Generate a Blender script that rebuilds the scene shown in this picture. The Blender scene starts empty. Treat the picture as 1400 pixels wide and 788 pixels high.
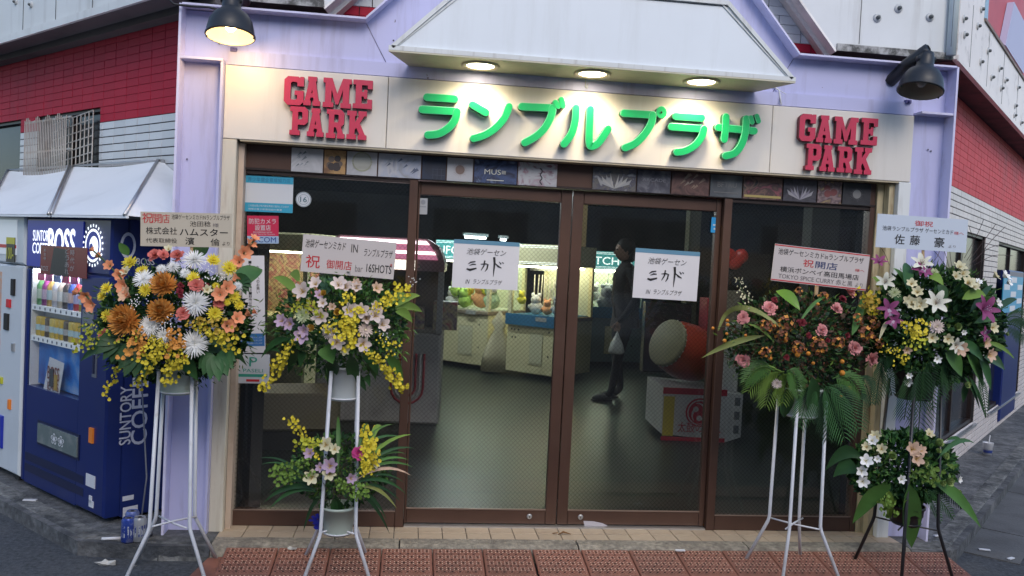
import bpy, math, random
from mathutils import Vector, Matrix
random.seed(7)
PI = math.pi
SC = bpy.context.scene
COL = SC.collection
S2 = math.sqrt(.5)

# ---------------------------------------------------------------- camera
YAW, PITCH, ROLL = math.radians(6.923), math.radians(-1.979), math.radians(2.809)
CAMP = Vector((0, -4.499, 1.6)); FPX = 1132.47
fwd = Vector((math.sin(YAW)*math.cos(PITCH), math.cos(YAW)*math.cos(PITCH), math.sin(PITCH)))
r0 = Vector((math.cos(YAW), -math.sin(YAW), 0)); u0 = r0.cross(fwd)
cr, sr = math.cos(ROLL), math.sin(ROLL)
right = cr*r0 + sr*u0; upv = -sr*r0 + cr*u0
cd = bpy.data.cameras.new("camera"); cam = bpy.data.objects.new("camera", cd); COL.objects.link(cam)
m = Matrix((right, upv, -fwd)).transposed().to_4x4(); m.translation = CAMP
cam.matrix_world = m
cd.sensor_width = 36; cd.lens = FPX/1400*36; cd.clip_end = 500; cd.clip_start = .05
SC.camera = cam
def ray(u, v): return fwd + (u-700)/FPX*right - (v-394)/FPX*upv
def onplane(u, v, n, c):
    n = Vector(n); d = ray(u, v); return CAMP + d*((c-n.dot(CAMP))/n.dot(d))
def PF(u, v, y=0): return onplane(u, v, (0, 1, 0), y)        # plane parallel to the shop front
def PG(u, v, z=0): return onplane(u, v, (0, 0, 1), z)        # horizontal plane

# ---------------------------------------------------------------- world, sun, exposure
w = bpy.data.worlds.new("World"); SC.world = w; w.use_nodes = True
nt = w.node_tree; bg = nt.nodes["Background"]
sky = nt.nodes.new("ShaderNodeTexSky"); sky.sky_type = 'NISHITA'; sky.sun_disc = False
SUN_EL, SUN_ROT = math.radians(38), math.radians(170)
sky.sun_elevation = SUN_EL; sky.sun_rotation = SUN_ROT
sky.air_density = 1.0; sky.dust_density = 1.2; sky.ozone_density = 2.5
nt.links.new(sky.outputs[0], bg.inputs[0]); bg.inputs[1].default_value = .145
sd = bpy.data.lights.new("sun", 'SUN'); so = bpy.data.objects.new("sun", sd); COL.objects.link(so)
sd.energy = .7; sd.angle = math.radians(28); sd.color = (1, .90, .80)
sdir = Vector((math.sin(SUN_ROT)*math.cos(SUN_EL), math.cos(SUN_ROT)*math.cos(SUN_EL), math.sin(SUN_EL)))
so.rotation_euler = (-sdir).to_track_quat('-Z', 'Y').to_euler()
SC.view_settings.view_transform = 'Standard'; SC.view_settings.look = 'None'
SC.view_settings.exposure = .74; SC.view_settings.gamma = 1
SC.cycles.max_bounces = 6; SC.cycles.transparent_max_bounces = 16
SC.cycles.sample_clamp_indirect = 4

# ---------------------------------------------------------------- materials
MATS = {}
def mat(name, col, rough=.6, metal=0, var=0, vscale=3, bump=0, bscale=40, dirt=None, dscale=1.5, damt=.5, emit=None, estr=0, spec=None, rand=0, streak=False, dlo=.5, dhi=.75, chips=None):
    if name in MATS: return MATS[name]
    M = bpy.data.materials.new(name); M.use_nodes = True; t = M.node_tree; N = t.nodes; L = t.links
    P = N["Principled BSDF"]; MATS[name] = M
    P.inputs['Roughness'].default_value = rough; P.inputs['Metallic'].default_value = metal
    if spec is not None: P.inputs['Specular IOR Level'].default_value = spec
    c4 = (*col, 1); P.inputs['Base Color'].default_value = c4
    tc = None
    def coords():
        nonlocal tc
        if tc is None: tc = N.new("ShaderNodeTexCoord")
        return tc.outputs['Object']
    cur = None
    if var or rand:
        hs = N.new("ShaderNodeHueSaturation"); hs.inputs['Color'].default_value = c4
        val = None
        if var:
            n = N.new("ShaderNodeTexNoise"); n.inputs['Scale'].default_value = vscale; n.inputs['Detail'].default_value = 6
            L.new(coords(), n.inputs['Vector'])
            mr = N.new("ShaderNodeMapRange"); mr.inputs[1].default_value = .3; mr.inputs[2].default_value = .7
            mr.inputs[3].default_value = 1-var; mr.inputs[4].default_value = 1+var
            L.new(n.outputs[0], mr.inputs[0]); val = mr.outputs[0]
        if rand:
            oi = N.new("ShaderNodeObjectInfo"); mr2 = N.new("ShaderNodeMapRange")
            mr2.inputs[3].default_value = 1-rand; mr2.inputs[4].default_value = 1+rand
            L.new(oi.outputs['Random'], mr2.inputs[0])
            if val:
                mu = N.new("ShaderNodeMath"); mu.operation = 'MULTIPLY'; L.new(val, mu.inputs[0]); L.new(mr2.outputs[0], mu.inputs[1]); val = mu.outputs[0]
            else: val = mr2.outputs[0]
        L.new(val, hs.inputs['Value']); cur = hs.outputs[0]
    if dirt:
        n = N.new("ShaderNodeTexNoise"); n.inputs['Scale'].default_value = dscale; n.inputs['Detail'].default_value = 9; n.inputs['Roughness'].default_value = .65
        if streak:
            mp = N.new("ShaderNodeMapping"); mp.inputs['Scale'].default_value = (5, 5, .5); L.new(coords(), mp.inputs[0]); L.new(mp.outputs[0], n.inputs['Vector'])
        else: L.new(coords(), n.inputs['Vector'])
        mr = N.new("ShaderNodeMapRange"); mr.inputs[1].default_value = dlo; mr.inputs[2].default_value = dhi; mr.inputs[4].default_value = damt
        L.new(n.outputs[0], mr.inputs[0])
        mx = N.new("ShaderNodeMix"); mx.data_type = 'RGBA'; L.new(mr.outputs[0], mx.inputs[0])
        if cur: L.new(cur, mx.inputs[6])
        else: mx.inputs[6].default_value = c4
        mx.inputs[7].default_value = (*dirt, 1); cur = mx.outputs[2]
    if chips:              # small chips and rust flecks, denser where a broad noise says so
        cc, sc_, th_ = chips; n = N.new("ShaderNodeTexNoise"); n.inputs['Scale'].default_value = sc_; n.inputs['Detail'].default_value = 4; L.new(coords(), n.inputs['Vector'])
        n2 = N.new("ShaderNodeTexNoise"); n2.inputs['Scale'].default_value = 1.7; L.new(coords(), n2.inputs['Vector'])
        ad = N.new("ShaderNodeMath"); ad.operation = 'MULTIPLY_ADD'; ad.inputs[1].default_value = .35; L.new(n2.outputs[0], ad.inputs[0]); L.new(n.outputs[0], ad.inputs[2])
        gt_ = N.new("ShaderNodeMapRange"); gt_.inputs[1].default_value = th_; gt_.inputs[2].default_value = th_+.02; L.new(ad.outputs[0], gt_.inputs[0])
        mx = N.new("ShaderNodeMix"); mx.data_type = 'RGBA'; L.new(gt_.outputs[0], mx.inputs[0]); mx.inputs[7].default_value = (*cc, 1)
        if cur: L.new(cur, mx.inputs[6])
        else: mx.inputs[6].default_value = c4
        cur = mx.outputs[2]
    if cur: L.new(cur, P.inputs['Base Color'])
    if bump:
        n = N.new("ShaderNodeTexNoise"); n.inputs['Scale'].default_value = bscale; n.inputs['Detail'].default_value = 5; L.new(coords(), n.inputs['Vector'])
        b = N.new("ShaderNodeBump"); b.inputs['Strength'].default_value = bump; b.inputs['Distance'].default_value = .01
        L.new(n.outputs[0], b.inputs['Height']); L.new(b.outputs[0], P.inputs['Normal'])
    if emit:
        P.inputs['Emission Color'].default_value = (*emit, 1); P.inputs['Emission Strength'].default_value = estr
    return M
def glass_mat(name, wire=True, tint=(.78, .82, .8), ior=1.5, op=0.0):
    if name in MATS: return MATS[name]
    M = bpy.data.materials.new(name); M.use_nodes = True; t = M.node_tree; N = t.nodes; L = t.links; MATS[name] = M
    N.remove(N["Principled BSDF"]); out = N["Material Output"]
    tr = N.new("ShaderNodeBsdfTransparent"); tr.inputs[0].default_value = (*tint, 1)
    gl = N.new("ShaderNodeBsdfGlossy"); gl.inputs['Roughness'].default_value = .03
    lw_ = N.new("ShaderNodeLayerWeight"); lw_.inputs[0].default_value = .5
    pw = N.new("ShaderNodeMath"); pw.operation = 'POWER'; pw.inputs[1].default_value = 5; L.new(lw_.outputs['Facing'], pw.inputs[0])
    fr = N.new("ShaderNodeMath"); fr.operation = 'MULTIPLY_ADD'; fr.inputs[1].default_value = .9; fr.inputs[2].default_value = ior; L.new(pw.outputs[0], fr.inputs[0])
    mx = N.new("ShaderNodeMixShader"); L.new(fr.outputs[0], mx.inputs[0]); L.new(tr.outputs[0], mx.inputs[1]); L.new(gl.outputs[0], mx.inputs[2])
    res = mx.outputs[0]
    df = N.new("ShaderNodeBsdfDiffuse"); df.inputs[0].default_value = (.09, .09, .085, 1)
    fac = None
    if wire:
        tc = N.new("ShaderNodeTexCoord"); sp = N.new("ShaderNodeSeparateXYZ"); L.new(tc.outputs['Object'], sp.inputs[0])
        outs = []
        for op_ in ('ADD', 'SUBTRACT'):
            a = N.new("ShaderNodeMath"); a.operation = op_; L.new(sp.outputs[0], a.inputs[0]); L.new(sp.outputs[2], a.inputs[1])
            b = N.new("ShaderNodeMath"); b.operation = 'PINGPONG'; b.inputs[1].default_value = .0125; L.new(a.outputs[0], b.inputs[0])
            c = N.new("ShaderNodeMath"); c.operation = 'LESS_THAN'; c.inputs[1].default_value = .0014; L.new(b.outputs[0], c.inputs[0])
            outs.append(c.outputs[0])
        mxx = N.new("ShaderNodeMath"); mxx.operation = 'MAXIMUM'; L.new(outs[0], mxx.inputs[0]); L.new(outs[1], mxx.inputs[1])
        f = N.new("ShaderNodeMath"); f.operation = 'MULTIPLY_ADD'; f.inputs[1].default_value = .22; f.inputs[2].default_value = op; L.new(mxx.outputs[0], f.inputs[0]); fac = f.outputs[0]
    m2 = N.new("ShaderNodeMixShader"); L.new(res, m2.inputs[1]); L.new(df.outputs[0], m2.inputs[2])
    if fac: L.new(fac, m2.inputs[0])
    else: m2.inputs[0].default_value = op
    L.new(m2.outputs[0], out.inputs[0]); return M
def print_mat(name, cols, seed, scale=9, kind='noise', rough=.4, dist=2.0):
    """printed artwork: a few flat colours in an abstract pattern"""
    if name in MATS: return MATS[name]
    M = bpy.data.materials.new(name); M.use_nodes = True; t = M.node_tree; N = t.nodes; L = t.links; MATS[name] = M
    P = N["Principled BSDF"]; P.inputs['Roughness'].default_value = rough
    tc = N.new("ShaderNodeTexCoord"); mp = N.new("ShaderNodeMapping"); mp.inputs['Location'].default_value = (seed*3.7, seed*1.3, seed*2.1)
    L.new(tc.outputs['Object'], mp.inputs[0])
    if kind == 'noise':
        n = N.new("ShaderNodeTexNoise"); n.inputs['Scale'].default_value = scale; n.inputs['Detail'].default_value = 7; n.inputs['Distortion'].default_value = dist; o = n.outputs[0]; lo, hi = .32, .68
    elif kind == 'wave':
        n = N.new("ShaderNodeTexWave"); n.inputs['Scale'].default_value = scale; n.inputs['Distortion'].default_value = 9; n.inputs['Detail'].default_value = 4; o = n.outputs['Fac'] if 'Fac' in n.outputs else n.outputs[1]; lo, hi = 0, 1
    else:
        n = N.new("ShaderNodeTexVoronoi"); n.inputs['Scale'].default_value = scale; o = n.outputs['Color']; lo, hi = .1, .9
    L.new(mp.outputs[0], n.inputs['Vector'])
    r = N.new("ShaderNodeValToRGB"); r.color_ramp.interpolation = 'LINEAR' if kind == 'noise' else 'CONSTANT'
    els = r.color_ramp.elements
    while len(els) < len(cols): els.new(.5)
    for i, c in enumerate(cols):
        els[i].position = lo+(hi-lo)*i/max(1, len(cols)-1) if kind == 'noise' else lo+(hi-lo)*i/len(cols); els[i].color = (*c, 1)
    L.new(o, r.inputs[0]); L.new(r.outputs[0], P.inputs['Base Color']); return M

# ---------------------------------------------------------------- mesh building
class MB:
    def __init__(s): s.v = []; s.f = []; s.mi = []; s.sm = []
    def add(s, vs, fs, mi=0, smooth=False, M=None):
        o = len(s.v)
        for p in vs:
            p = Vector(p); s.v.append(M @ p if M else p)
        for f in fs: s.f.append([o+i for i in f]); s.mi.append(mi); s.sm.append(smooth)
        return s
    def box(s, x0, x1, y0, y1, z0, z1, mi=0, M=None):
        vs = [(x, y, z) for z in (z0, z1) for y in (y0, y1) for x in (x0, x1)]
        return s.add(vs, [(0, 2, 3, 1), (4, 5, 7, 6), (0, 1, 5, 4), (2, 6, 7, 3), (0, 4, 6, 2), (1, 3, 7, 5)], mi, False, M)
    def cbox(s, c, d, mi=0, M=None):
        return s.box(c[0]-d[0]/2, c[0]+d[0]/2, c[1]-d[1]/2, c[1]+d[1]/2, c[2]-d[2]/2, c[2]+d[2]/2, mi, M)
    def bbox(s, x0, x1, y0, y1, z0, z1, b=.004, mi=0, M=None):
        """box with chamfered edges on its front (min y) face"""
        a = [(x0, y1, z0), (x1, y1, z0), (x1, y1, z1), (x0, y1, z1)]
        c = [(x0, y0+b, z0), (x1, y0+b, z0), (x1, y0+b, z1), (x0, y0+b, z1)]
        d = [(x0+b, y0, z0+b), (x1-b, y0, z0+b), (x1-b, y0, z1-b), (x0+b, y0, z1-b)]
        fs = [(3, 2, 1, 0)] + [(i, (i+1) % 4, (i+1) % 4+4, i+4) for i in range(4)] + [(i+4, (i+1) % 4+4, (i+1) % 4+8, i+8) for i in range(4)] + [(8, 9, 10, 11)]
        return s.add(a+c+d, fs, mi, False, M)
    def prism(s, poly, y0, y1, mi=0, M=None):
        """poly of (x,z) counter-clockwise seen from -y, extruded from y0 (front) to y1"""
        n = len(poly); vs = [(x, y0, z) for x, z in poly]+[(x, y1, z) for x, z in poly]
        fs = [list(range(n)), list(range(2*n-1, n-1, -1))]+[(i, i+n, (i+1) % n+n, (i+1) % n) for i in range(n)]
        return s.add(vs, fs, mi, False, M)
    def slab(s, poly, z0, z1, mi=0, M=None):
        n = len(poly); vs = [(x, y, z0) for x, y in poly]+[(x, y, z1) for x, y in poly]
        fs = [list(range(n-1, -1, -1)), list(range(n, 2*n))]+[(i, (i+1) % n, (i+1) % n+n, i+n) for i in range(n)]
        return s.add(vs, fs, mi, False, M)
    def tube(s, pts, r, n=8, mi=0, M=None, smooth=True, cap=True):
        pts = [Vector(p) for p in pts]; rs = r if isinstance(r, (list, tuple)) else [r]*len(pts)
        vs = []; prev = None
        for i, p in enumerate(pts):
            d = (pts[min(i+1, len(pts)-1)]-pts[max(i-1, 0)]).normalized()
            if prev is None:
                a = Vector((0, 0, 1)) if abs(d.z) < .9 else Vector((1, 0, 0)); x = d.cross(a).normalized()
            else: x = (prev-d*prev.dot(d)).normalized()
            prev = x; y = d.cross(x)
            vs += [p+rs[i]*(math.cos(k*2*PI/n)*x+math.sin(k*2*PI/n)*y) for k in range(n)]
        fs = [(i*n+k, i*n+(k+1) % n, (i+1)*n+(k+1) % n, (i+1)*n+k) for i in range(len(pts)-1) for k in range(n)]
        if cap: fs += [list(range(n-1, -1, -1)), list(range((len(pts)-1)*n, len(pts)*n))]
        return s.add(vs, fs, mi, smooth, M)
    def lathe(s, prof, n=20, mi=0, M=None, smooth=True):
        vs = [(r*math.cos(k*2*PI/n), r*math.sin(k*2*PI/n), z) for r, z in prof for k in range(n)]
        fs = [(i*n+k, i*n+(k+1) % n, (i+1)*n+(k+1) % n, (i+1)*n+k) for i in range(len(prof)-1) for k in range(n)]
        return s.add(vs, fs, mi, smooth, M)
    def disc(s, c, r, n=20, mi=0, M=None, ax='y'):
        if ax == 'y': vs = [(c[0]+r*math.cos(k*2*PI/n), c[1], c[2]+r*math.sin(k*2*PI/n)) for k in range(n)]
        else: vs = [(c[0]+r*math.cos(-k*2*PI/n), c[1]+r*math.sin(-k*2*PI/n), c[2]) for k in range(n)]
        return s.add(vs, [list(range(n))], mi, False, M)
    def quad(s, a, b, c, d, mi=0, M=None): return s.add([a, b, c, d], [(0, 1, 2, 3)], mi, False, M)
    def ball(s, c, r, n=10, m_=6, mi=0, M=None, sc=(1, 1, 1)):
        vs = []; c = Vector(c)
        for i in range(m_+1):
            t = PI*i/m_
            for k in range(n): vs.append((c.x+r*sc[0]*math.sin(t)*math.cos(2*PI*k/n), c.y+r*sc[1]*math.sin(t)*math.sin(2*PI*k/n), c.z+r*sc[2]*math.cos(t)))
        fs = [(i*n+k, (i+1)*n+k, (i+1)*n+(k+1) % n, i*n+(k+1) % n) for i in range(m_) for k in range(n)]
        return s.add(vs, fs, mi, True, M)
    def mesh(s, name, mats, off=None):
        me = bpy.data.meshes.new(name)
        vs = [v-off for v in s.v] if off is not None else s.v
        me.from_pydata([tuple(v) for v in vs], [], s.f)
        for m_ in (mats if isinstance(mats, (list, tuple)) else [mats]): me.materials.append(m_)
        me.polygons.foreach_set('material_index', s.mi); me.polygons.foreach_set('use_smooth', s.sm); me.update()
        return me
    def build(s, name, mats, parent=None, **k):
        """world-space vertices; the object's origin goes to its parent (translation-only) or to its own bbox base"""
        if parent is not None and not parent.get('_local'):
            off = parent.matrix_basis.translation.copy()
            o = bpy.data.objects.new(name, s.mesh(name, mats, off))
        elif parent is not None: o = bpy.data.objects.new(name, s.mesh(name, mats))
        elif k.get('raw'): o = bpy.data.objects.new(name, s.mesh(name, mats))
        else:
            xs = [v.x for v in s.v]; ys = [v.y for v in s.v]; zs = [v.z for v in s.v]
            off = Vector(((min(xs)+max(xs))/2, (min(ys)+max(ys))/2, min(zs)))
            o = bpy.data.objects.new(name, s.mesh(name, mats, off)); o.location = off
        COL.objects.link(o)
        if parent is not None: o.parent = parent
        return o
def tag(o, label=None, cat=None, group=None, kind=None):
    if label: o['label'] = label
    if cat: o['category'] = cat
    if group: o['group'] = group
    if kind: o['kind'] = kind
    return o
def empty(name, loc=(0, 0, 0), M=None, label=None, cat=None, group=None, kind=None):
    o = bpy.data.objects.new(name, None); COL.objects.link(o); o.empty_display_size = .1
    if M is not None: o.matrix_basis = M; o['_local'] = 1
    else: o.location = loc
    return tag(o, label, cat, group, kind)
def inst(name, me, parent, M=None, loc=None):
    o = bpy.data.objects.new(name, me); COL.objects.link(o); o.parent = parent
    if M is not None: o.matrix_basis = M
    elif loc is not None: o.location = loc
    return o

# text as mesh, cached
_txt = {}
def text_data(s, off=0, shear=0):
    off = 0; k = (s, off, shear)
    if k in _txt: return _txt[k]
    c = bpy.data.curves.new("lettering", 'FONT'); c.body = s; c.offset = off; c.shear = shear; c.resolution_u = 3; c.size = 1
    o = bpy.data.objects.new("lettering", c); COL.objects.link(o)
    dg = bpy.context.evaluated_depsgraph_get(); me = o.evaluated_get(dg).to_mesh()
    vs = [v.co.copy() for v in me.vertices]; fs = [list(p.vertices) for p in me.polygons]
    o.to_mesh_clear(); bpy.data.objects.remove(o); bpy.data.curves.remove(c)
    _txt[k] = (vs, fs); return _txt[k]
def add_text(mb, s, x0, z0, wd, ht, y=0, mi=0, M=None, off=0, rot=0, shear=0):
    """write s into the rectangle (x0,z0,wd,ht) of the local xz plane, facing -y"""
    vs, fs = text_data(s, off, shear)
    if not vs: return
    ax, bx = min(v.x for v in vs), max(v.x for v in vs); ay, by = min(v.y for v in vs), max(v.y for v in vs)
    kx = wd/max(bx-ax, 1e-6); ky = ht/max(by-ay, 1e-6)
    if rot == 0: pts = [(x0+(v.x-ax)*kx, y, z0+(v.y-ay)*ky) for v in vs]
    else:        # turned 90 degrees, reading upward
        kx = ht/max(bx-ax, 1e-6); ky = wd/max(by-ay, 1e-6)
        pts = [(x0+wd-(v.y-ay)*ky, y, z0+(v.x-ax)*kx) for v in vs]
    mb.add(pts, fs, mi, False, M)
    if off > 0:            # heavier lettering: the same glyphs again, shifted by a hair
        e = off*.55*min(ht, wd)
        for i, (dx, dz) in enumerate(((e, 0), (-e, 0), (0, e), (0, -e))):
            mb.add([(q[0]+dx, q[1]+.00004*(i+1), q[2]+dz) for q in pts], fs, mi, False, M)
# local frame: x to the right seen from the street, y into the wall, z up
def frame(o, ang):
    M = Matrix.Rotation(ang, 4, 'Z'); M.translation = Vector(o); return M
def inframe(M, u, v, y=0):
    Mi = M.inverted(); a = Mi @ CAMP; d = Mi.to_3x3() @ ray(u, v); return a+d*((y-a.y)/d.y)
ZB = .12       # level of the doorstep and pavement
ZR = .045      # level of the road

# ---------------------------------------------------------------- setting materials
asphalt = mat('asphalt', (.052, .060, .072), .92, var=.5, vscale=45, bump=1.0, bscale=110, dirt=(.10, .105, .11), dscale=2.2, damt=.6, dlo=.5, dhi=.7)
concrete = mat('kerb_concrete', (.17, .175, .17), .9, var=.45, vscale=30, bump=1.0, bscale=60, dirt=(.028, .032, .036), dscale=5, damt=.9, dlo=.40, dhi=.62)
paving = mat('pavement_concrete', (.13, .135, .14), .9, var=.45, vscale=24, bump=1.0, bscale=60, dirt=(.032, .036, .042), dscale=3.5, damt=.9, dlo=.40, dhi=.65)
purple = mat('purple_paint', (.50, .51, .76), .45, var=.06, vscale=1.5, bump=.08, bscale=10, dirt=(.30, .28, .42), chips=((.16, .13, .20), 24, .94), dscale=3.0, damt=.6, dlo=.50, dhi=.74, streak=True)
purple_edge = mat('pale_flange_edge', (.66, .65, .86), .4, dirt=(.4, .35, .4), dscale=8, damt=.5)  # flange lips, paler than the web
cream = mat('cream_panel', (.72, .68, .62), .38, chips=((.3, .24, .18), 34, .97), var=.03, dirt=(.42, .38, .30), dscale=1.4, damt=.35, streak=True, bump=.03, bscale=5)
white_metal = mat('white_metal', (.70, .72, .71), .45, var=.04, dirt=(.30, .27, .22), dscale=3.5, damt=.55, streak=True, dlo=.52, dhi=.74)
canopy_white = mat('canopy_white', (.78, .83, .87), .5, chips=((.35, .33, .3), 22, .97), var=.02, dirt=(.5, .52, .50), dscale=2, damt=.25, streak=True)
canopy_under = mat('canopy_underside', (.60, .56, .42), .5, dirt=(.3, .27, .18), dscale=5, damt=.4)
jamb_m = mat('jamb_cream', (.60, .57, .48), .5, chips=((.2, .12, .07), 20, .92), dirt=(.28, .2, .12), dscale=5, damt=.6, streak=True)
corn_white = mat('cornice_metal', (.66, .68, .67), .5, var=.05, dirt=(.34, .32, .29), dscale=2.2, damt=.5, streak=True, dlo=.52, dhi=.8, bump=.15, bscale=6)
corn_right = mat('cornice_weathered_warmlit', (.84, .78, .73), .5, var=.05, dirt=(.28, .23, .20), dscale=5, damt=.7, dlo=.56, dhi=.72, bump=.5, bscale=9)  # base colour carries the warm light on this side; blotches are weathering
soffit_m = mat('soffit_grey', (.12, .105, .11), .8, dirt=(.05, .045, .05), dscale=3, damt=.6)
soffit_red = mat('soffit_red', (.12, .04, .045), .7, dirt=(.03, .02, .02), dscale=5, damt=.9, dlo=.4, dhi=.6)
black_under = mat('black_soffit', (.03, .03, .028), .9, dirt=(.10, .10, .09), dscale=14, damt=.6)  # near-black soffit colour with paler blotches
brown = mat('bronze_frame', (.095, .052, .038), .38, metal=.35, var=.12, vscale=4, bump=.04, bscale=30, dirt=(.13, .085, .065), dscale=2.5, damt=.5)
brown_dark = mat('dark_bronze', (.03, .02, .018), .4, metal=.3)
alu = mat('aluminium', (.5, .5, .5), .35, metal=.8)
rubber = mat('black_rubber', (.012, .012, .012), .7)
tile_grey = mat('grey_glazed_tile', (.53, .55, .57), .32, rand=.09, var=.05, vscale=2, dirt=(.25, .25, .25), dscale=3, damt=.4)
tile_red = mat('red_painted_tile', (.40, .016, .040), .6, spec=.2, rand=.05, var=.08, vscale=2.2, dirt=(.2, .03, .05), dscale=2, damt=.6)
tile_red_r = mat('red_painted_tile_faded', (.56, .07, .08), .6, spec=.25, rand=.06, var=.08, vscale=2.2, dirt=(.30, .10, .10), dscale=2, damt=.6)
tile_pale = mat('pale_tile', (.62, .56, .54), .4, rand=.09, var=.05, dirt=(.28, .26, .25), dscale=3, damt=.5)
grout = mat('dark_grout', (.022, .022, .024), .95, bump=.3)
grout_red = mat('painted_grout', (.26, .025, .04), .8, bump=.3)
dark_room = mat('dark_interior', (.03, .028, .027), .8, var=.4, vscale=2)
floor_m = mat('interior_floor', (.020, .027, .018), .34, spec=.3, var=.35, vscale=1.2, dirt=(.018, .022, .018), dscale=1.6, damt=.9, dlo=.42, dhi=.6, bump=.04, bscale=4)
G_wire = glass_mat('wired_glass', True, (.95, .96, .95), .040)
G_plain = glass_mat('clear_glass', False, (.97, .98, .97), .02)
black_m = mat('black_metal', (.018, .02, .023), .42, var=.2, bump=.05, bscale=30)

# ---------------------------------------------------------------- ground
YP = -.335                       # front edge of the doorstep kerb
mb = MB(); mb.quad((-40, -40, ZR), (40, -40, ZR), (40, 40, ZR), (-40, 40, ZR)); tag(mb.build('road', asphalt, raw=True), kind='structure')
ML = frame((-.79, 0, 0), math.radians(-45)); MR = frame((2.72, 0, 0), math.radians(45))
KL, KR = -.74, -.43              # kerb line offsets from the walls (local y)
def W2(M, x, y): p = M @ Vector((x, y, 0)); return (p.x, p.y)
cl = W2(ML, -.36, KL); cR = W2(MR, .12, KR)
pavL = [W2(ML, -9, KL), cl, (-1.20, YP+.005), (-.93, YP+.005), (-.93, .30), (-.93, 1), W2(ML, -9, .5)]
tag(MB().slab(pavL, -.1, ZB-.002).build('pavement', paving, raw=True), kind='structure')
pavR = [(2.78, .4), (2.78, -.30), (2.98, -.33), (3.06, -.30), W2(MR, 9, KR), W2(MR, 9, .5)]
tag(MB().slab(pavR, -.1, ZB-.002).build('pavement', paving, raw=True), kind='structure')
# kerb stones with rounded nose, one object each
kerb_parent = empty('kerb', (0, 0, 0), kind='structure')
def kerbstone(a, b, wd=.13, h=ZB+.002, col=concrete, drop=.03):
    a = Vector((*a, 0)); b = Vector((*b, 0)); d = (b-a).normalized(); n = Vector((-d.y, d.x, 0))   # n = away from the road
    prof = [(0, -.1), (0, ZR), (.008, h-drop-.012), (.02, h-.010), (.045, h), (wd, h), (wd, -.1)]
    g = .004; a2 = a+d*g; b2 = b-d*g; k = 5; vs = []
    for i in range(k+1):
        p = a2.lerp(b2, i/k)
        for (q, z) in prof:
            j = (random.random()-.5)*.006 if 0 < q < wd else 0
            vs.append(p+n*(q+j)+Vector((0, 0, z+j*.6)))
    m_ = len(prof); fs = [(i*m_+j, i*m_+j+1, (i+1)*m_+j+1, (i+1)*m_+j) for i in range(k) for j in range(m_-1)]
    fs += [list(range(m_-1, -1, -1)), list(range(k*m_, (k+1)*m_))]
    return MB().add(vs, [f[::-1] for f in fs]).build('kerb_stone', col, kerb_parent)
def kerbrun(a, b, L=.6, col=concrete):
    a = Vector(a); b = Vector(b); n = max(1, round((b-a).length/L))
    for i in range(n): kerbstone(a.lerp(b, i/n), a.lerp(b, (i+1)/n), col=col)
P_ = [W2(ML, -4.9, KL), cl, (-1.17, YP), (-.93, YP)]
for i in range(3): kerbrun(P_[i], P_[i+1])
kerbrun((-.93, YP), (2.78, YP-.005), .9, mat('step_nose_concrete', (.27, .245, .20), .9, var=.35, vscale=40, bump=.8, bscale=120, dirt=(.10, .09, .08), dscale=6, damt=.7, dlo=.48, dhi=.66))
P_ = [(2.78, YP), (3.0, YP), (3.09, YP+.07), W2(MR, 5.4, KR)]
for i in range(3): kerbrun(P_[i], P_[i+1])
# gutter slabs along the right kerb
gut = empty('gutter', (0, 0, 0), kind='structure')
for i in range(8):
    x = .25+i*.6; a, b, c, d = (W2(MR, x, KR-.30), W2(MR, x+.592, KR-.30), W2(MR, x+.592, KR-.004), W2(MR, x, KR-.004))
    MB().slab([a, b, c, d], 0, ZR+.007+.002*(i % 2)).build('gutter_slab', mat('gutter_concrete', (.10, .105, .11), .9, var=.25, bump=.6, bscale=80, dirt=(.04, .04, .045), dscale=4, damt=.7), gut)
# doorstep: backing + two rows of square beige tiles, each a piece
step = tag(MB().box(-.93, 2.78, -.21, .02, 0, ZB-.008).build('doorstep', concrete, raw=True), kind='structure')
step['_local'] = 1
tm = mat('beige_floor_tile', (.42, .34, .25), .5, rand=.08, var=.08, vscale=6, dirt=(.22, .16, .11), dscale=5, damt=.6, bump=.1, bscale=60)
tw = .128; me_t = MB().bbox(-tw/2+.002, tw/2-.002, 0, .010, -.05+.0015, .05-.0015, .0015).mesh('floor_tile', tm)
for j, (y, dep) in enumerate(((-.160, .1), (-.055, .1))):
    for i in range(29):
        x = -.93+tw*(i+.5)
        inst('floor_tile', me_t, step, Matrix.Translation((x, y, ZB+random.uniform(-.0006, .0008))) @ Matrix.Rotation(-PI/2, 4, 'X'))
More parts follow.
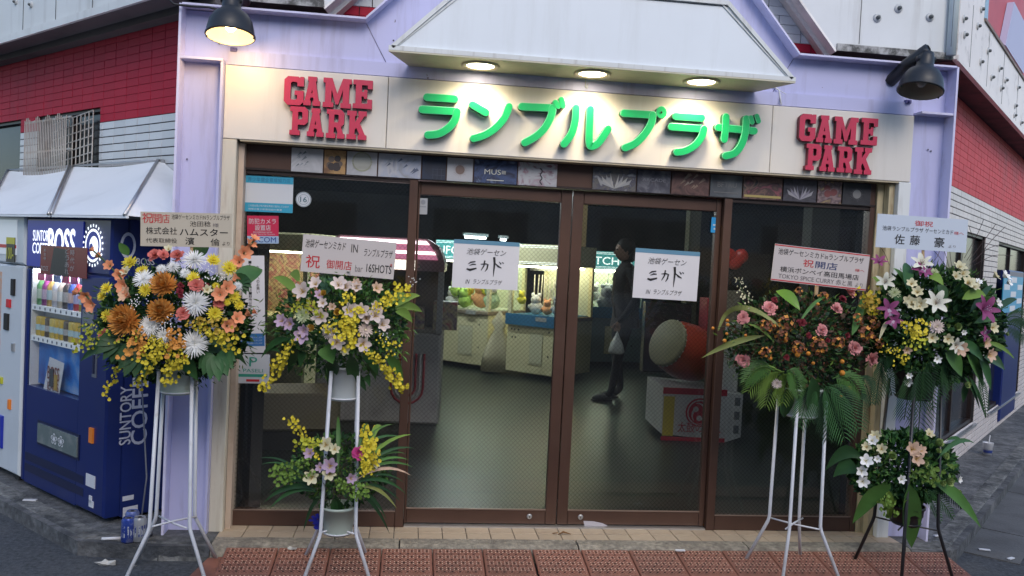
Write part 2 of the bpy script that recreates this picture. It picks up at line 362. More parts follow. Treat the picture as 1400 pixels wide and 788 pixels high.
# concrete nose is the kerb run; perforated resin ramp mats in front
mat_root = empty('entrance_ramp_mat', (.9, -.6, ZR), label='reddish brown perforated ramp mats laid side by side before the glass doors', cat='mat')
matm = mat('mat_resin', (.21, .085, .058), .6, rand=.10, var=.15, vscale=8, dirt=(.05, .022, .018), dscale=5, damt=.7, dlo=.5, dhi=.68)
mat_hole = mat('mat_hole', (.012, .008, .007), .9); mat_glint = mat('mat_stud_glint', (.46, .30, .22), .4)  # paler stud colour has glints of light painted into it
def mat_mesh(W=.248, Dp=.248):
    mb = MB(); n = 24; e = .012
    mb.bbox(-W/2, W/2, -.012, 0, -Dp/2, Dp/2, .004)       # built facing -y, later laid flat
    s = (W-2*e)/n
    for i in range(n):
        for j in range(n):
            x = -W/2+e+s*(i+.5); z = -Dp/2+e+s*(j+.5)
            if i % 4 == (2 if (j//3) % 2 else 0) and j % 3 == 1: mb.disc((x, -.0125, z), s*.62, 6, 1)
            elif (i+j) % 2 == 0:
                r = s*.34; mb.add([(x-r, -.0118, z-r), (x+r, -.0118, z-r), (x+r, -.0118, z+r), (x-r, -.0118, z+r), (x, -.0155, z)], [(0, 1, 4), (1, 2, 4), (2, 3, 4), (3, 0, 4)], 2 if (j % 3 != 1 and i % 2) else 0)
            elif j % 3 == 0 or i % 3 == 0: mb.disc((x, -.0124, z), s*.25, 4, 1)
    return mb.mesh('mat_tile', [matm, mat_hole, mat_glint])
mm = mat_mesh(); slope = math.radians(9)
for r_ in range(3):
    for i in range(15):
        x = -.72+i*.2525+(.006 if i > 5 else 0); yy = -.335-.126-r_*.2515*math.cos(slope)-.006; zz = ZB-.012-.126*math.sin(slope)-r_*.2515*math.sin(slope)+.0
        zz = max(zz, ZR+.008) if r_ < 2 else ZR+.012
        if r_ == 2: yy -= .004
        if x > 2.95: continue
        R_ = Matrix.Rotation(-PI/2, 4, 'X') if r_ == 2 else Matrix.Rotation(slope, 4, 'X') @ Matrix.Rotation(-PI/2, 4, 'X')
        M = Matrix.Translation(Vector((x, yy, zz))-mat_root.location) @ Matrix.Rotation(random.uniform(-.006, .006), 4, 'Z') @ R_
        inst('mat_tile', mm, mat_root, M)
# tapered end pieces of the mat at its left
for r_ in range(2):
    zt = ZB-.004-r_*.04; x0 = -.72-.127
    MB().slab([(x0, -.342-r_*.249), (x0, -.342-(r_+1)*.247), (x0-(.18 if r_ else .11), -.36-(r_+1)*.247), (x0-(.08 if r_ == 0 else .12), -.36-r_*.25)][::-1], ZR, zt-.045).build('mat_edge', matm, mat_root)

# ---------------------------------------------------------------- tiled walls
def tiled_wall(name, M, x0, x1, z0, z1, red_z, mats, holes, label, prefer, first=300, group=None, bands=None):
    """backing slabs round the openings, then stack-bonded tiles 150 x 50 mm"""
    root = empty(name, M=M, label=label, cat='wall')
    zs = sorted({z0, z1, red_z, *[h[2] for h in holes], *[h[3] for h in holes]}); xs = sorted({x0, x1, *[h[0] for h in holes], *[h[1] for h in holes]})
    b = MB()
    for i in range(len(xs)-1):
        for j in range(len(zs)-1):
            cx, cz = (xs[i]+xs[i+1])/2, (zs[j]+zs[j+1])/2
            if any(h[0] < cx < h[1] and h[2] < cz < h[3] for h in holes): continue
            b.box(xs[i], xs[i+1], .004, .20, zs[j], zs[j+1], 1 if cz > red_z else 0)
    b.build('backing', [mats[2], mats[3]], root)
    tw, th = .15, .05; tl = []
    def shape(w_, h_, mi): return MB().bbox(0, w_, 0, .009, 0, h_, .0015)
    meshes = {}
    nz = int((z1-z0)/th)
    for j in range(nz):
        z = z0+j*th
        for i in range(int((x1-x0)/tw)+1):
            xa, xb = x0+i*tw+.0016, min(x0+(i+1)*tw, x1)-.0016
            za, zb = z+(.0028 if z < red_z else .0010), z+th-(.0032 if z < red_z else .0010)
            skip = False
            for h in holes:
                if h[2] < (za+zb)/2 < h[3]:
                    if h[0] <= xa and xb <= h[1]: skip = True
                    elif xa < h[0] < xb: xb = h[0]
                    elif xa < h[1] < xb: xa = h[1]
            if skip or xb-xa < .01: continue
            tl.append((prefer(xa, za), xa, xb, za, zb, 1 if z+th/2 > red_z else 0))
    tl.sort(key=lambda t: t[0])
    rest = MB()
    for k, (_, xa, xb, za, zb, mi) in enumerate(tl):
        dy = random.uniform(-.0012, .0008)
        if k < first:
            key = (round(xb-xa, 3), mi)
            if key not in meshes: meshes[key] = MB().bbox(0, xb-xa, 0, .010, 0, zb-za, .0015).mesh('tile', mats[mi])
            inst('tile', meshes[key], root, Matrix.Translation((xa, dy, za)))
        else: rest.bbox(xa, xb, dy, .009, za, zb, .0015, mi)
    if rest.v: rest.build('tile_field', [mats[0], mats[1]], root)['kind'] = 'stuff'
    return root
def lw(u, v, y=0): p = inframe(ML, u, v, y); return p.x, p.z
def rw(u, v, y=0): p = inframe(MR, u, v, y); return p.x, p.z
ZSOF = 2.954
winL = [(-2.80, -1.84, 1.75, 2.49), (-4.4, -3.09, 1.6, 2.49)]
WL = tiled_wall('tiled_wall', ML, -6.0, -.60, ZB, ZSOF, 2.37, (tile_grey, tile_red, grout, grout_red), winL,
    'left wall of stacked tiles, deep red paint over grey, behind the vending machines', lambda x, z: (0 if z > 1.7 or x > -.9 else 100)+abs(x+1.2)+abs(z-2.25)*.8)
winR = [(1.55, 3.30, .34, 2.02), (4.05, 6.2, .34, 2.02)]
WR = tiled_wall('tiled_wall', MR, .55, 9.0, ZB-.02, ZSOF, 2.30, (tile_pale, tile_red_r, grout, grout_red), winR,
    'right wall of stacked tiles, faded red paint over pale tiles, beside the narrow kerb', lambda x, z: (0 if x > 1.3 or z > 1.8 else 50)+abs(x-2.6)+(0 if z > 1.9 else 1.0)*.4)
# upper storeys (red painted) standing above the cornices
tag(MB().box(1.0, 9, .0, .2, ZSOF+.0, 6).build('upper_wall', mat('upper_red', (.50, .10, .12), .6, var=.08, dirt=(.4, .15, .15), damt=.5)), 'red painted upper wall above the weathered right cornice', 'wall').matrix_basis = MR.copy() @ Matrix.Translation((5.0, .1, ZSOF))
tag(MB().box(-6, -1.2, .05, .2, ZSOF+.0, 6).build('upper_wall', tile_grey), 'grey upper wall above the riveted left cornice', 'wall').matrix_basis = ML.copy() @ Matrix.Translation((-3.6, .125, ZSOF))

# ---- left wall windows
def wall_window(M, h, label, grille=None, lit=False):
    x0, x1, z0, z1 = h; r = empty('window', M=M, label=label, cat='window')
    fm = brown_dark; t = .04; f = MB()
    f.box(x0, x1, .02, .09, z0, z0+t); f.box(x0, x1, .02, .09, z1-t, z1); f.box(x0, x0+t, .02, .09, z0+t, z1-t); f.box(x1-t, x1, .02, .09, z0+t, z1-t)
    f.box((x0+x1)/2-.02, (x0+x1)/2+.02, .035, .08, z0+t, z1-t)
    f.build('frame', fm, r)
    MB().box(x0+t, x1-t, .055, .061, z0+t, z1-t).build('pane', mat('dark_pane', (.02, .022, .025), .12, spec=.25), r)
    MB().box(x0-.0, x1+.0, -.03, .03, z0-.022, z0-.002).build('sill', alu, r)
    return r
w1 = wall_window(ML, winL[0], 'dark window behind bent steel bars above the white awnings')
gb = mat('grille_steel', (.42, .40, .37), .5, metal=.4, dirt=(.2, .13, .08), dscale=10, damt=.6)
x0, x1, z0, z1 = winL[0]
for i in range(26):                                   # vertical bars on the left two thirds
    x = x0-.02+.0265*i
    MB().tube([(x, -.075, z0), (x, -.075, z1-.06+.02*math.sin(i))], .0038, 5).build('grille_bar', gb, w1)
for z in (1.80, 2.20, z1-.075): MB().box(x0-.03, x0+.70, -.072, -.062, z-.006, z+.006).build('grille_rail', gb, w1)
g2 = MB()                                           # second, square-meshed grille leaning inside the frame
sh = lambda x, z: (x, -.03, z+(x-x1)*.10)
for i in range(11):
    x = x1-.03-i*.058; g2.tube([sh(x, z0), sh(x, z1-.04)], .0045, 5)
for i in range(13):
    z = z1-.04-i*.055; g2.tube([sh(x1-.62, z), sh(x1-.03, z)], .0045, 5)
g2.build('mesh_grille', gb, w1)
w2 = wall_window(ML, winL[1], 'dark unbarred window at the far left of the red and grey wall')
w3 = wall_window(MR, winR[0], 'tall dark window in the pale right wall behind the lily stand')
f = MB()
for z in (.62, .9, 1.3): f.box(winR[0][0]+.05, winR[0][1]-.05, .066, .074, z, z+.012)
f.build('glazing_bar', alu, w3)
w4 = wall_window(MR, winR[1], 'farther dark window above the far right vending machine')

# ---------------------------------------------------------------- cornices
yoL, yoR, YF = -.25, -.19, .25
def corn(name, M, parts, label):
    r = empty(name, M=M, label=label, cat='cornice'); return r
cL = empty('cornice', M=ML, label='grey white riveted metal cornice over the left red wall', cat='cornice')
xe = -.36
MB().bbox(-8, xe, yoL, yoL+.03, ZSOF, 4.4, .006).build('fascia_panel', corn_white, cL)
MB().box(-8, xe, yoL-.012, yoL, ZSOF-.012, ZSOF+.035).build('drip_edge', corn_white, cL)
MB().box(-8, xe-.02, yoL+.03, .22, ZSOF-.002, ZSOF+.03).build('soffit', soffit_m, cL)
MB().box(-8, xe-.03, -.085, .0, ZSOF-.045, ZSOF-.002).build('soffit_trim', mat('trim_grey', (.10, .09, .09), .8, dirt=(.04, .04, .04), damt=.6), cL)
rivm = mat('rivet', (.10, .11, .11), .5, metal=.5); rivs = mat('rivet_cup', (.45, .47, .47), .4)
def rivet(par, x, z, y, sc=1.0):
    mb = MB(); Mx = Matrix.Translation((x, y, z)) @ Matrix.Rotation(PI/2, 4, 'X')
    mb.lathe([(.026*sc, 0), (.026*sc, .006), (.016*sc, .010), (.012*sc, .010)], 12, 0, Mx); mb.lathe([(.012*sc, .008), (.012*sc, .022*sc), (.006*sc, .028*sc), (0, .028*sc)], 8, 1, Mx)
    mb.build('bolt', [rivs, rivm], par)
for (u, v) in ((22, 3), (43, 7), (-4, 22), (70, -10), (100, -14)):
    x, z = lw(u, v, yoL); rivet(cL, x, z, yoL, .8)
for x in (-2.95, -2.45, -1.95, -1.45): MB().box(x, x+.004, yoL-.003, yoL, ZSOF+.04, 4.4).build('panel_seam', rivm, cL)
# front, with the 45 degree gable-shaped opening
cF = empty('cornice', (.9, YF, ZSOF), label='white metal cornice above the purple beam, cut to a gable shape', cat='cornice')
xL, xR = -1.44, YF+2.72-yoR*math.sqrt(2)
t0 = .12
polyL = [(xL+.03, ZSOF), (-.545, ZSOF), (.505, 4.0), (xL+.03, 4.0)]; polyR = [(2.455, ZSOF), (xR-.015, ZSOF), (xR-.015, 4.0), (2.455-1.046*.867, 4.0)]
MB().prism(polyL, YF, YF+.03).build('fascia_panel', corn_white, cF); MB().prism(polyR, YF, YF+.03).build('fascia_panel', corn_white, cF)
def raking(x, sgn):
    # end face of the cut: a sloped cheek with an inner step
    L_ = 1.5; a = [(x, ZSOF-.002), (x+sgn*L_*S2*math.sqrt(2)*.7, ZSOF+L_*.7*1.0)]
    d = Vector((sgn*S2, 0, S2)) if sgn > 0 else Vector((-.655, 0, .755)); n = Vector((sgn*S2, 0, -S2))
    for (o0, o1, ya, yb, nm) in ((0, .012, YF-.004, .40, 'raking_cheek'), (-.006, .035, .345, .419, 'raking_trim')):
        mb = MB(); vs = []
        for yy in (ya, yb):
            p = Vector((x+.04*(yy-YF)/.3, 0, ZSOF-.002))
            for tt in (-.012, L_):
                for oo in (o0, o1): q = p+d*tt+n*oo; vs.append((q.x, yy, q.z))
        mb.add(vs, [(0, 1, 3, 2), (4, 6, 7, 5), (0, 4, 5, 1), (2, 3, 7, 6), (0, 2, 6, 4), (1, 5, 7, 3)])
        mb.build(nm, cream if o0 < 0 else mat('cheek_cream', (.86, .83, .78), .6, dirt=(.15, .14, .12), dscale=5, damt=.6), cF)
raking(-.545, 1); raking(2.455, -1)
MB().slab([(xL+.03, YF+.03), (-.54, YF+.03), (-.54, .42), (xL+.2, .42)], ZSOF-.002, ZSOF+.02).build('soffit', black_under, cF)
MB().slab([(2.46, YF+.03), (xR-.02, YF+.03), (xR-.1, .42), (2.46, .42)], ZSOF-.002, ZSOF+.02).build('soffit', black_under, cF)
MB().box(xL, -.55, YF-.012, YF, ZSOF-.012, ZSOF+.03).build('drip_edge', mat('mouldy_edge', (.4, .4, .38), .7, dirt=(.05, .05, .045), dscale=9, damt=.95, dlo=.4, dhi=.55), cF)
MB().box(2.46, xR-.03, YF-.012, YF, ZSOF-.012, ZSOF+.03).build('drip_edge', MATS['mouldy_edge'], cF)
for (u, v) in ((1199, 25), (1228, 12), (1271, 24)):
    p = PF(u, v, YF)
    Mx = Matrix.Translation((p.x, YF, p.z)) @ Matrix.Rotation(PI/2, 4, 'X'); mb = MB()
    mb.lathe([(.026, 0), (.026, .006), (.016, .010), (.012, .010)], 12, 0, Mx); mb.lathe([(.012, .008), (.012, .022), (.006, .028), (0, .028)], 8, 1, Mx); mb.build('bolt', [rivs, rivm], cF)
p = PF(1175, 45, YF); MB().box(p.x, p.x+.003, YF-.003, YF, ZSOF+.04, 4).build('panel_seam', rivm, cF)
MB().tube([(xR-.06, YF-.03, ZSOF+.01), (xR-.06, YF-.03, 4)], .028, 10).build('corner_pipe', mat('pale_pipe', (.6, .68, .68), .4), cF)
# right side
cRt = empty('cornice', M=MR, label='rusty weathered white cornice full of bolts over the right red wall', cat='cornice')
xc = W = (YF+0)/S2*0
xa = (MR.inverted() @ Vector((xR, YF, 0))).x
topz = lambda x: 3.05
a = rw(1345, 30, yoR); b_ = rw(1400, 110, yoR)
zt = (a[1]+b_[1])/2
MB().prism([(xa, ZSOF), (9, ZSOF), (9, zt), (a[0], zt), (a[0], 4.4), (xa, 4.4)], yoR, yoR+.03).build('fascia_panel', corn_right, cRt)
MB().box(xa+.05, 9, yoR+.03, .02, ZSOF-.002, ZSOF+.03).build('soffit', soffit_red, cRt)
MB().box(xa, 9, yoR-.010, yoR, ZSOF-.012, ZSOF+.025).build('drip_edge', corn_right, cRt)
MB().box(a[0]+.02, 9, yoR-.012, -.0, zt, zt+.02).build('top_capping', mat('rusty_capping', (.25, .2, .17), .7, dirt=(.08, .04, .03), dscale=12, damt=.8), cRt)
for (u, v) in ((1317, 26), (1336, 36), (1318, 48), (1350, 70), (1340, 85), (1366, 94), (1355, 106), (1374, 110), (1368, 121), (1387, 145), (1391, 120), (1341, 13), (1386, 158), (1395, 168)):
    x, z = rw(u, v, yoR); rivet(cRt, x, z, yoR, .95)
for x in (.35, .95, 1.6, 2.3, 3.1): MB().box(x, x+.004, yoR-.002, yoR, ZSOF+.03, zt-.002).build('panel_seam', rivm, cRt)
# lilac board on the upper right wall
q = [inframe(MR, *t, -.05) for t in ((1385, 3), (1373, 62), (1420, 130), (1430, -5))]
tag(MB().prism([(q[0].x, q[0].z), (q[1].x, q[1].z), (q[1].x+1.2, q[1].z), (q[0].x+1.6, q[0].z)], -.06, -.004, 0, MR).build('awning_board', mat('lilac_board', (.45, .45, .60), .5)), 'pale lilac board on the upper right red wall', 'board')
q = [inframe(MR, *t, -.02) for t in ((1346, -6), (1358, 40))]
tag(MB().bbox(q[0].x, q[0].x+.16, -.03, -.004, q[1].z-.05, q[0].z+.4, .006, 0, MR).build('window', [mat('teal_pane', (.25, .35, .38), .2)]), 'narrow teal window strip above the right cornice', 'window')

# gable tile wall behind the opening (front, chamfered corner)
root = empty('tiled_wall', (0, .42, 0), label='tiled wall showing in the gable gap above the purple beam', cat='wall')
MB().box(-1.18, 3.1, .428, .55, 2.7, 4.0, 0).build('backing', grout, root)
me_g = {}
for j in range(20):
    z = 2.70+j*.053; red = z < 2.985
    for i in range(36):
        x = -1.6+i*.145+(.0725 if (j//3) % 2 else 0)
        vis = (abs(x-.95) < 2.05 and z > 2.8)
        if not vis: continue
        k = red
        # only the tiles that can show through the gap
        edge = 1.53-(z-2.80)
        if not (edge-.70 < abs(x+.07-.955) < edge+.5): continue
        if k not in me_g: me_g[k] = MB().bbox(0, .14, 0, .010, 0, .0505, .0012).mesh('tile', tile_red if red else tile_grey)
        inst('tile', me_g[k], root, Matrix.Translation((x, random.uniform(-.0008, .0008), z)))

# ---------------------------------------------------------------- purple steel frame
YS = -.12                      # front of sign and jamb covers
fr = empty('steel_frame', (.9, 0, ZB), label='lilac painted steel frame with gabled top around the shop entrance', cat='frame')
XL0, XL1, XR0, XR1 = -1.203, -.985, 2.765, 2.968
ZBM, ZTP = 2.515, 2.785
MB().box(XL0+.012, XL1, -.09, .30, ZB-.02, ZTP-.005).build('column', purple, fr)
MB().box(XR0, XR1-.012, -.09, .30, ZB-.02, ZTP-.005).build('column', purple, fr)
gx0, gx1 = -.295, 2.04; gt = 3.9
h = gt-ZTP
MB().prism([(XL1, ZBM), (XR0, ZBM), (XR0, ZTP), (gx1, ZTP), (gx1-h*.87, gt), (gx0+h, gt), (gx0, ZTP), (XL1, ZTP)], -.094, .10).build('gable_web', purple, fr)
# outstanding flange lips
MB().box(XL0, XL0+.012, -.175, .30, ZB-.02, ZTP+.004).build('flange', purple_edge, fr)
MB().box(XR1-.012, XR1, -.175, .30, ZB-.02, ZTP+.004).build('flange', purple_edge, fr)
MB().box(XL0+.0125, gx0+.004, -.172, .12, ZTP, ZTP+.010).build('flange', purple_edge, fr)
MB().box(gx1-.004, XR1-.0125, -.172, .12, ZTP, ZTP+.010).build('flange', purple_edge, fr)
k = .010*.4142
MB().prism([(gx0+.005, ZTP), (gx0+h, gt), (gx0+h-.014, gt), (gx0-.004+.009, ZTP+.014)], -.172, .12).build('flange', purple_edge, fr)
MB().prism([(gx1-.005, ZTP), (gx1-.005, ZTP+.014), (gx1-h*.87+.014, gt), (gx1-h*.87, gt)], -.172, .12).build('flange', purple_edge, fr)
MB().box(XL0+.0125, XL1-.002, -.17, -.09, ZBM+.006, ZBM+.018).build('stiffener', purple_edge, fr)
MB().box(XR0+.002, XR1-.0125, -.17, -.09, ZBM+.006, ZBM+.018).build('stiffener', purple_edge, fr)
MB().box(XL1+.01, XR0-.01, -.108, -.095, ZBM+.004, ZBM+.075).build('lower_strip', purple, fr)
MB().box(XL1-.012, XL1+.0, -.165, -.09, ZB-.02, ZBM+.004).build('inner_lip', purple, fr)
for (x, sgn) in ((gx0, 1), (gx1, -1)):        # mitre joint lines
    p = Vector((x+sgn*.004, 0, ZTP-.004)); q = Vector((x+sgn*.115, 0, ZTP-.20)); MB().tube([(p.x, -.0945, p.z), (q.x, -.0945, q.z)], .0022, 5).build('mitre_joint', mat('joint_grey', (.2, .19, .3), .7), fr)
sm = mat('small_spot', (.08, .07, .1), .8)
for (u, v) in ((256, 218), (1272, 207), (1268, 205), (538, 56), (300, 60)):
    p = PF(u, v, -.09); MB().disc((p.x, -.0955, p.z), .005, 8).build('screw_hole', sm, fr)

# ---------------------------------------------------------------- sign
SG = empty('shop_sign', (.9, YS, 2.14), label='long cream sign board with green katakana and red GAME PARK lettering', cat='sign')
seam = [-.985, -.165, 1.925, 2.757]
for i in range(3):
    MB().bbox(seam[i]+.0015, seam[i+1]-.0015, YS, -.02 if False else YS+.03, 2.143, 2.513, .003).build('sign_panel', cream, SG)
MB().box(-.985, 2.757, YS+.032, .10, 2.146, 2.51).build('sign_box', mat('sign_back', (.25, .22, .18), .6), SG)
MB().box(-.90, 2.70, YS+.004, .05, 2.1345, 2.1425).build('sign_underside', mat('under_strip', (.42, .36, .25), .5, dirt=(.2, .15, .1), dscale=6), SG)
red_l = mat('red_letter', (.55, .035, .085), .4, dirt=(.4, .03, .07), dscale=6, damt=.5)
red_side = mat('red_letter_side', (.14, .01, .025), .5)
def outline_obj(polys, name, mats, parent, depth, M, bevel=0):
    """flat letter with holes from closed outlines, given depth"""
    c = bpy.data.curves.new(name, 'CURVE'); c.dimensions = '2D'; c.fill_mode = 'BOTH'; c.extrude = depth/2; c.bevel_depth = 0
    for pl in polys:
        s = c.splines.new('POLY'); s.points.add(len(pl)-1); s.use_cyclic_u = True
        for i, (x, y) in enumerate(pl): s.points[i].co = (x, y, 0, 1)
    o = bpy.data.objects.new(name, c); COL.objects.link(o); dg = bpy.context.evaluated_depsgraph_get()
    me = bpy.data.meshes.new_from_object(o.evaluated_get(dg)); bpy.data.objects.remove(o); bpy.data.curves.remove(c)
    me.transform(M); me.materials.clear()
    for m_ in mats: me.materials.append(m_)
    if len(mats) > 1:
        ax = (M.to_3x3() @ Vector((0, 0, 1))).normalized()
        for p in me.polygons: p.material_index = 0 if abs(p.normal.dot(ax)) > .9 else 1
    o = bpy.data.objects.new(name, me); COL.objects.link(o); o.parent = parent; return o
GL = {  # varsity slab letters on a 6 x 9 grid
 'G': [[(1.1, 0), (4.9, 0), (6, 1.1), (6, 4.6), (3.2, 4.6), (3.2, 3.2), (4, 3.2), (4, 2.0), (3.6, 1.7), (2.4, 1.7), (2, 2.1), (2, 6.9), (2.4, 7.3), (3.6, 7.3), (4, 6.9), (4, 6.0), (6, 6.0), (6, 9), (4.9, 9), (4.6, 8.7), (4.3, 9), (1.1, 9), (0, 7.9), (0, 1.1)]],
 'A': [[(0, 0), (2.7, 0), (2.7, 1.5), (2.3, 1.5), (2.5, 2.5), (3.5, 2.5), (3.7, 1.5), (3.3, 1.5), (3.3, 0), (6, 0), (6, 1.5), (5.5, 1.5), (4.2, 7.6), (4.6, 7.6), (4.6, 9), (1.4, 9), (1.4, 7.6), (1.8, 7.6), (.5, 1.5), (0, 1.5)], [(2.75, 3.8), (3.25, 3.8), (3, 5.2)]],
 'M': [[(0, 0), (3.0, 0), (3.0, 1.5), (2.4, 1.5), (2.4, 5.6), (3.6, 1.0), (4.4, 1.0), (5.6, 5.6), (5.6, 1.5), (5.0, 1.5), (5.0, 0), (8, 0), (8, 1.5), (7.4, 1.5), (7.4, 7.5), (8, 7.5), (8, 9), (5.5, 9), (4.0, 4.2), (2.5, 9), (0, 9), (0, 7.5), (.6, 7.5), (.6, 1.5), (0, 1.5)]],
 'E': [[(0, 0), (6, 0), (6, 3), (4.5, 3), (4.5, 1.6), (2.7, 1.6), (2.7, 3.8), (3.4, 3.8), (3.4, 3.2), (4.4, 3.2), (4.4, 6), (3.4, 6), (3.4, 5.3), (2.7, 5.3), (2.7, 7.4), (4.5, 7.4), (4.5, 6.3), (6, 6.3), (6, 9), (0, 9), (0, 7.5), (.8, 7.5), (.8, 1.5), (0, 1.5)]],
 'P': [[(0, 0), (3.4, 0), (3.4, 1.5), (2.7, 1.5), (2.7, 3.3), (4.9, 3.3), (6, 4.3), (6, 8), (4.9, 9), (0, 9), (0, 7.5), (.8, 7.5), (.8, 1.5), (0, 1.5)], [(2.7, 5), (3.8, 5), (4.1, 5.3), (4.1, 7.1), (3.8, 7.4), (2.7, 7.4)]],
 'R': [[(0, 0), (3.2, 0), (3.2, 1.5), (2.6, 1.5), (2.6, 3.4), (3.3, 3.4), (4.0, 1.5), (3.7, 1.5), (3.7, 0), (6.3, 0), (6.3, 1.5), (5.8, 1.5), (5.0, 3.7), (6, 4.6), (6, 8), (4.9, 9), (0, 9), (0, 7.5), (.8, 7.5), (.8, 1.5), (0, 1.5)], [(2.6, 5), (3.8, 5), (4.1, 5.3), (4.1, 7.1), (3.8, 7.4), (2.6, 7.4)]],
 'K': [[(0, 0), (3.1, 0), (3.1, 1.5), (2.6, 1.5), (2.6, 3.0), (3.1, 3.7), (4.2, 1.5), (3.7, 1.5), (3.7, 0), (6.5, 0), (6.5, 1.5), (6.0, 1.5), (4.2, 5.2), (5.6, 7.5), (6.3, 7.5), (6.3, 9), (3.6, 9), (3.6, 7.5), (3.9, 7.5), (2.6, 5.4), (2.6, 7.5), (3.1, 7.5), (3.1, 9), (0, 9), (0, 7.5), (.8, 7.5), (.8, 1.5), (0, 1.5)]]}
def game_park(boxes):
    for ch, u0, u1, v0, v1 in boxes:
        a = PF((u0+u1)/2, (v0+v1)/2, YS-.02); dp = (a-CAMP).dot(fwd); W_ = (u1-u0)/FPX*dp*1.02; H_ = (v1-v0)/FPX*dp-W_*.06
        gw = max(x for x, _ in GL[ch][0]); kx = W_/gw; ky = H_/9
        M = Matrix.Translation((a.x-W_/2-SG.location.x, -.019, a.z-H_/2-SG.location.z)) @ Matrix.Rotation(PI/2, 4, 'X')
        outline_obj([[(x*kx, y*ky) for x, y in pl] for pl in GL[ch]], 'letter', (red_l, red_side), SG, .030, M)
f8 = lambda x, y: (380+x/5.254, 60+y/5.254)
def bx8(ch, x0, x1, y0, y1, f): a = f(x0, y0); b = f(x1, y1); return (ch, a[0], b[0], a[1], b[1])
game_park([bx8(c, *b, f8) for c, b in zip('GAMEPARK', ((50, 185, 235, 447), (190, 305, 238, 450), (330, 525, 248, 468), (543, 677, 262, 473), (90, 215, 452, 662), (215, 330, 465, 672), (352, 480, 472, 685), (498, 637, 483, 694)))])
f6 = lambda x, y: (1050+x/2.626, y/2.626)
game_park([bx8(c, *b, f6) for c, b in zip('GAMEPARK', ((108, 168, 410, 510), (170, 228, 415, 515), (232, 320, 420, 522), (329, 390, 425, 524), (132, 187, 517, 614), (182, 238, 522, 618), (243, 300, 527, 622), (305, 370, 530, 629)))])
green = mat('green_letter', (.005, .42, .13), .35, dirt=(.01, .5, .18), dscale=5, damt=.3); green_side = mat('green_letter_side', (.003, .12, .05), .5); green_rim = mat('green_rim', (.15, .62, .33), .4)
def smooth(pts, n=5):
    out = []
    P_ = [pts[0]]+list(pts)+[pts[-1]]
    for i in range(1, len(P_)-2):
        for j in range(n):
            t = j/n; a, b, c, d = P_[i-1], P_[i], P_[i+1], P_[i+2]
            out.append(tuple(.5*((2*b[k])+(-a[k]+c[k])*t+(2*a[k]-5*b[k]+4*c[k]-d[k])*t*t+(-a[k]+3*b[k]-3*c[k]+d[k])*t**3) for k in range(2)))
    out.append(tuple(pts[-1])); return out
def stroke_poly(pts, r, cap=6):
    pts = [Vector(p) for p in pts]; L_, R_ = [], []
    for i, p in enumerate(pts):
        d = (pts[min(i+1, len(pts)-1)]-pts[max(i-1, 0)]).normalized(); n = Vector((-d.y, d.x)); L_.append(p+n*r); R_.append(p-n*r)
    d = (pts[-1]-pts[-2]).normalized(); n = Vector((-d.y, d.x))
    c1 = [pts[-1]+r*(math.cos(PI*k/cap)*n+math.sin(PI*k/cap)*d) for k in range(1, cap)]
    d = (pts[1]-pts[0]).normalized(); n = Vector((-d.y, d.x))
    c0 = [pts[0]+r*(-math.cos(PI*k/cap)*n-math.sin(PI*k/cap)*d) for k in range(1, cap)]
    return [tuple(p) for p in L_+c1+R_[::-1]+c0]
def letter(strokes, f, r=.0205):
    """strokes in pixels of a crop, mapped to the sign face; one raised letter"""
    mb = MB()
    for k, st in enumerate(strokes):
        pts = []; rr = r
        if isinstance(st, dict): rr = st.get('r', r); closed = st.get('closed'); pp = st['p']
        else: pp = st; closed = False
        for q in pp:
            P_ = PF(*f(*q), YS-.045); pts.append((P_.x, P_.z))
        if len(pts) > 2 and not closed: pts = smooth(pts)
        poly = stroke_poly(pts, rr)
        yo = YS-.045-.0012*k
        A = Vector(pts[0])
        inner = stroke_poly(pts, rr-.0028)
        n = len(poly)
        # front face ring (rim) and inset face, then the side wall
        vs = [(x, yo, z) for x, z in poly]+[(x, yo-.0015, z) for x, z in inner]+[(x, YS-.012, z) for x, z in poly]
        mb.add(vs, [(i, (i+1) % n, (i+1) % n+n, i+n) for i in range(n)], 2)
        mb.add(vs, [(i, i+2*n, (i+1) % n+2*n, (i+1) % n) for i in range(n)], 1)
        m2 = len(L2) if False else None
        nn = len(pts)            # face as a strip of quads so that bends stay clean
        iv = [(x, yo-.0015, z) for x, z in inner]; fs = []
        capn = (n-2*nn)//2
        Lr = list(range(nn)); Rr = [nn+capn+nn-1-i for i in range(nn)]
        for i in range(nn-1): fs.append((Lr[i], Lr[i+1], Rr[i+1], Rr[i]))
        fs.append([Lr[-1]]+list(range(nn, nn+capn))+[Rr[-1]]); fs.append([Rr[0]]+list(range(2*nn+capn, n))+[Lr[0]])
        mb.add(iv, [tuple(reversed(q)) for q in fs], 0)
    o = mb.build('letter', [green, green_side, green_rim], SG)
    return o
c6 = lambda x, y: (570+x/5.185, 110+y/5.185); c7 = lambda x, y: (830+x/6.087, 130+y/6.087)
letter([[(72, 120), (268, 132)], {'p': [(38, 207), (285, 222)]}, [(285, 222), (268, 285), (215, 345), (150, 380), (78, 388)]], c6)
letter([[(395, 172), (488, 228)], [(652, 187), (622, 262), (560, 335), (485, 385), (402, 412)]], c6)
letter([{'p': [(745, 186), (965, 197)]}, [(962, 197), (948, 262), (905, 340), (840, 400), (765, 442)], {'p': [(982, 160), (1000, 182)], 'r': .017}, {'p': [(1024, 140), (1034, 180)], 'r': .017}], c6)
letter([[(1130, 197), (1122, 290), (1095, 380), (1043, 452)], [(1230, 205), (1224, 320), (1222, 440), (1240, 468), (1290, 440), (1355, 345)]], c6)
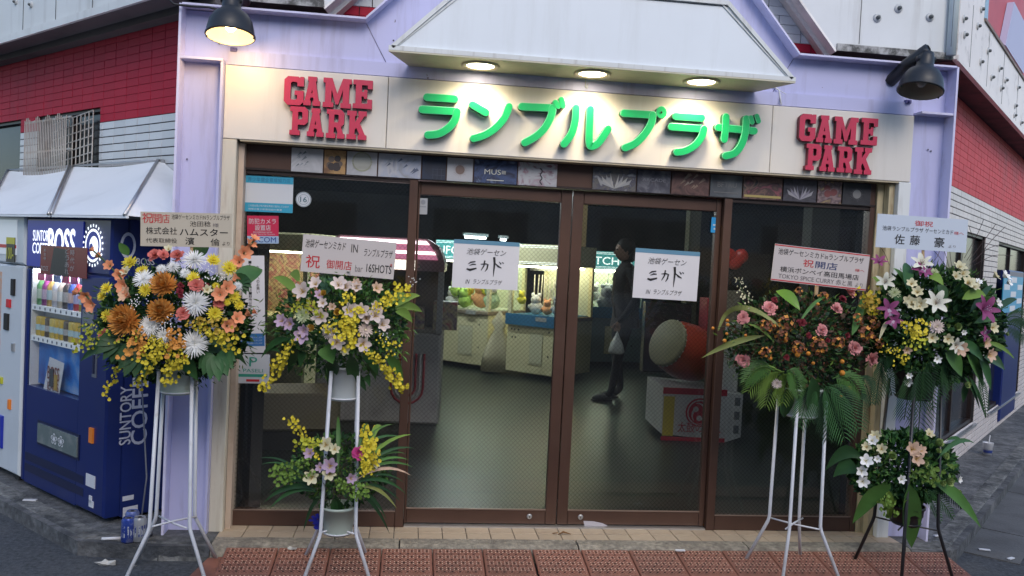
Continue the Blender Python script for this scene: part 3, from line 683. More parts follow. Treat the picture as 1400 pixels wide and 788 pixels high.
letter([{'p': [(140, 152), (383, 167)]}, [(380, 168), (368, 235), (318, 320), (240, 400), (150, 440)], {'p': [(452, 140), (452, 152)], 'r': .030}], c7)
letter([[(572, 178), (788, 192)], {'p': [(535, 265), (805, 284)]}, [(805, 284), (785, 350), (730, 420), (650, 465), (580, 477)]], c7)
letter([{'p': [(925, 270), (1225, 300)]}, [(990, 183), (985, 280), (975, 370)], [(1158, 200), (1148, 320), (1115, 420), (1060, 485), (985, 507)], {'p': [(1195, 190), (1205, 228)], 'r': .014}, {'p': [(1244, 178), (1258, 220)], 'r': .014}], c7)
p = PF(*c7(452, 146), YS-.05); MB().disc((p.x, YS-.052, p.z), .006, 10).build('letter_hole', mat('hole', (.01, .02, .01), .9), SG)

# jamb covers below the sign
jl = tag(MB().bbox(-.985, -.915, YS, .05, ZB-.002, 2.14, .003).build('jamb_cover', jamb_m), 'cream jamb cover between the left lilac column and the glass front', 'jamb')
jr = empty('jamb_cover', (2.70, 0, ZB), label='cream jamb cover with rusted foot beside the right lilac column', cat='jamb')
MB().bbox(2.69, 2.762, YS, .05, ZB-.002, 2.14, .003).build('outer_cover', white_metal, jr)
ry = mat('yellowed_jamb', (.50, .43, .27), .55, dirt=(.16, .08, .04), dscale=7, damt=.8, dlo=.5, dhi=.68, streak=True)
MB().box(2.655, 2.688, -.085, .04, ZB-.002, 2.13).build('inner_cover', ry, jr)
MB().box(2.615, 2.653, -.035, .04, ZB-.002, 2.13).build('inner_cover', ry, jr)
MB().box(-.913, -.885, -.07, .04, ZB-.002, 2.13).build('inner_cover', mat('pink_cream', (.5, .40, .32), .5, dirt=(.25, .15, .1), dscale=6), jl)

# ---------------------------------------------------------------- canopy with three downlights
YC = -.39; ZC = 2.583
cn = empty('entrance_canopy', (.9, YC, ZC), label='white boxed canopy with sloping ends above the shop sign', cat='canopy')
cx0, cx1 = PF(531, 71, YC).x, PF(1088, 112, YC).x; ztop = 2.93
za, zb_ = ZC+.005, ZC+.385
hh = zb_-za
MB().prism([(cx0+.03, za+.02), (cx1-.03, za+.02), (cx1-.03-(hh-.05), zb_-.03), (cx0+.03+(hh-.05), zb_-.03)], YC+.012, YC+.03).build('front_panel', canopy_white, cn)
def rimbar(a, b, w_, y0=YC, y1=YC+.05, nm='rim'):
    a = Vector((a[0], 0, a[1])); b = Vector((b[0], 0, b[1])); d = (b-a).normalized(); n = Vector((-d.z, 0, d.x))
    pl = [a, b, b+n*w_, a+n*w_]; MB().prism([(p.x, p.z) for p in pl], y0, y1).build(nm, white_metal, cn)
rimbar((cx0, za), (cx1, za), .022)
rimbar((cx1-.010, za+.0225), (cx1-hh-.0, zb_-.0), .020); rimbar((cx0+hh, zb_), (cx0+.010, za+.0225), .020)
rimbar((cx1-hh-.002, zb_+.001), (cx0+hh+.002, zb_+.001), .022, YC-.001)
rimbar((cx1-.045, za+.03), (cx1-hh-.03, zb_-.018), .006, YC+.006, YC+.012, 'bead'); rimbar((cx0+hh+.03, zb_-.018), (cx0+.045, za+.03), .006, YC+.006, YC+.012, 'bead')
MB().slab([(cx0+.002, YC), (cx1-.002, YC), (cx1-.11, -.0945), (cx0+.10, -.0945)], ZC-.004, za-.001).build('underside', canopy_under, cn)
MB().slab([(cx0+hh*1, YC+.03), (cx1-hh, YC+.03), (cx1-hh, -.0945), (cx0+hh, -.0945)], zb_-.03, zb_-.02).build('top', canopy_white, cn)
for sg, xx in ((1, cx0), (-1, cx1)):
    mb = MB(); a = (xx+sg*.02, za+.0005); b = (xx+sg*hh, zb_-.02)
    mb.add([(a[0], YC+.031, a[1]), (b[0], YC+.031, b[1]), (b[0], -.095, b[1]), (a[0]+sg*.09, -.095, a[1])], [(0, 1, 2, 3)]); mb.build('side_cheek', white_metal, cn)
warm = (1.0, .80, .48)
lampglow = mat('lamp_glow', (1, .9, .7), .5, emit=(1, .88, .62), estr=14)
ringm = mat('downlight_ring', (.55, .48, .34), .35)
for i, (u, v) in enumerate(((657, 90), (810, 101), (959, 112))):
    p = PG(u, v, ZC-.006); d = empty('downlight', (p.x, p.y, ZC-.004), label=('leftmost', 'middle', 'rightmost')[i]+' of the three glowing round downlights under the white canopy', cat='downlight', group='downlights under the canopy')
    MB().lathe([(.098, ZC-.0045), (.098, ZC-.010), (.090, ZC-.014), (.074, ZC-.012), (.068, ZC-.0046)], 28, 0, Matrix.Translation((p.x, p.y, 0))).build('ring', ringm, d)
    MB().disc((p.x, p.y, ZC-.0075), .070, 24, 0, None, 'z').build('lens', lampglow, d)
    ld = bpy.data.lights.new('downlight_lamp', 'SPOT'); lo = bpy.data.objects.new('downlight_lamp', ld); COL.objects.link(lo)
    ld.energy = 10.5; ld.color = (1, .80, .50); ld.spot_size = math.radians(150); ld.spot_blend = .6; ld.shadow_soft_size = .06
    lo.parent = d; lo.location = (0, 0, -.02)
# little hook under the canopy
p = PG(797, 112, ZC-.005); MB().tube([(p.x, -.125, ZC-.005), (p.x, -.128, ZC-.05), (p.x+.008, -.13, ZC-.056), (p.x+.010, -.128, ZC-.03)], .0025, 5).build('hook', alu, cn)
# cable from the canopy end
mb = MB(); a = PF(1064, 124, -.10); mb.tube([a+Vector((-.03, 0, .02)), a+Vector((0, -.01, 0)), a+Vector((.008, -.008, -.03)), a+Vector((.008, -.03, -.08))], .004, 6); mb.tube([a+Vector((.0, -.01, 0)), a+Vector((.05, -.006, -.02)), a+Vector((.20, -.004, -.03))], .002, 5)
mb.build('cable', white_metal, cn)

# ---------------------------------------------------------------- dome lamps
def dome_lamp(c, lean, label, lit, arm_to):
    r = empty('dome_wall_lamp', c, label=label, cat='wall lamp', group='black dome lamps at the two upper corners')
    R_ = .112; T = Matrix.Translation(c) @ lean
    prof_o = [(R_*1.02, -.004), (R_, 0), (R_*.985, .03), (R_*.9, .07), (R_*.72, .105), (R_*.45, .128), (.045, .140), (.043, .17), (.040, .19), (.034, .215), (.0, .22)]
    prof_i = [(R_*1.0, -.003), (R_*.97, .002), (R_*.955, .03), (R_*.87, .067), (R_*.69, .10), (R_*.42, .12), (0, .126)]
    MB().lathe(prof_o, 28, 0, T).lathe(prof_i, 28, 1, T).lathe([(R_*.99, -.006), (R_*1.05, -.003), (R_*1.05, .003), (R_*1.0, .006)], 28, 0, T).build('shade', [black_m, mat('lamp_inner', (.36, .31, .24), .5)], r)
    gm = mat('bulb_lit', (1, .9, .7), .4, emit=(1, .72, .36), estr=14) if lit else mat('bulb_off', (.35, .35, .33), .25)
    MB().ball((0, 0, .055), .028, 12, 8, 0, T, (1, 1, 1.3)).lathe([(.018, .09), (.02, .12)], 10, 1, T).build('bulb', [gm, alu], r)
    top = T @ Vector((0, 0, .20)); a = Vector(arm_to)
    mid = top.lerp(a, .5)+Vector((0, 0, .03))
    MB().tube([top, top+Vector((0, .0, .03)), mid, a], .034, 10).build('arm', black_m, r)
    kx = T @ Vector((0, .0, .18)); MB().tube([kx+Vector((-.05, 0, .0)), kx+Vector((.05, 0, 0))], .016, 8).build('pivot', black_m, r)
    for s in (-1, 1): MB().ball(T @ Vector((s*R_*.98, 0, -.008)), .006, 6, 4).build('clip', black_m, r)
    if lit:
        ld = bpy.data.lights.new('lamp_light', 'POINT'); lo = bpy.data.objects.new('lamp_light', ld); COL.objects.link(lo); ld.energy = 2.4; ld.color = (1, .66, .32); ld.shadow_soft_size = .035
        lo.parent = r; lo.location = (lean @ Vector((0, 0, -.045)))
    return r
p = PF(315, 49, -.33); dome_lamp(p, Matrix.Rotation(math.radians(-2), 4, 'Y') @ Matrix.Rotation(math.radians(-9), 4, 'X'), 'lit black dome lamp over the left lilac column', True, (p.x-.03, .10, 2.90))
p = PF(1258, 124, -.33); dome_lamp(p, Matrix.Rotation(math.radians(12), 4, 'Y') @ Matrix.Rotation(math.radians(-8), 4, 'X'), 'unlit black dome lamp over the right lilac column', False, (p.x-.03, -.085, 2.70))
mb = MB(); q = [PF(u, v, -.2) for (u, v) in ((225, -6), (238, 6), (262, 9), (285, 10), (300, 14))]; mb.tube(q, .006, 6); q2 = [PF(u, v, -.2) for (u, v) in ((318, -8), (324, 6), (322, 16), (330, 22))]; mb.tube(q2, .004, 6)
tag(mb.build('cable', black_m), 'dark loose cable looping over the left end of the lilac beam', 'cable')
for u, v in ((320, 69), (1240, 140)):
    p = PF(u, v, -.10); tag(MB().cbox((p.x, -.105, p.z), (.03, .03, .02)).ball((p.x, -.125, p.z), .008, 8, 5).build('lamp_bracket', mat('purple_dark', (.12, .11, .28), .5)), 'small stub bracket on the beam beneath the '+('lit left' if u < 700 else 'unlit right')+' dome lamp', 'bracket')

# ---------------------------------------------------------------- glass front
XF = lambda u, v, y=0: PF(u, v, y).x
def ZF(u, v, y=0): return PF(u, v, y).z
xA = -.926; xP0, xP1 = -.030, .012; xM = .861; xQ0, xQ1 = 1.718, 1.765; xE = 2.612
zH = 2.0
hd = empty('door_header', (.86, 0, zH), label='bronze header band behind the row of game posters', cat='header')
MB().box(xA, xE, -.02, .10, zH+.002, 2.134).build('band', brown, hd); MB().box(xA+.001, xE-.001, -.028, -.02, zH+.0, zH+.012).build('drip', brown_dark, hd)
def fixed_window(x0, x1, label, w0=.035, w1=.035):
    r = empty('fixed_window', ((x0+x1)/2, 0, ZB), label=label, cat='shop window')
    t = .03
    MB().bbox(x0, x0+w0, -.025, .04, ZB, zH, .003).build('stile', brown, r); MB().bbox(x1-w1, x1, -.025, .04, ZB, zH, .003).build('stile', brown, r)
    MB().bbox(x0+w0, x1-w1, -.022, .04, ZB, ZB+.082, .004).build('bottom_rail', brown, r)
    MB().box(x0+w0, x1-w1, -.024, -.018, ZB+.083, ZB+.089).build('bead', mat('bead', (.30, .22, .18), .3, metal=.5), r)
    MB().box(x0+w0, x1-w1, -.018, .03, zH-.02, zH-.001).build('top_rail', brown_dark, r)
    MB().box(x0+w0-.002, x1-w1+.002, .0, .005, ZB+.08, zH-.018).build('pane', G_wire, r)
    return r
fixed_window(xA, xP1, 'left fixed pane of wired glass carrying the stickers and notice', .035, .046)
fixed_window(xQ0, xE, 'right fixed pane of wired glass behind the orange flowers', .046, .03)
def door(x0, x1, label, yo, s0, s1, lockx):
    r = empty('sliding_door', ((x0+x1)/2, yo, ZB), label=label, cat='door', group='pair of sliding glass doors')
    b = ZB+.012
    MB().bbox(x0, x0+s0, yo, yo+.04, b, zH-.004, .003).build('stile', brown, r); MB().bbox(x1-s1, x1, yo, yo+.04, b, zH-.004, .003).build('stile', brown, r)
    MB().bbox(x0+s0, x1-s1, yo+.002, yo+.04, b, b+.078, .004).build('bottom_rail', brown, r)
    MB().box(x0+s0, x1-s1, yo-.002, yo+.004, b+.079, b+.086).build('bead', MATS['bead'], r)
    MB().bbox(x0+s0, x1-s1, yo+.002, yo+.04, 1.925, zH-.004, .004).build('top_rail', brown, r)
    MB().box(x0+s0-.002, x1-s1+.002, yo+.018, yo+.023, b+.07, 1.93).build('pane', G_wire, r)
    T = Matrix.Translation((lockx, yo-.001, b+.045)) @ Matrix.Rotation(PI/2, 4, 'X')
    MB().lathe([(.015, 0), (.015, .003), (.011, .006), (0, .006)], 16, 0, T).box(-.002, .002, -.006, .006, .0061, .0068, 1, T).build('lock', [alu, rubber], r)
    return r
D1 = door(xP1+.002, xM-.0025, 'left sliding glass door with dark bronze frame and notice', .012, .012, .060, XF(724, 710))
D2 = door(xM+.0025, xQ0-.002, 'right sliding glass door with dark bronze frame and notice', .012, .060, .030, XF(794, 711))
D2['label'] = 'right sliding glass door with scuffed paint on its bottom rail'
# worn patch of pale paint on the right door
p0, p1 = PF(800, 714, .01), PF(838, 723, .01)
MB().add([(p0.x-.01, .0125, p0.z+.006), (p0.x+.05, .0125, p0.z+.004), (p0.x+.10, .0125, p0.z-.006), (p1.x, .0125, p1.z+.002), (p0.x+.08, .0125, p1.z+.001), (p0.x+.0, .0125, p1.z+.006)], [(0, 5, 4, 3, 2, 1)]).build('scuff', mat('scuff', (.45, .42, .45), .6), D2)
MB().box(xP1+.004, xQ0-.004, -.02, .07, ZB-.004, ZB+.008).build('door_sill', alu, hd)

# posters along the header: each its own print
def pst(u0, u1, vt, lab, m, extra=None, yy=-.032, hz=None):
    a = PF(u0, vt, yy); b = PF(u1, vt+(u1-u0)*.065, yy); z0, z1 = zH+.004, 2.128
    if hz: z1 = hz
    r = MB().bbox(a.x, b.x-.003, yy, yy+.004, z0, z1, .001).build('game_poster', m)
    tag(r, lab, 'poster', 'small posters along the header')
    if extra: extra(r, a.x, b.x-.003, z0, z1, yy-.001)
    return r
pale = (.42, .42, .43); ink = (.09, .09, .11)
def motif(kind, c1, c2=None, text=None):
    m1 = mat('print_'+'_'.join(str(int(x*99)) for x in c1), c1, .5); m2 = mat('print_'+'_'.join(str(int(x*99)) for x in (c2 or c1)), c2 or c1, .5)
    def fn(r, x0, x1, z0, z1, y):
        W_, H_ = x1-x0, z1-z0; cx, cz = (x0+x1)/2, (z0+z1)/2; mb = MB()
        if kind == 'burst':
            for k in range(26):
                a = 2*PI*k/26; L_ = H_*(.30+.12*random.random())
                mb.add([(cx+math.cos(a-.09)*H_*.12, y, cz+math.sin(a-.09)*H_*.12), (cx+math.cos(a+.09)*H_*.12, y, cz+math.sin(a+.09)*H_*.12), (cx+math.cos(a)*L_, y, cz+math.sin(a)*L_)], [(0, 1, 2)])
            mb.disc((cx, y-.0003, cz), H_*.2, 16, 1)
        elif kind == 'ring':
            for rr, mi in ((.42, 0), (.36, 1)): mb.disc((cx, y-.0002*mi, cz+.01), H_*rr, 24, mi)
        elif kind == 'shards':
            for k in range(9):
                x = x0+W_*random.uniform(.08, .8); z = z0+H_*random.uniform(.15, .75); L_ = W_*random.uniform(.1, .2)
                mb.add([(x, y-.0001*k, z), (x+L_, y-.0001*k, z+L_*.6), (x+L_*.7, y-.0001*k, z+L_*.9)], [(0, 1, 2)], k % 2)
        elif kind == 'blob':
            for k in range(7): mb.disc((cx+W_*random.uniform(-.25, .25), y-.0001*k, cz+H_*random.uniform(-.25, .3)), H_*random.uniform(.08, .2), 9, k % 2)
        elif kind == 'rays':
            for k in range(-4, 5):
                if k: mb.add([(cx, y-.0001*abs(k), z0+.01), (cx+k*W_*.10, y-.0001*abs(k), z0+H_*(.85-.08*abs(k))), (cx+k*W_*.085, y-.0001*abs(k), z0+H_*.3)], [(0, 1, 2) if k < 0 else (0, 2, 1)], k % 2)
        elif kind == 'grid':
            for k in range(3): mb.box(x0+W_*(.45+.18*k), x0+W_*(.47+.18*k), y, y+.0005, z0+.004, z0+H_*.5)
            for k in range(2): mb.box(x0+W_*.4, x1-.004, y, y+.0005, z0+H_*(.2+.25*k), z0+H_*(.22+.25*k), 1)
        if text:
            for (s, a, b, w_, h_) in text: add_text(mb, s, x0+W_*a, z0+H_*b, W_*w_, H_*h_, y-.0015, 1, None, .01)
        if mb.v: mb.build('print', [m1, m2], r)
    return fn
noise_p = lambda n, cols, sc=9, kind='noise', dist=2: print_mat('poster_'+n, cols, len(MATS), sc, kind, .45, dist)
gy = lambda v: (v, v, v*1.04)
pst(399, 443, 201, 'pale poster with grey slanting shapes, leftmost of the header row', noise_p('a', (gy(.34), gy(.44), gy(.38), gy(.5)), 5), motif('shards', (.16, .18, .2), (.26, .28, .3)))
pst(444, 474, 204, 'narrow ochre poster with dark figures, second in the header row', noise_p('b', ((.30, .16, .06), (.42, .25, .10), (.16, .08, .04)), 8), motif('blob', (.04, .03, .03), (.12, .09, .07)))
pst(475, 517, 206, 'pale poster with a yellow green round emblem', noise_p('c', (gy(.36), gy(.44), gy(.4)), 7), motif('ring', (.30, .31, .22), (.38, .38, .34), [('◇◆◇', .12, .48, .76, .22), ('ᴗᴗᴗᴗ', .2, .3, .6, .1)]))
pst(518, 577, 209, 'wide silver blue poster with steel coloured shards', noise_p('d', (gy(.28), (.34, .37, .46), gy(.44), (.22, .24, .32)), 6), motif('shards', (.10, .12, .18), (.30, .32, .36)))
pst(578, 611, 214, 'small near black poster with a blue grid corner', noise_p('e', ((.015, .018, .03), (.02, .03, .06), (.06, .10, .20)), 3), motif('grid', (.05, .06, .09), (.05, .06, .09)))
pst(612, 648, 217, 'white poster with a brown round mandala', noise_p('f', (gy(.40), gy(.46)), 4), motif('burst', (.26, .18, .15), (.20, .14, .12)))
pst(649, 708, 220, 'dark blue poster with pale MUS lettering', noise_p('g', ((.015, .02, .05), (.05, .08, .18), (.02, .025, .06), (.16, .22, .36)), 6), motif('', (.6, .6, .5), (.62, .62, .52), [('MUS≡', .24, .38, .5, .22), ('──', .3, .12, .4, .03)]))
pst(709, 763, 224, 'white poster with pink sketch marks and a torn dark line', noise_p('h', (gy(.36), (.30, .16, .2), gy(.38), gy(.42), (.2, .1, .13)), 9), motif('', (.03, .03, .04), (.03, .03, .04), [('⌇', .55, .05, .08, .75)]))
pst(811, 871, 231, 'dark grey poster with scratchy silver lettering along its foot', noise_p('i', ((.05, .055, .08), (.12, .11, .10), (.06, .06, .09), (.30, .30, .30)), 14), motif('rays', (.3, .3, .3), (.36, .35, .33)))
pst(872, 918, 235, 'blackish poster with thin faint title lettering', noise_p('j', ((.03, .03, .045), (.06, .06, .08), (.16, .16, .18)), 10), motif('', (.25, .25, .27), (.22, .22, .25), [('ARCADE', .15, .5, .7, .14)]))
pst(919, 971, 238, 'dark maroon poster with a brown metallic title', noise_p('k', ((.05, .022, .022), (.12, .06, .05), (.04, .02, .02)), 9), motif('shards', (.22, .15, .11), (.25, .19, .15)))
pst(972, 1016, 241, 'slate grey poster with a faint ring title', noise_p('l', ((.05, .055, .065), (.09, .10, .11), (.15, .16, .17)), 5), motif('', (.16, .16, .16), (.17, .17, .17), [('BFTRU', .22, .45, .6, .22), ('────', .12, .2, .76, .03)]))
pst(1017, 1071, 244, 'poster of pink and brown figures with a yellow bottom band', noise_p('m', ((.25, .07, .09), (.05, .03, .03), (.16, .09, .07), (.03, .03, .03)), 8), motif('', (.35, .28, .08), (.38, .30, .1), [('▬▬▬', .03, .08, .94, .10)]))
pst(1072, 1118, 247, 'black poster with white wing shaped rays', noise_p('n', ((.02, .02, .03), (.06, .055, .07), (.03, .03, .035)), 8), motif('rays', (.30, .29, .32), (.2, .19, .24)))
pst(1119, 1152, 250, 'crowded red and grey poster, second from the right end', noise_p('o', ((.15, .05, .05), (.25, .18, .18), (.08, .05, .06), (.28, .2, .10)), 12), motif('blob', (.18, .05, .05), (.2, .18, .19)))
pst(1153, 1192, 252, 'black poster with a small pale starburst, rightmost of the row', noise_p('p', ((.015, .015, .02), (.035, .035, .04)), 6), motif('burst', (.14, .14, .15), (.2, .2, .2)))

# ---------------------------------------------------------------- notices and stickers on the glass
ink_b = mat('black_ink', (.01, .01, .012), .6); ink_r = mat('red_ink', (.52, .02, .03), .6); paper = mat('paper_white', (.62, .62, .66), .6, var=.02, vscale=8)
blue_t = mat('blue_tape', (.10, .24, .36), .5); cyan_p = mat('cyan_print', (.03, .30, .46), .45); sick = mat('sticker_white', (.55, .58, .62), .4)
def quadM(p0, p1, p2):
    """frame with origin at the lower left corner p2, x towards lower right, z up to p0; returns matrix, width, height"""
    z = (p0-p2); H_ = z.length; x = (p1-p0); W_ = x.length; x = x.normalized(); z = (z-x*z.dot(x)).normalized(); y = z.cross(x)
    M = Matrix((x, y, z)).transposed().to_4x4(); M.translation = p2; return M, W_, H_
def sheet(name, corners, y, th, m, label, cat, items, mats, group=None, back=True):
    """flat sheet with print: items are (text, x, y, w, h, mat index[, offset][, shear]) in fractions from the top left"""
    P0, P1, P2 = [PF(*c, y) for c in corners]; M, W_, H_ = quadM(P0, P1, P2)
    r = empty(name, M=M, label=label, cat=cat, group=group)
    MB().box(0, W_, 0, th, 0, H_).build('board', m, r)
    lays = {}
    for it in items:
        s, x, yy, w_, h_, mi = it[:6]; off = it[6] if len(it) > 6 else 0; shr = it[7] if len(it) > 7 else 0
        mb = lays.setdefault(mi, MB())
        if s == '#': mb.box(x*W_, (x+w_)*W_, -.0006-.0001*mi, 0, (1-yy-h_)*H_, (1-yy)*H_)
        elif s == 'O': mb.disc(((x+w_/2)*W_, -.0008-.0001*mi, (1-yy-h_/2)*H_), h_/2*H_, 20)
        else: add_text(mb, s, x*W_, (1-yy-h_)*H_, w_*W_, h_*H_, -.0012, 0, None, off, 0, shr)
    for mi, mb in lays.items(): mb.build('lettering' if any(i[0] not in '#O' for i in items if i[5] == mi) else 'printed_area', mats[mi], r)
    return r, W_, H_
# brush strokes for the handwritten notices
def brush(r, W_, H_, strokes, m):
    mb = MB()
    for st in strokes:
        pts = [Vector((x*W_, -.0014, (1-y)*H_)) for x, y, _ in st]; ws = [k*H_ for _, _, k in st]
        L_ = []; R_ = []
        for i, p in enumerate(pts):
            d = (pts[min(i+1, len(pts)-1)]-pts[max(0, i-1)]).normalized(); n = Vector((-d.z, 0, d.x)); L_.append(p+n*ws[i]/2); R_.append(p-n*ws[i]/2)
        n_ = len(pts); mb.add(L_+R_, [(i, i+1, n_+i+1, n_+i) for i in range(n_-1)])
    mb.build('brush_lettering', m, r)
mikado = [[(.23, .50, .01), (.27, .46, .03), (.34, .44, .022)], [(.25, .53, .01), (.30, .50, .03), (.35, .50, .02)], [(.21, .60, .03), (.26, .62, .05), (.36, .58, .03)],
          [(.42, .49, .015), (.50, .48, .03), (.53, .49, .035), (.52, .58, .03), (.49, .64, .012)], [(.48, .41, .03), (.47, .52, .03), (.43, .62, .014)],
          [(.62, .33, .05), (.63, .45, .045), (.625, .60, .03), (.62, .74, .008)], [(.64, .46, .015), (.69, .52, .04), (.74, .55, .015)], [(.70, .42, .012), (.73, .47, .03)], [(.74, .43, .012), (.77, .45, .025)]]
mk = (ink_b, blue_t)
for (cs, lab) in (((((617, 327), (707, 332), (617.5, 393))), 'white handwritten notice with blue top edge on the left glass door'), (((868, 339), (956, 345), (864.5, 407)), 'white handwritten notice with blue top edge on the right glass door')):
    r, W_, H_ = sheet('paper_notice', cs, -.003+.012, .001, paper, lab, 'notice', [('池袋ゲーセン', .20, .17, .60, .13, 0, -.012, .25), ('IN', .20, .82, .07, .09, 0, 0, .3), ('ランブルプラザ', .32, .80, .44, .11, 0, -.0, .35), ('#', 0, 0, 1, .085, 1)], mk)
    brush(r, W_, H_, mikado, ink_b)
r, _, _ = sheet('cooperation_sticker', ((337, 240), (403, 243), (334, 289)), -.006, .002, sick, 'cyan and white shop cooperation sticker at the top of the left pane', 'sticker',
    [('#', 0, 0, 1, .2, 0), ('#', 0, .75, 1, .25, 0), ('青少年健全育成協力店', .06, .04, .88, .12, 1), ('この店は青少年の健全育成に協力しています', .08, .80, .84, .06, 2), ('地域の青少年育成協力事業', .08, .90, .70, .055, 2)], (cyan_p, mat('deep_cyan', (.01, .12, .22), .5), sick))
sheet('camera_warning_sticker', ((338, 295), (381, 295.5), (338, 333)), -.006, .002, mat('sticker_crimson', (.48, .02, .07), .4), 'red and blue security camera sticker below the cyan one', 'sticker',
    [('防犯カメラ', .06, .10, .86, .20, 1), ('設置店', .25, .33, .5, .20, 1), ('RECORDING NOW', .20, .57, .6, .05, 1), ('Good Security System', .12, .64, .76, .05, 1), ('#', 0, .73, 1, .27, 0), ('SECOM', .10, .77, .82, .19, 2, .02)], (mat('sticker_paleblue', (.30, .42, .58), .4), sick, mat('sticker_navy', (.02, .05, .22), .4)))
P0 = PF(415, 273, -.006); r = empty('age_sticker', P0, label='small round white sticker with the number 16 on the left pane', cat='sticker')
MB().disc((P0.x, P0.y, P0.z), .040, 28).build('board', sick, r); mb = MB(); mb.lathe([(.038, 0), (.038, .0006), (.036, .0006), (.036, 0)], 28, 0, Matrix.Translation((P0.x, P0.y-.0005, P0.z)) @ Matrix.Rotation(PI/2, 4, 'X'))
mb.lathe([(.027, 0), (.027, .0006), (.0255, .0006), (.0255, 0)], 28, 0, Matrix.Translation((P0.x, P0.y-.0005, P0.z)) @ Matrix.Rotation(PI/2, 4, 'X')); add_text(mb, '16', P0.x-.017, P0.z-.014, .034, .028, P0.y-.0012, 0, None, .03); mb.build('lettering', mat('slate_ink', (.05, .12, .16), .5), r)
# tall vertical notice
r, W_, H_ = sheet('request_notice', ((330, 350), (371, 350), (322, 483)), -.006, .001, paper, 'tall white notice with vertical lines of text, partly hidden by flowers', 'notice', [('#', .0, .80, .98, .13, 1)], (ink_b, mat('notice_blue', (.03, .15, .40), .5)))
mb = MB()
for col, s, z_ in ((.78, 'お客様へのお願い', .10), (.52, '16歳未満のお客様は18時以降入場できません', .05), (.22, '18歳未満のお客様は22時以降入場できません', .05)):
    n = len(s); hh_ = .70/22 if n > 10 else .036
    for k, ch in enumerate(s):
        add_text(mb, ch, (col-.05)*W_, (1-z_-(k+1)*hh_)*H_, .10*W_, hh_*.85*H_, -.0012, 0, None, .01)
mb.build('lettering', ink_b, r); mb = MB()
for k in range(3): add_text(mb, 'ご理解とご協力をお願いいたします', .05*W_, (1-.85-.03*k)*H_, .85*W_, .018*H_, -.0014)
mb.build('lettering', sick, r)
sheet('payment_sticker', ((324, 484), (369, 485), (323, 524)), -.006, .002, sick, 'small white sticker with a green looped emblem below the tall notice', 'sticker',
    [('P', .38, .10, .24, .32, 0), ('PASELI', .2, .50, .6, .12, 0), ('#', .06, .68, .88, .10, 0), ('#', .3, .86, .4, .08, 1)], (mat('sticker_green', (.03, .30, .22), .5), ink_r))
sheet('door_sticker', ((573, 271), (585, 271.5), (572, 293)), .004+.012, .001, mat('sticker_grey', (.40, .41, .42), .5), 'tiny pale tag sticker in the top corner of the left door', 'sticker', [('O', .25, .1, .5, .3, 0), ('#', .15, .5, .7, .06, 0)], (mat('sticker_mid', (.25, .26, .28), .5),))
sheet('door_sticker', ((973, 297), (985.5, 298), (971.5, 318)), .004+.012, .001, mat('sticker_sky', (.02, .28, .60), .4), 'tiny bright blue tag hanging in the top corner of the right door', 'sticker', [('#', .2, .45, .6, .1, 0), ('#', .3, .7, .3, .1, 0)], (sick,))

# ---------------------------------------------------------------- interior room
rm = empty('arcade_room', (.8, 3, ZB), kind='structure')
rp = [(-.80, .12), (-.92, .55), (-5.5, 5.3), (-5.5, 12), (8.5, 12), (8.5, 6.0), (2.95, .55), (2.62, .12)]
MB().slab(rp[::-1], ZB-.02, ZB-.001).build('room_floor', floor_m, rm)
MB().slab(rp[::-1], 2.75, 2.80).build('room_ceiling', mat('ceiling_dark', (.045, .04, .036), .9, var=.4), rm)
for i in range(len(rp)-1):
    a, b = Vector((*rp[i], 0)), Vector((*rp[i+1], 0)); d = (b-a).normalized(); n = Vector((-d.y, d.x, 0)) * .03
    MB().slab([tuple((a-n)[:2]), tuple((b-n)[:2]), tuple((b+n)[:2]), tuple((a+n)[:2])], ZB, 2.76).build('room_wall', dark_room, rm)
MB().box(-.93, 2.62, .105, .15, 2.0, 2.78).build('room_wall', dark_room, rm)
# a column seen through the doors and a lighter one on the right
tag(MB().box(2.10, 2.33, 6.6, 6.85, ZB, 2.75).build('column', mat('ochre_column', (.22, .15, .06), .7)), 'ochre interior column showing above the machines through the left door', 'column')
tag(MB().box(3.30, 3.44, 5.2, 5.35, ZB, 2.75).build('column', mat('olive_column', (.12, .11, .07), .7)), 'thin olive interior column through the right door', 'column')
tag(MB().box(4.05, 4.35, 3.6, 3.8, ZB, 2.75).build('column', mat('grey_green_column', (.10, .10, .09), .7)), 'grey interior pillar behind the right fixed pane', 'column')
# the ceiling tubes are unseen, added to brighten the room and its machines
def tube_light(x, y, z, L_, ang, lab, e=9):
    M = frame((x, y, z), math.radians(ang)); r = empty('fluorescent_lamp', M=M, label=lab, cat='lamp', group='fluorescent lamps in the arcade')
    MB().box(-L_/2, L_/2, -.04, .04, .02, .06).build('housing', mat('lamp_housing', (.4, .4, .4), .6), r)
    MB().tube([(-L_/2+.03, 0, 0), (L_/2-.03, 0, 0)], .016, 8).build('tube', mat('tube_glow_%d' % e, (1, 1, 1), .5, emit=(.82, .95, 1.0), estr=e), r)
q = PF(650, 325, 7.3); tube_light(q.x, 7.3, q.z, .36, 5, 'left short fluorescent lamp above the claw machines', 14)
q = PF(688, 328, 7.5); tube_light(q.x, 7.5, q.z, .14, 5, 'tiny fluorescent lamp right of the longer one', 14)
tube_light(-.6, 4.6, 2.70, 1.2, 45, 'ceiling fluorescent lamp over the left part of the room', 75)
tube_light(.43, 5.6, 2.62, 1.5, -45, 'ceiling fluorescent lamp before the claw machines', 150)
tube_light(2.2, 1.5, 2.68, 1.2, 0, 'ceiling fluorescent lamp over the drum machine', 55)
tube_light(4.2, 5.0, 2.70, 1.2, 45, 'ceiling fluorescent lamp over the right part of the room', 8)

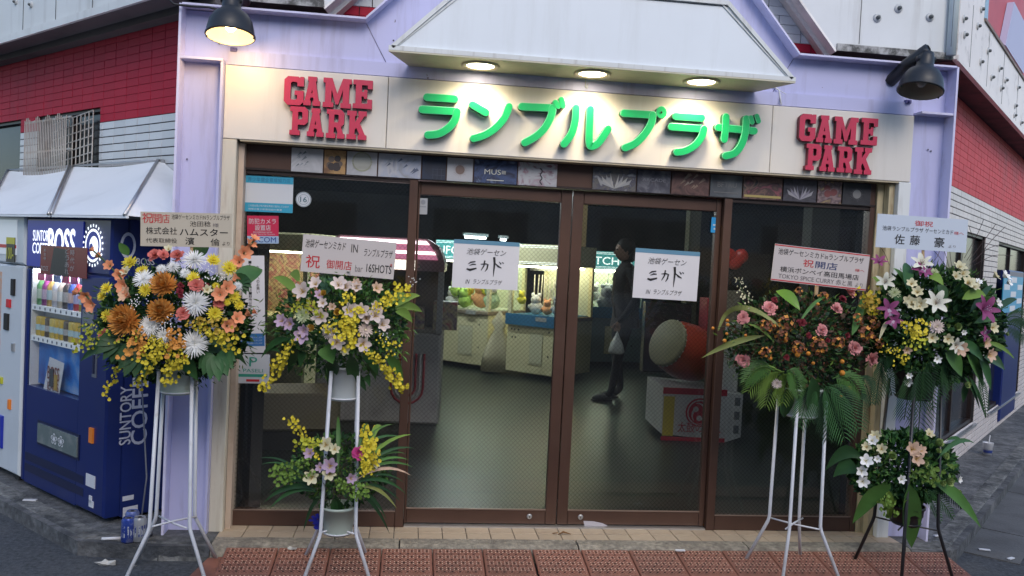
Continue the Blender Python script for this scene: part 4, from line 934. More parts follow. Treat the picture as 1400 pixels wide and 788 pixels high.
cream_m = mat('machine_cream', (.66, .60, .36), .5, dirt=(.35, .30, .18), dscale=3, damt=.4)
teal = mat('machine_teal', (.05, .28, .28), .4, emit=(.10, .45, .42), estr=.35); teal_d = mat('machine_teal_dark', (.02, .12, .15), .4)
white_e = mat('machine_sign_white', (.8, .8, .8), .5, emit=(.9, 1, .95), estr=.8)
glow_y = mat('machine_lamp', (1, 1, .8), .5, emit=(1, .97, .72), estr=16)
inner_y = mat('machine_inside', (.55, .56, .42), .6)
def claw_machine(M, W_, label, header, toys, body=None, tray=None, head=None, Hb=.78, Ht=1.70, D=.85, seed=0, spot=''):
    """local x along the front, y inward, z up from the floor"""
    rr = random.Random(seed)
    r = empty('claw_machine', M=M, label=label, cat='claw machine'); bm_ = body or cream_m
    MB().bbox(0, W_, 0, D, .06, Hb-.05, .012).build('cabinet', bm_, r)
    MB().bbox(-.01, W_+.01, -.03, D, Hb-.05, Hb, .01).build('ledge', mat('ledge_brown', (.22, .17, .11), .5), r)
    for x in (.0, W_-.05): MB().bbox(x, x+.05, 0, .05, Hb, Ht-.26, .005).build('post', bm_, r)
    for x in (.0, W_-.05): MB().box(x, x+.05, D-.05, D, Hb, Ht-.26).build('post', bm_, r)
    MB().box(.02, W_-.02, D-.02, D-.01, Hb, Ht-.26).build('back_panel', inner_y, r)
    MB().bbox(-.01, W_+.01, -.02, D, Ht-.26, Ht, .012).build('header', head or teal, r)
    for z in (Ht-.245, Ht-.225, Ht-.04, Ht-.02): MB().box(0, W_, -.024, -.019, z, z+.006).build('header_stripe', white_e, r)
    mb = MB()
    if header:
        for (s, a, w_) in header: add_text(mb, s, a*W_, Ht-.19, w_*W_, .11, -.026, 0, None, .02)
        mb.build('lettering', white_e, r)
    MB().box(.06, W_-.06, .10, .14, Ht-.29, Ht-.27).build('lamp', glow_y, r); MB().box(.06, W_-.06, D-.2, D-.16, Ht-.29, Ht-.27).build('lamp', glow_y, r)
    MB().box(.05, W_-.05, .012, .016, Hb, Ht-.26).build('pane', G_plain, r)
    MB().box(.03, W_-.03, .03, D-.03, Hb+.001, Hb+.012).build('play_field', tray or inner_y, r)
    # claw: rail, rod, hub and two prongs
    cx = W_*.62; mb = MB(); mb.box(.05, W_-.05, .38, .42, Ht-.33, Ht-.30).tube([(cx, .40, Ht-.33), (cx, .40, Ht-.48)], .008, 6).ball((cx, .40, Ht-.50), .045, 10, 6)
    for s in (-1, 1): mb.tube([(cx+s*.03, .40, Ht-.52), (cx+s*.09, .40, Ht-.58), (cx+s*.07, .40, Ht-.66), (cx+s*.02, .40, Ht-.69)], .008, 6)
    mb.build('claw', alu, r)
    # control deck, coin slots, chute door, vents
    MB().cbox((W_*.72, -.035, Hb-.025), (.16, .03, .05)).build('control_panel', mat('panel_grey', (.3, .3, .28), .5), r)
    MB().box(W_*.48, W_*.74, -.006, .0, .18, .58).build('prize_door', mat('prize_door', (.50, .47, .30), .5), r); MB().box(W_*.49, W_*.73, -.008, -.006, .20, .56).build('prize_flap', mat('prize_flap', (.56, .53, .36), .4), r)
    mb = MB()
    for (x, z) in ((.1, .60), (.16, .60), (.24, .60), (.12, .50), (.18, .50), (.85, .60), (.85, .30)): mb.disc((x*W_, -.001, z), .013, 8)
    mb.build('coin_slot', rubber, r)
    for k, (x, z, c, sz) in enumerate(toys):
        y = rr.uniform(.08, .35); t = tag(MB().ball((0, 0, sz), sz, 12, 8, 0, None, (1, .85, .95)).ball((0, -.2*sz, sz*2.1), sz*.72, 12, 8).ball((-.5*sz, -.1*sz, sz*2.8), sz*.28, 8, 5, 1).ball((.5*sz, -.1*sz, sz*2.8), sz*.28, 8, 5, 1)
            .ball((-.25*sz, -.85*sz, sz*2.2), sz*.09, 6, 4, 2).ball((.25*sz, -.85*sz, sz*2.2), sz*.09, 6, 4, 2).ball((-.9*sz, -.2*sz, sz*1.1), sz*.3, 8, 5).ball((.9*sz, -.2*sz, sz*1.1), sz*.3, 8, 5)
            .build('plush_toy', [mat('plush_'+str(c), c, .9), mat('plush2_'+str(c), tuple(min(1, q*1.4+.1) for q in c), .9), rubber], None, raw=True), None, 'plush toy')
        t.matrix_basis = M @ Matrix.Translation((x*W_, y, z+Hb+.012)) @ Matrix.Rotation(rr.uniform(-.5, .5), 4, 'Z'); t['group'] = 'plush prizes in the claw machines'
        t['label'] = ('%s plush toy %s, %s' % ({0: 'orange and white', 1: 'bright green', 2: 'pale green', 3: 'white', 4: 'grey', 5: 'yellow'}[c_names[c]], ('standing at the front', 'leaning at the back', 'near the right post', 'near the left post', 'in the middle', 'behind the others', 'second from the left post', 'farthest right', 'in the back row centre', 'at the back right corner')[k % 10], spot+(', tallest' if sz >= .12 else '')))
    return r
c_or, c_gr, c_pg, c_wh, c_gy, c_ye = (.60, .27, .12), (.30, .44, .08), (.35, .45, .28), (.65, .62, .6), (.25, .26, .3), (.7, .6, .05)
c_names = {c_or: 0, c_gr: 1, c_pg: 2, c_wh: 3, c_gy: 4, c_ye: 5}
# row of claw machines facing the street corner; base line runs at 45 degrees
a = PG(590, 497, ZB); b = PG(664, 508, ZB)
ang = math.degrees(math.atan2(b.y-a.y, b.x-a.x))
MA = frame((a.x, a.y, ZB), math.radians(ang)); WA = (b-a).length
claw_machine(MA, WA, 'cream claw machine with teal UFO header, seen through the left door', [('UFO', .05, .40)], [(.30, 0, c_gr, .10), (.48, 0, c_gr, .09), (.62, 0, c_or, .13), (.84, 0, c_pg, .12), (.13, 0, c_wh, .09), (.42, .16, c_ye, .09), (.22, .14, c_gr, .085), (.74, .18, c_ye, .09), (.55, .25, c_gr, .08), (.9, .22, c_wh, .07)], seed=2, spot='in the UFO machine')
MB().box(.0, .16*WA, -.004, 0, .12, .70, 0, None).build('side_print', print_mat('side_print', ((.3, .05, .08), (.5, .3, .2), (.12, .03, .05)), 3, 9, 'noise'), [o for o in COL.objects if o.name.startswith('claw_machine')][-1])
a2 = PG(690, 513, ZB); b2 = PG(756, 523, ZB); MBm = frame((a2.x, a2.y, ZB), math.radians(ang)); WB = (b2-a2).length*1.02
bl_tray = mat('tray_blue', (.02, .13, .25), .4)
r = claw_machine(MBm, WB, 'second cream claw machine with tall clear cabinet, beside the left door stile', [], [(.35, 0, c_wh, .09), (.75, 0, c_gy, .08), (.55, .0, c_or, .07), (.2, .12, c_ye, .06)], tray=bl_tray, head=cream_m, Ht=1.68, seed=5, spot='in the second cream machine')
MB().box(.0, WB, -.045, -.03, .66, .80).build('front_tray', bl_tray, r)
mb = MB()
for k in range(7): mb.tube([(.25*WB+.05*k, .3, .85), (.25*WB+.05*k+.02*math.sin(k), .3, 1.3)], .008, 5)
mb.build('hanging_prize', mat('pale_prize', (.6, .56, .48), .6), r)
a3 = PG(775, 500, ZB); MC = frame((a3.x, a3.y, ZB), math.radians(8))
r = claw_machine(MC, 1.15, 'claw machine with teal CATCHER header, seen through the right door', [('CATCHER', .06, .75)], [(.10, 0, c_wh, .12), (.27, .0, c_ye, .08), (.50, 0, c_gy, .13), (.8, .05, c_wh, .09), (.38, .14, c_wh, .09), (.2, .16, c_or, .07)], body=mat('machine_bluegrey', (.12, .17, .18), .5), tray=bl_tray, Ht=1.66, D=.8, seed=9, spot='in the CATCHER machine')
MB().box(.0, 1.15, -.045, -.03, .70, .86).build('front_tray', bl_tray, r)
# white cloth bag hanging between the two cream machines
p = PG(680, 509, ZB); bagm = mat('cloth_bag', (.52, .46, .30), .9, var=.1, bump=.3, bscale=20)
d_ = (CAMP-p); d_.z = 0; d_.normalize(); p = p+d_*.12
mb = MB(); n = 14
def ringb(z, rx, ry, tw_): return [(p.x+rx*math.cos(2*PI*k/n)*(1+.12*math.sin(k*2.3+tw_)), p.y+ry*math.sin(2*PI*k/n)*(1+.15*math.sin(k*1.7)), z) for k in range(n)]
rs = [ringb(ZB+.03, .22, .12, 0), ringb(ZB+.25, .20, .12, 1), ringb(ZB+.45, .13, .09, 2), ringb(ZB+.58, .06, .05, 3), ringb(ZB+.66, .10, .06, 4), ringb(ZB+.74, .05, .03, 5), ringb(ZB+.80, .015, .015, 0)]
mb.add([q for R_ in rs for q in R_], [(i*n+k, i*n+(k+1) % n, (i+1)*n+(k+1) % n, (i+1)*n+k) for i in range(len(rs)-1) for k in range(n)]+[list(range(n-1, -1, -1))], 0, True)
tag(mb.build('cloth_bag', bagm), 'tied cream cloth bag hanging between the two cream claw machines', 'bag')

# pink arch-topped prize machine behind the left pane
pk = mat('machine_pink', (.50, .12, .22), .35, emit=(.9, .3, .5), estr=.35); pkw = mat('neon_strip', (1, .9, .95), .4, emit=(1, .82, .9), estr=2.6)
a = PG(428, 575, ZB); Mp = frame((a.x, a.y+.0, ZB), math.radians(-4)); PW = (PG(597, 584, ZB)-a).length
r = empty('prize_machine', M=Mp, label='white prize machine with pink neon striped arched top behind the left pane', cat='prize machine')
wb = mat('machine_white', (.55, .51, .50), .5, dirt=(.2, .18, .18), dscale=3)
MB().bbox(0, PW, 0, .8, .0, .80, .02).build('cabinet', wb, r)
arch = [(0, 1.34), (0, 1.42), (.06, 1.56), (.16, 1.62), (PW-.16, 1.62), (PW-.06, 1.56), (PW, 1.42), (PW, 1.34)]
MB().prism([(x, z) for x, z in arch][::-1], 0, .75).build('arched_top', mat('machine_blush', (.42, .24, .27), .4), r)
MB().prism([(.14, 1.57), (PW-.14, 1.57), (PW-.17, 1.60), (.17, 1.60)], -.012, 0).build('neon_stripe', pkw, r)
MB().prism([(.10, 1.52), (PW-.10, 1.52), (PW-.13, 1.56), (.13, 1.56)], -.008, 0).build('pink_stripe', pk, r)
MB().prism([(.08, 1.485), (PW-.08, 1.485), (PW-.10, 1.51), (.10, 1.51)], -.012, 0).build('neon_stripe', pkw, r)
MB().prism([(.06, 1.44), (PW-.06, 1.44), (PW-.08, 1.475), (.08, 1.475)], -.008, 0).build('pink_stripe', pk, r)
MB().box(.05, PW-.25, -.010, -.0, 1.345, 1.43).build('header_light', mat('warm_header', (1, .9, .8), .4, emit=(1, .9, .78), estr=1.3), r)
mb = MB(); add_text(mb, 'Cb', PW*.70, 1.355, .12, .065, -.012, 0, None, .02); mb.build('lettering', mat('header_ink', (.2, .18, .18), .5), r)
for x in (0, PW-.05): MB().box(x, x+.05, 0, .05, .80, 1.34).build('post', wb, r)
MB().box(.05, PW-.05, .01, .014, .80, 1.34).build('pane', G_plain, r); MB().box(.03, PW-.03, .70, .72, .8, 1.34).build('back_panel', mat('machine_brown', (.20, .13, .09), .6, var=.3), r)
for k in range(4): MB().box(.08+.3*k, .30+.3*k, .4, .6, .80, 1.0+.06*(k % 2)).build('prize_box', print_mat('prizebox%d' % k, ((.5, .1, .15), (.6, .5, .3), (.2, .1, .2)), k, 8), r)
mb = MB()
for k in range(9):                                 # red U shaped stripe on the cabinet
    t = PI*k/8; 
for rr_, mi in ((.14, 0), (.105, 1), (.07, 0)):
    pts = [(PW-.42+.0+(.14-rr_)*0, -.004-.001*mi, .62)]+[(PW-.28-rr_*math.cos(PI*k/8)*1.0, -.004-.001*mi, .32-rr_*math.sin(PI*k/8)) for k in range(9)]+[(PW-.28+rr_, -.004-.001*mi, .62)]
    pts[0] = (PW-.28-rr_, -.004-.001*mi, .62)
    mb.tube(pts, .012, 6, mi)
mb.build('stripe', [mat('stripe_red', (.40, .03, .04), .5), mat('stripe_white', (.5, .48, .46), .5)], r)
# tall cream machines further left
a = PG(300, 520, ZB); Mq = frame((a.x, a.y, ZB), math.radians(-20)); r = empty('arcade_cabinet', M=Mq, label='large lit cream arcade cabinet behind the camera sticker', cat='arcade cabinet')
MB().bbox(0, 1.0, 0, .8, 0, .75, .02).build('cabinet', cream_m, r); MB().bbox(0, 1.0, 0, .8, 1.45, 1.65, .02).build('header', cream_m, r)
for x in (0, .95): MB().box(x, x+.05, 0, .06, .75, 1.45).build('post', cream_m, r)
MB().box(.06, .94, .60, .62, .75, 1.45).build('back_panel', print_mat('cab_print', ((.5, .45, .25), (.35, .1, .12), (.45, .35, .2), (.2, .08, .1)), 5, 4), r); MB().box(.1, .9, .2, .26, 1.43, 1.449).build('lamp', glow_y, r)
MB().box(.05, .95, .01, .014, .75, 1.45).build('pane', G_plain, r)
a = PG(305, 640, ZB); b = PG(460, 640, ZB); Mq = frame((a.x, a.y+.45, ZB), math.radians(10)); r = empty('low_counter', M=Mq, label='low beige counter with a dark base behind the left pane', cat='counter')
MB().bbox(-.1, .72, 0, .5, .14, .42, .02).build('top_body', mat('beige_counter', (.16, .14, .10), .5), r); MB().box(-.08, .70, .03, .47, 0, .14).build('plinth', rubber, r)

# ---- drum machine behind the right door
a = PG(903, 602, ZB); b = PG(1012, 606, ZB); an = math.atan2(b.y-a.y, b.x-a.x); W_ = (b-a).length
Mt = frame((a.x, a.y, ZB), an); r = empty('drum_game_machine', M=Mt, label='white and red drum game machine with a tilted red drum, behind the right door', cat='drum game')
wm = mat('drum_cab_white', (.52, .50, .48), .4, dirt=(.3, .28, .26), dscale=3); rm_ = mat('drum_cab_red', (.42, .015, .03), .35)
MB().prism([(0, .06), (W_*.80, .0), (W_, .05), (W_, .42), (0, .46)], 0, .62).build('base', wm, r)
MB().box(.0, W_*.80, -.004, -.0, .40, .455).build('band', rm_, r); MB().box(.0, W_*.8, -.004, -.0, .0, .035).build('band', rm_, r)
MB().box(.01, W_*.15, -.003, 0, .04, .38).build('yellow_panel', mat('drum_yellow', (.50, .38, .03), .4), r)
cx, cz = W_*.47, .25; mb = MB(); mb.disc((cx, -.006, cz), .135, 28, 1).disc((cx, -.007, cz), .125, 28, 0).disc((cx, -.008, cz), .110, 28, 1).disc((cx, -.009, cz), .100, 28, 0)
for k in range(3):                                 # three comma swirls
    t0_ = 2*PI*k/3+.4; hx, hz = cx+.048*math.cos(t0_), cz+.048*math.sin(t0_)
    pts = [(cx+(.048+.040*j/7)*math.cos(t0_+j*.23), -.010, cz+(.048+.040*j/7)*math.sin(t0_+j*.23)) for j in range(8)]
    for j in range(7):
        w0, w1_ = .020*(1-j/8), .020*(1-(j+1)/8); d0 = Vector((pts[j][0]-cx, 0, pts[j][2]-cz)).normalized(); d1 = Vector((pts[j+1][0]-cx, 0, pts[j+1][2]-cz)).normalized()
        A, B = Vector(pts[j]), Vector(pts[j+1]); mb.add([A-d0*w0, B-d1*w1_, B+d1*w1_*.6, A+d0*w0*.6], [(0, 3, 2, 1)], 1)
    mb.disc((hx, -.0105, hz), .024, 14, 1)
add_text(mb, '太鼓の達人', cx-.19, .075, .38, .095, -.012, 1, None, .05); add_text(mb, '太鼓の達人', cx-.188, .077, .376, .091, -.0135, 0, None, .0)
mb.build('emblem', [rm_, mat('drum_print_dark', (.5, .47, .45), .4)], r)
for z in (.08, .20, .32): MB().box(W_*.90, W_*.97, -.002, 0, z, z+.07).build('vent', mat('vent_grey', (.12, .12, .12), .5), r)
MB().bbox(W_*.78, W_*.98, .10, .55, .42, 1.02, .01).build('side_tower', wm, r)
MB().bbox(W_*.60, W_*.72, .25, .5, .55, 1.22, .01).build('red_banner', mat('banner_red', (.42, .03, .05), .5), r)
MB().bbox(W_*.76, W_*.80, .2, .5, 1.02, 1.30, .01).build('red_banner', MATS['banner_red'], r); MB().bbox(W_*.81, W_*1.0, .2, .3, .98, 1.30, .01).build('print_panel', print_mat('tower_print', ((.16, .12, .09), (.3, .25, .18), (.08, .06, .05)), 7, 12), r)
c = PF(932, 478, a.y-.05); Ml = Mt.inverted(); c = Ml @ c
ax = Vector((-.80, -.42, .32)).normalized(); T = Matrix.Translation(c+Vector((.05, .05, -.02))) @ ax.to_track_quat('Z', 'Y').to_matrix().to_4x4()
T = T @ Matrix.Scale(1.10, 4); dr = MB().lathe([(.175, -.19), (.205, -.12), (.222, 0), (.205, .12), (.175, .19)], 28, 0, T).lathe([(.0, -.19), (.175, -.19)], 28, 0, T).build('drum_shell', mat('drum_red', (.40, .04, .018), .3, var=.12, vscale=5), r)
MB().lathe([(.176, .185), (.186, .19), (.186, .215), (.17, .222), (0, .222)], 28, 0, T).build('drum_head', mat('drum_hide', (.26, .23, .13), .6, var=.15), dr)
mb = MB()
for k in range(26): t = 2*PI*k/26; mb.ball((T @ Vector((.186*math.cos(t), .186*math.sin(t), .195))), .007, 6, 4)
mb.build('drum_tack', mat('tack', (.6, .55, .5), .4), dr)
mb = MB(); ce = T @ Vector((.0, -.0, 0)); side = (T.to_3x3() @ Vector((0, 0, 1)))
v_ = (Ml @ CAMP-ce); v_ = (v_-side*v_.dot(side)).normalized(); mb.ball(ce+v_*.246, .032, 8, 4, 0, None, (1, .4, 1)); mb.build('drum_ring', rubber, dr)
# second small drum behind and red heart-shaped lantern
hp = PF(1005, 352, a.y+.25)
mb = MB()
for s in (-1, 1): mb.ball((hp.x+s*.055, hp.y, hp.z+.01), .068, 14, 8, 0, None, (1, .6, 1))
mb.ball((hp.x, hp.y, hp.z-.045), .075, 12, 8, 0, None, (1.0, .55, .9))
tag(mb.build('red_drum_ornament', mat('ornament_red', (.50, .03, .02), .35)), 'rounded red ornament above the drum machine behind the right pane', 'ornament')
# drum machine screen housing, dark, behind
MB().bbox(-.05, W_*.55, .62, .75, .5, 1.15, .01).build('screen_housing', mat('screen_dark', (.02, .02, .025), .2), r)
# ---- person walking inside, facing left, holding a white bag
def skin_body(name, joints, edges, m, parent, sub=2):
    me = bpy.data.meshes.new(name); me.from_pydata([j[0] for j in joints], edges, []); o = bpy.data.objects.new(name, me); COL.objects.link(o)
    md = o.modifiers.new('skin', 'SKIN'); md.use_smooth_shade = True
    for i, j in enumerate(joints):
        sv = me.skin_vertices[0].data[i]; sv.radius = j[1] if isinstance(j[1], tuple) else (j[1], j[1]); sv.use_root = (i == 0)
    s_ = o.modifiers.new('sub', 'SUBSURF'); s_.levels = sub; s_.render_levels = sub
    me.materials.append(m); o.parent = parent; return o
pp = PG(849, 546, ZB); Mh = frame((pp.x, pp.y, ZB), math.radians(8)); r = empty('person', M=Mh, label='dark-clothed person facing left with a white bag, seen through the right door', cat='person')
cl_d = mat('dark_jacket', (.012, .010, .011), .9); cl_t = mat('dark_trousers', (.025, .03, .045), .9); skinm = mat('skin', (.26, .15, .11), .6); hair = mat('hair', (.012, .01, .01), .7)
J = [((0, 0, .92), (.11, .15)), ((0, 0, 1.10), (.14, .17)), ((-.01, 0, 1.30), (.15, .19)), ((-.02, 0, 1.42), (.10, .14)), ((-.03, 0, 1.50), (.048, .048)), ((-.05, 0, 1.56), (.05, .05)),
     ((-.03, .10, .86), .085), ((-.05, .10, .50), .062), ((.03, .10, .10), .042), ((-.06, .11, .035), (.04, .035)), ((-.16, .11, .03), (.035, .022)),
     ((-.02, -.10, .86), .085), ((-.10, -.10, .50), .062), ((-.16, -.10, .10), .042), ((-.24, -.11, .035), (.04, .035)), ((-.33, -.11, .03), (.035, .022)),
     ((-.02, -.18, 1.38), .055), ((.02, -.22, 1.12), .044), ((-.12, -.23, .92), .034), ((-.18, -.23, .86), (.03, .02)),
     ((-.02, .18, 1.38), .055), ((.02, .22, 1.12), .044), ((-.02, .23, .90), .034), ((-.03, .23, .83), (.03, .02))]
E_ = [(0, 1), (1, 2), (2, 3), (3, 4), (4, 5), (0, 6), (6, 7), (7, 8), (8, 9), (9, 10), (0, 11), (11, 12), (12, 13), (13, 14), (14, 15), (3, 16), (16, 17), (17, 18), (18, 19), (3, 20), (20, 21), (21, 22), (22, 23)]
skin_body('body', J, E_, cl_d, r)
MB().lathe([(.20, .80), (.19, .86), (.165, 1.05), (.175, 1.25), (.15, 1.40), (.06, 1.49)], 18, 0, Matrix.Diagonal((.78, 1.05, 1, 1))).build('jacket', mat('open_jacket', (.03, .022, .020), .9, var=.3, vscale=6, bump=.4, bscale=9), r)
for s, x in ((1, -.11), (-1, -.27)): MB().ball((x, s*.11, .035), .055, 10, 6, 0, None, (2.1, .8, .8)).box(x-.11, x+.11, s*.11-.038, s*.11+.038, .0, .018).build('shoe', mat('shoe', (.05, .05, .05), .5), r)
MB().tube([(-.16, -.02, 1.35), (-.19, -.06, 1.10), (-.15, -.10, .90)], .012, 6).build('bag_strap', mat('strap', (.10, .08, .06), .8), r)
mb = MB(); mb.ball((-.06, 0, 1.63), .095, 16, 12, 0, None, (1.05, .82, 1.22)); mb.ball((-.16, 0, 1.61), .018, 8, 6, 0, None, (1.1, .8, 1.2)); mb.ball((-.05, -.08, 1.62), .02, 6, 5, 0, None, (.6, .4, 1.2)); mb.ball((-.05, .08, 1.62), .02, 6, 5, 0, None, (.6, .4, 1.2))
for s in (-1, 1): mb.ball((-.15, s*.03, 1.645), .009, 6, 5, 1)
mb.box(-.158, -.148, -.022, .022, 1.565, 1.573, 2).build('head', [skinm, rubber, mat('lip', (.3, .12, .1), .6)], r)
MB().ball((-.035, 0, 1.665), .108, 16, 10, 0, None, (1.0, .85, 1.05)).ball((.02, 0, 1.60), .085, 12, 8, 0, None, (.9, .95, 1.1)).build('hair', hair, r)
for s in (-1, 1):
    hx, hz = (-.18, .86) if s < 0 else (-.03, .83); mb = MB(); mb.ball((hx, s*.23, hz-.02), .034, 8, 6, 0, None, (1, .5, 1.1))
    for k in range(4): mb.tube([(hx-.028+.018*k, s*.23, hz-.045), (hx-.03+.018*k, s*.225, hz-.075), (hx-.026+.016*k, s*.215, hz-.09-.004*k)], [.009, .008, .006], 6)
    mb.tube([(hx-.03, s*.23, hz-.01), (hx-.05, s*.22, hz-.035), (hx-.045, s*.215, hz-.06)], [.011, .009, .006], 6); mb.build('hand', skinm, r)
bg_ = tag(MB().lathe([(.005, .24), (.02, .2), (.07, .1), (.09, .02), (.07, 0), (0, 0)], 10).build('carrier_bag', mat('bag_white', (.5, .5, .48), .5), None, raw=True), 'small white carrier bag in the hand of the person inside', 'bag')
bg_.matrix_basis = Mh @ Matrix.Translation((-.18, -.23, .53)) @ Matrix.Rotation(.0, 4, 'Z')

# ---------------------------------------------------------------- vending machines on the left
def sub(M, x, y, z): return M @ Matrix.Translation((x, y, z))
VB = sub(ML, -1.525, -.55, ZB)
blue = mat('vending_blue', (.007, .018, .115), .32, var=.08, vscale=2, bump=.02, bscale=6, dirt=(.03, .04, .12), dscale=3, damt=.4)
blue_dk = mat('vending_navy', (.006, .010, .05), .4); prw = mat('print_white', (.62, .64, .68), .45); pre = mat('lit_print_white', (.8, .8, .8), .4, emit=(.85, .92, 1), estr=.75)
lit_b = mat('lit_panel_blue', (.01, .02, .22), .35, emit=(.01, .02, .28), estr=.18)
v = empty('vending_machine', M=VB, label='dark blue coffee vending machine on the left pavement beside the white one', cat='vending machine')
Wv, Dv, Hv = 1.02, .60, 1.59
def vp(u, vv, y=0): p = inframe(VB, u, vv, y); return p.x, p.z
# carcass
mb = MB(); mb.bbox(0, Wv, .09, Dv, .018, Hv, .008); mb.build('carcass', blue, v)
# door built as a frame round the display
dx0, dx1, dz0, dz1 = .045, .70, .605, 1.29
mb = MB(); mb.bbox(0, Wv, 0, .085, dz1, Hv, .012).bbox(0, dx0, 0, .085, .03, dz1-.001, .01).bbox(dx1, Wv, 0, .085, .03, dz1-.001, .012).box(dx0, dx1, .004, .085, .03, dz0-.001); mb.build('door', blue, v)
MB().box(dx0+.0, dx1, .08, .088, dz0, dz1).build('display_back', print_mat('display_back', ((.35, .4, .5), (.5, .5, .5), (.3, .35, .5)), 4, 6), v)
MB().box(dx0+.02, dx1-.02, .03, .05, dz1-.025, dz1-.004).build('display_lamp', mat('display_lamp', (1, 1, 1), .5, emit=(.9, .95, 1), estr=26), v)
MB().box(dx0+.01, dx0+.02, .012, .08, dz0, dz1).box(dx1-.012, dx1-.004, .012, .08, dz0, dz1).build('display_side', prw, v)
cols = [(.5, .05, .06), (.1, .3, .1), (.45, .30, .08), (.55, .5, .42), (.05, .12, .4), (.5, .35, .02), (.25, .04, .2), (.5, .5, .55), (.06, .05, .05)]
cmesh = {}
def can_mesh(c, h_, r_):
    k = (c, h_)
    if k not in cmesh:
        mb = MB()
        if h_ > .12: mb.lathe([(0, 0), (r_, 0), (r_, h_*.66), (r_*.45, h_*.84), (r_*.42, h_*.9)], 12).lathe([(r_*.5, h_*.9), (r_*.5, h_), (0, h_)], 10, 1).lathe([(r_*1.02, h_*.22), (r_*1.02, h_*.55)], 12, 2)
        else: mb.lathe([(0, 0), (r_*.85, 0), (r_, h_*.06), (r_, h_*.92), (r_*.85, h_), (0, h_)], 12).lathe([(r_*1.02, h_*.3), (r_*1.02, h_*.6)], 12, 2)
        cmesh[k] = mb.mesh('sample_drink', [mat('drink_%d%d%d' % tuple(int(q*99) for q in c), c, .3), prw, mat('drinklab_%d%d%d' % tuple(int(q*99) for q in c), tuple(min(.8, q*.5+.35) for q in c[::-1]), .4)])
    return cmesh[k]
rows = [(1.075, .16, 8), (.925, .12, 9), (.0, 0, 0)]
for (z, hc, n) in ((1.085, .17, 9), (.905, .118, 10)):
    MB().box(dx0+.02, dx1-.02, .014, .078, z-.036, z-.006).build('shelf', mat('shelf_white', (.55, .58, .64), .4, emit=(.8, .9, 1), estr=.12), v)
    for k in range(n):
        x = dx0+.06+k*(dx1-dx0-.12)/(n-1)
        c = cols[(k*5+int(z*10)) % len(cols)] if z > 1 else ((.50, .36, .06), (.48, .34, .05), (.10, .08, .06), (.5, .4, .1))[k % 4]
        inst('sample_drink', can_mesh(c, hc if z > 1 else .112, .026), v, Matrix.Translation((x, .048, z-.005)))
        MB().disc((x, .0125, z-.021), .009, 10).disc((x, .0120, z-.021), .005, 8, 1).build('button', [rubber, mat('btn_blue', (.1, .15, .3), .3)], v)
for k in range(6): MB().box(dx0+.05+k*.105, dx0+.14+k*.105, .026, .028, 1.225, 1.27).build('price_card', mat('card_%d' % (k % 3), ((.5, .05, .15), (.5, .1, .3), (.2, .35, .6))[k % 3], .4), v)
# lower display: white leaflet and blue glow
MB().prism([(dx0+.03, dz0+.01), (dx1-.05, dz0+.004), (dx1-.02, dz0+.04), (dx1-.02, .855), (dx0+.03, .855)], .055, .06).build('display_art', print_mat('display_art', ((.02, .06, .3), (.03, .2, .6), (.3, .4, .6)), 2, 2.2), v)
q = [inframe(VB, *t, .02) for t in ((68, 488), (88, 497), (79, 552), (57, 543))]
mb = MB().quad(q[3], q[2], q[1], q[0]); mb.build('leaflet', paper, v); c_ = (q[0]+q[2])/2
mb = MB(); add_text(mb, 'BOSS', c_.x-.075, c_.z-.0, .15, .075, c_.y-.004, 0, None, .02); add_text(mb, 'JEANS', c_.x-.08, c_.z-.075, .15, .06, c_.y-.004, 0, None, .02); mb.build('lettering', mat('leaflet_brown', (.20, .06, .05), .5), v)
mb = MB(); mb.cbox((c_.x-.02, c_.y-.005, c_.z+.01), (.05, .002, .10)); mb.cbox((c_.x+.035, c_.y-.005, c_.z-.01), (.04, .002, .09), 1); mb.build('printed_area', [mat('leaflet_dark', (.06, .06, .07), .5), mat('leaf_gold', (.4, .25, .05), .5)], v)
MB().box(dx0, dx1, .006, .010, dz0, dz1).build('pane', G_plain, v)
MB().box(.02, Wv-.30, -.006, 0, dz1+.015, Hv-.02).build('header_panel', lit_b, v)
a = vp(47, 321); b = vp(72, 328)
mb = MB(); z0 = vp(47, 330)[1]
add_text(mb, 'SUNTORY', a[0], vp(60, 330)[1], .235, .062, -.0075, 0, None, .015); add_text(mb, 'COFFEE', a[0]-.002, vp(60, 343)[1]-.018, .225, .062, -.0075, 0, None, .015)
add_text(mb, 'BOSS', .305, vp(95, 344)[1]-.035, .325, .155, -.0075, 0, None, .06)
mb.build('lettering', pre, v)
ex, ez = vp(129, 336)
mb = MB(); R2 = Matrix.Translation((ex, -.0072, ez)) @ Matrix.Rotation(PI/2, 4, 'X')
mb.disc((ex, -.0074, ez), .088, 28, 0).disc((ex, -.0078, ez), .075, 28, 1).ball((ex+.01, -.008, ez-.005), .05, 12, 8, 0, None, (1, .02, 1.1)).ball((ex-.015, -.0088, ez-.01), .022, 8, 6, 1, None, (1, .02, 1))
for k in range(22):
    t = 2*PI*k/22; mb.cbox((0, 0, 0), (.010, .0006, .015), 0, Matrix.Translation((ex+.106*math.sin(t), -.0076, ez+.106*math.cos(t))) @ Matrix.Rotation(t, 4, 'Y'))
mb.build('emblem', [pre, lit_b], v)
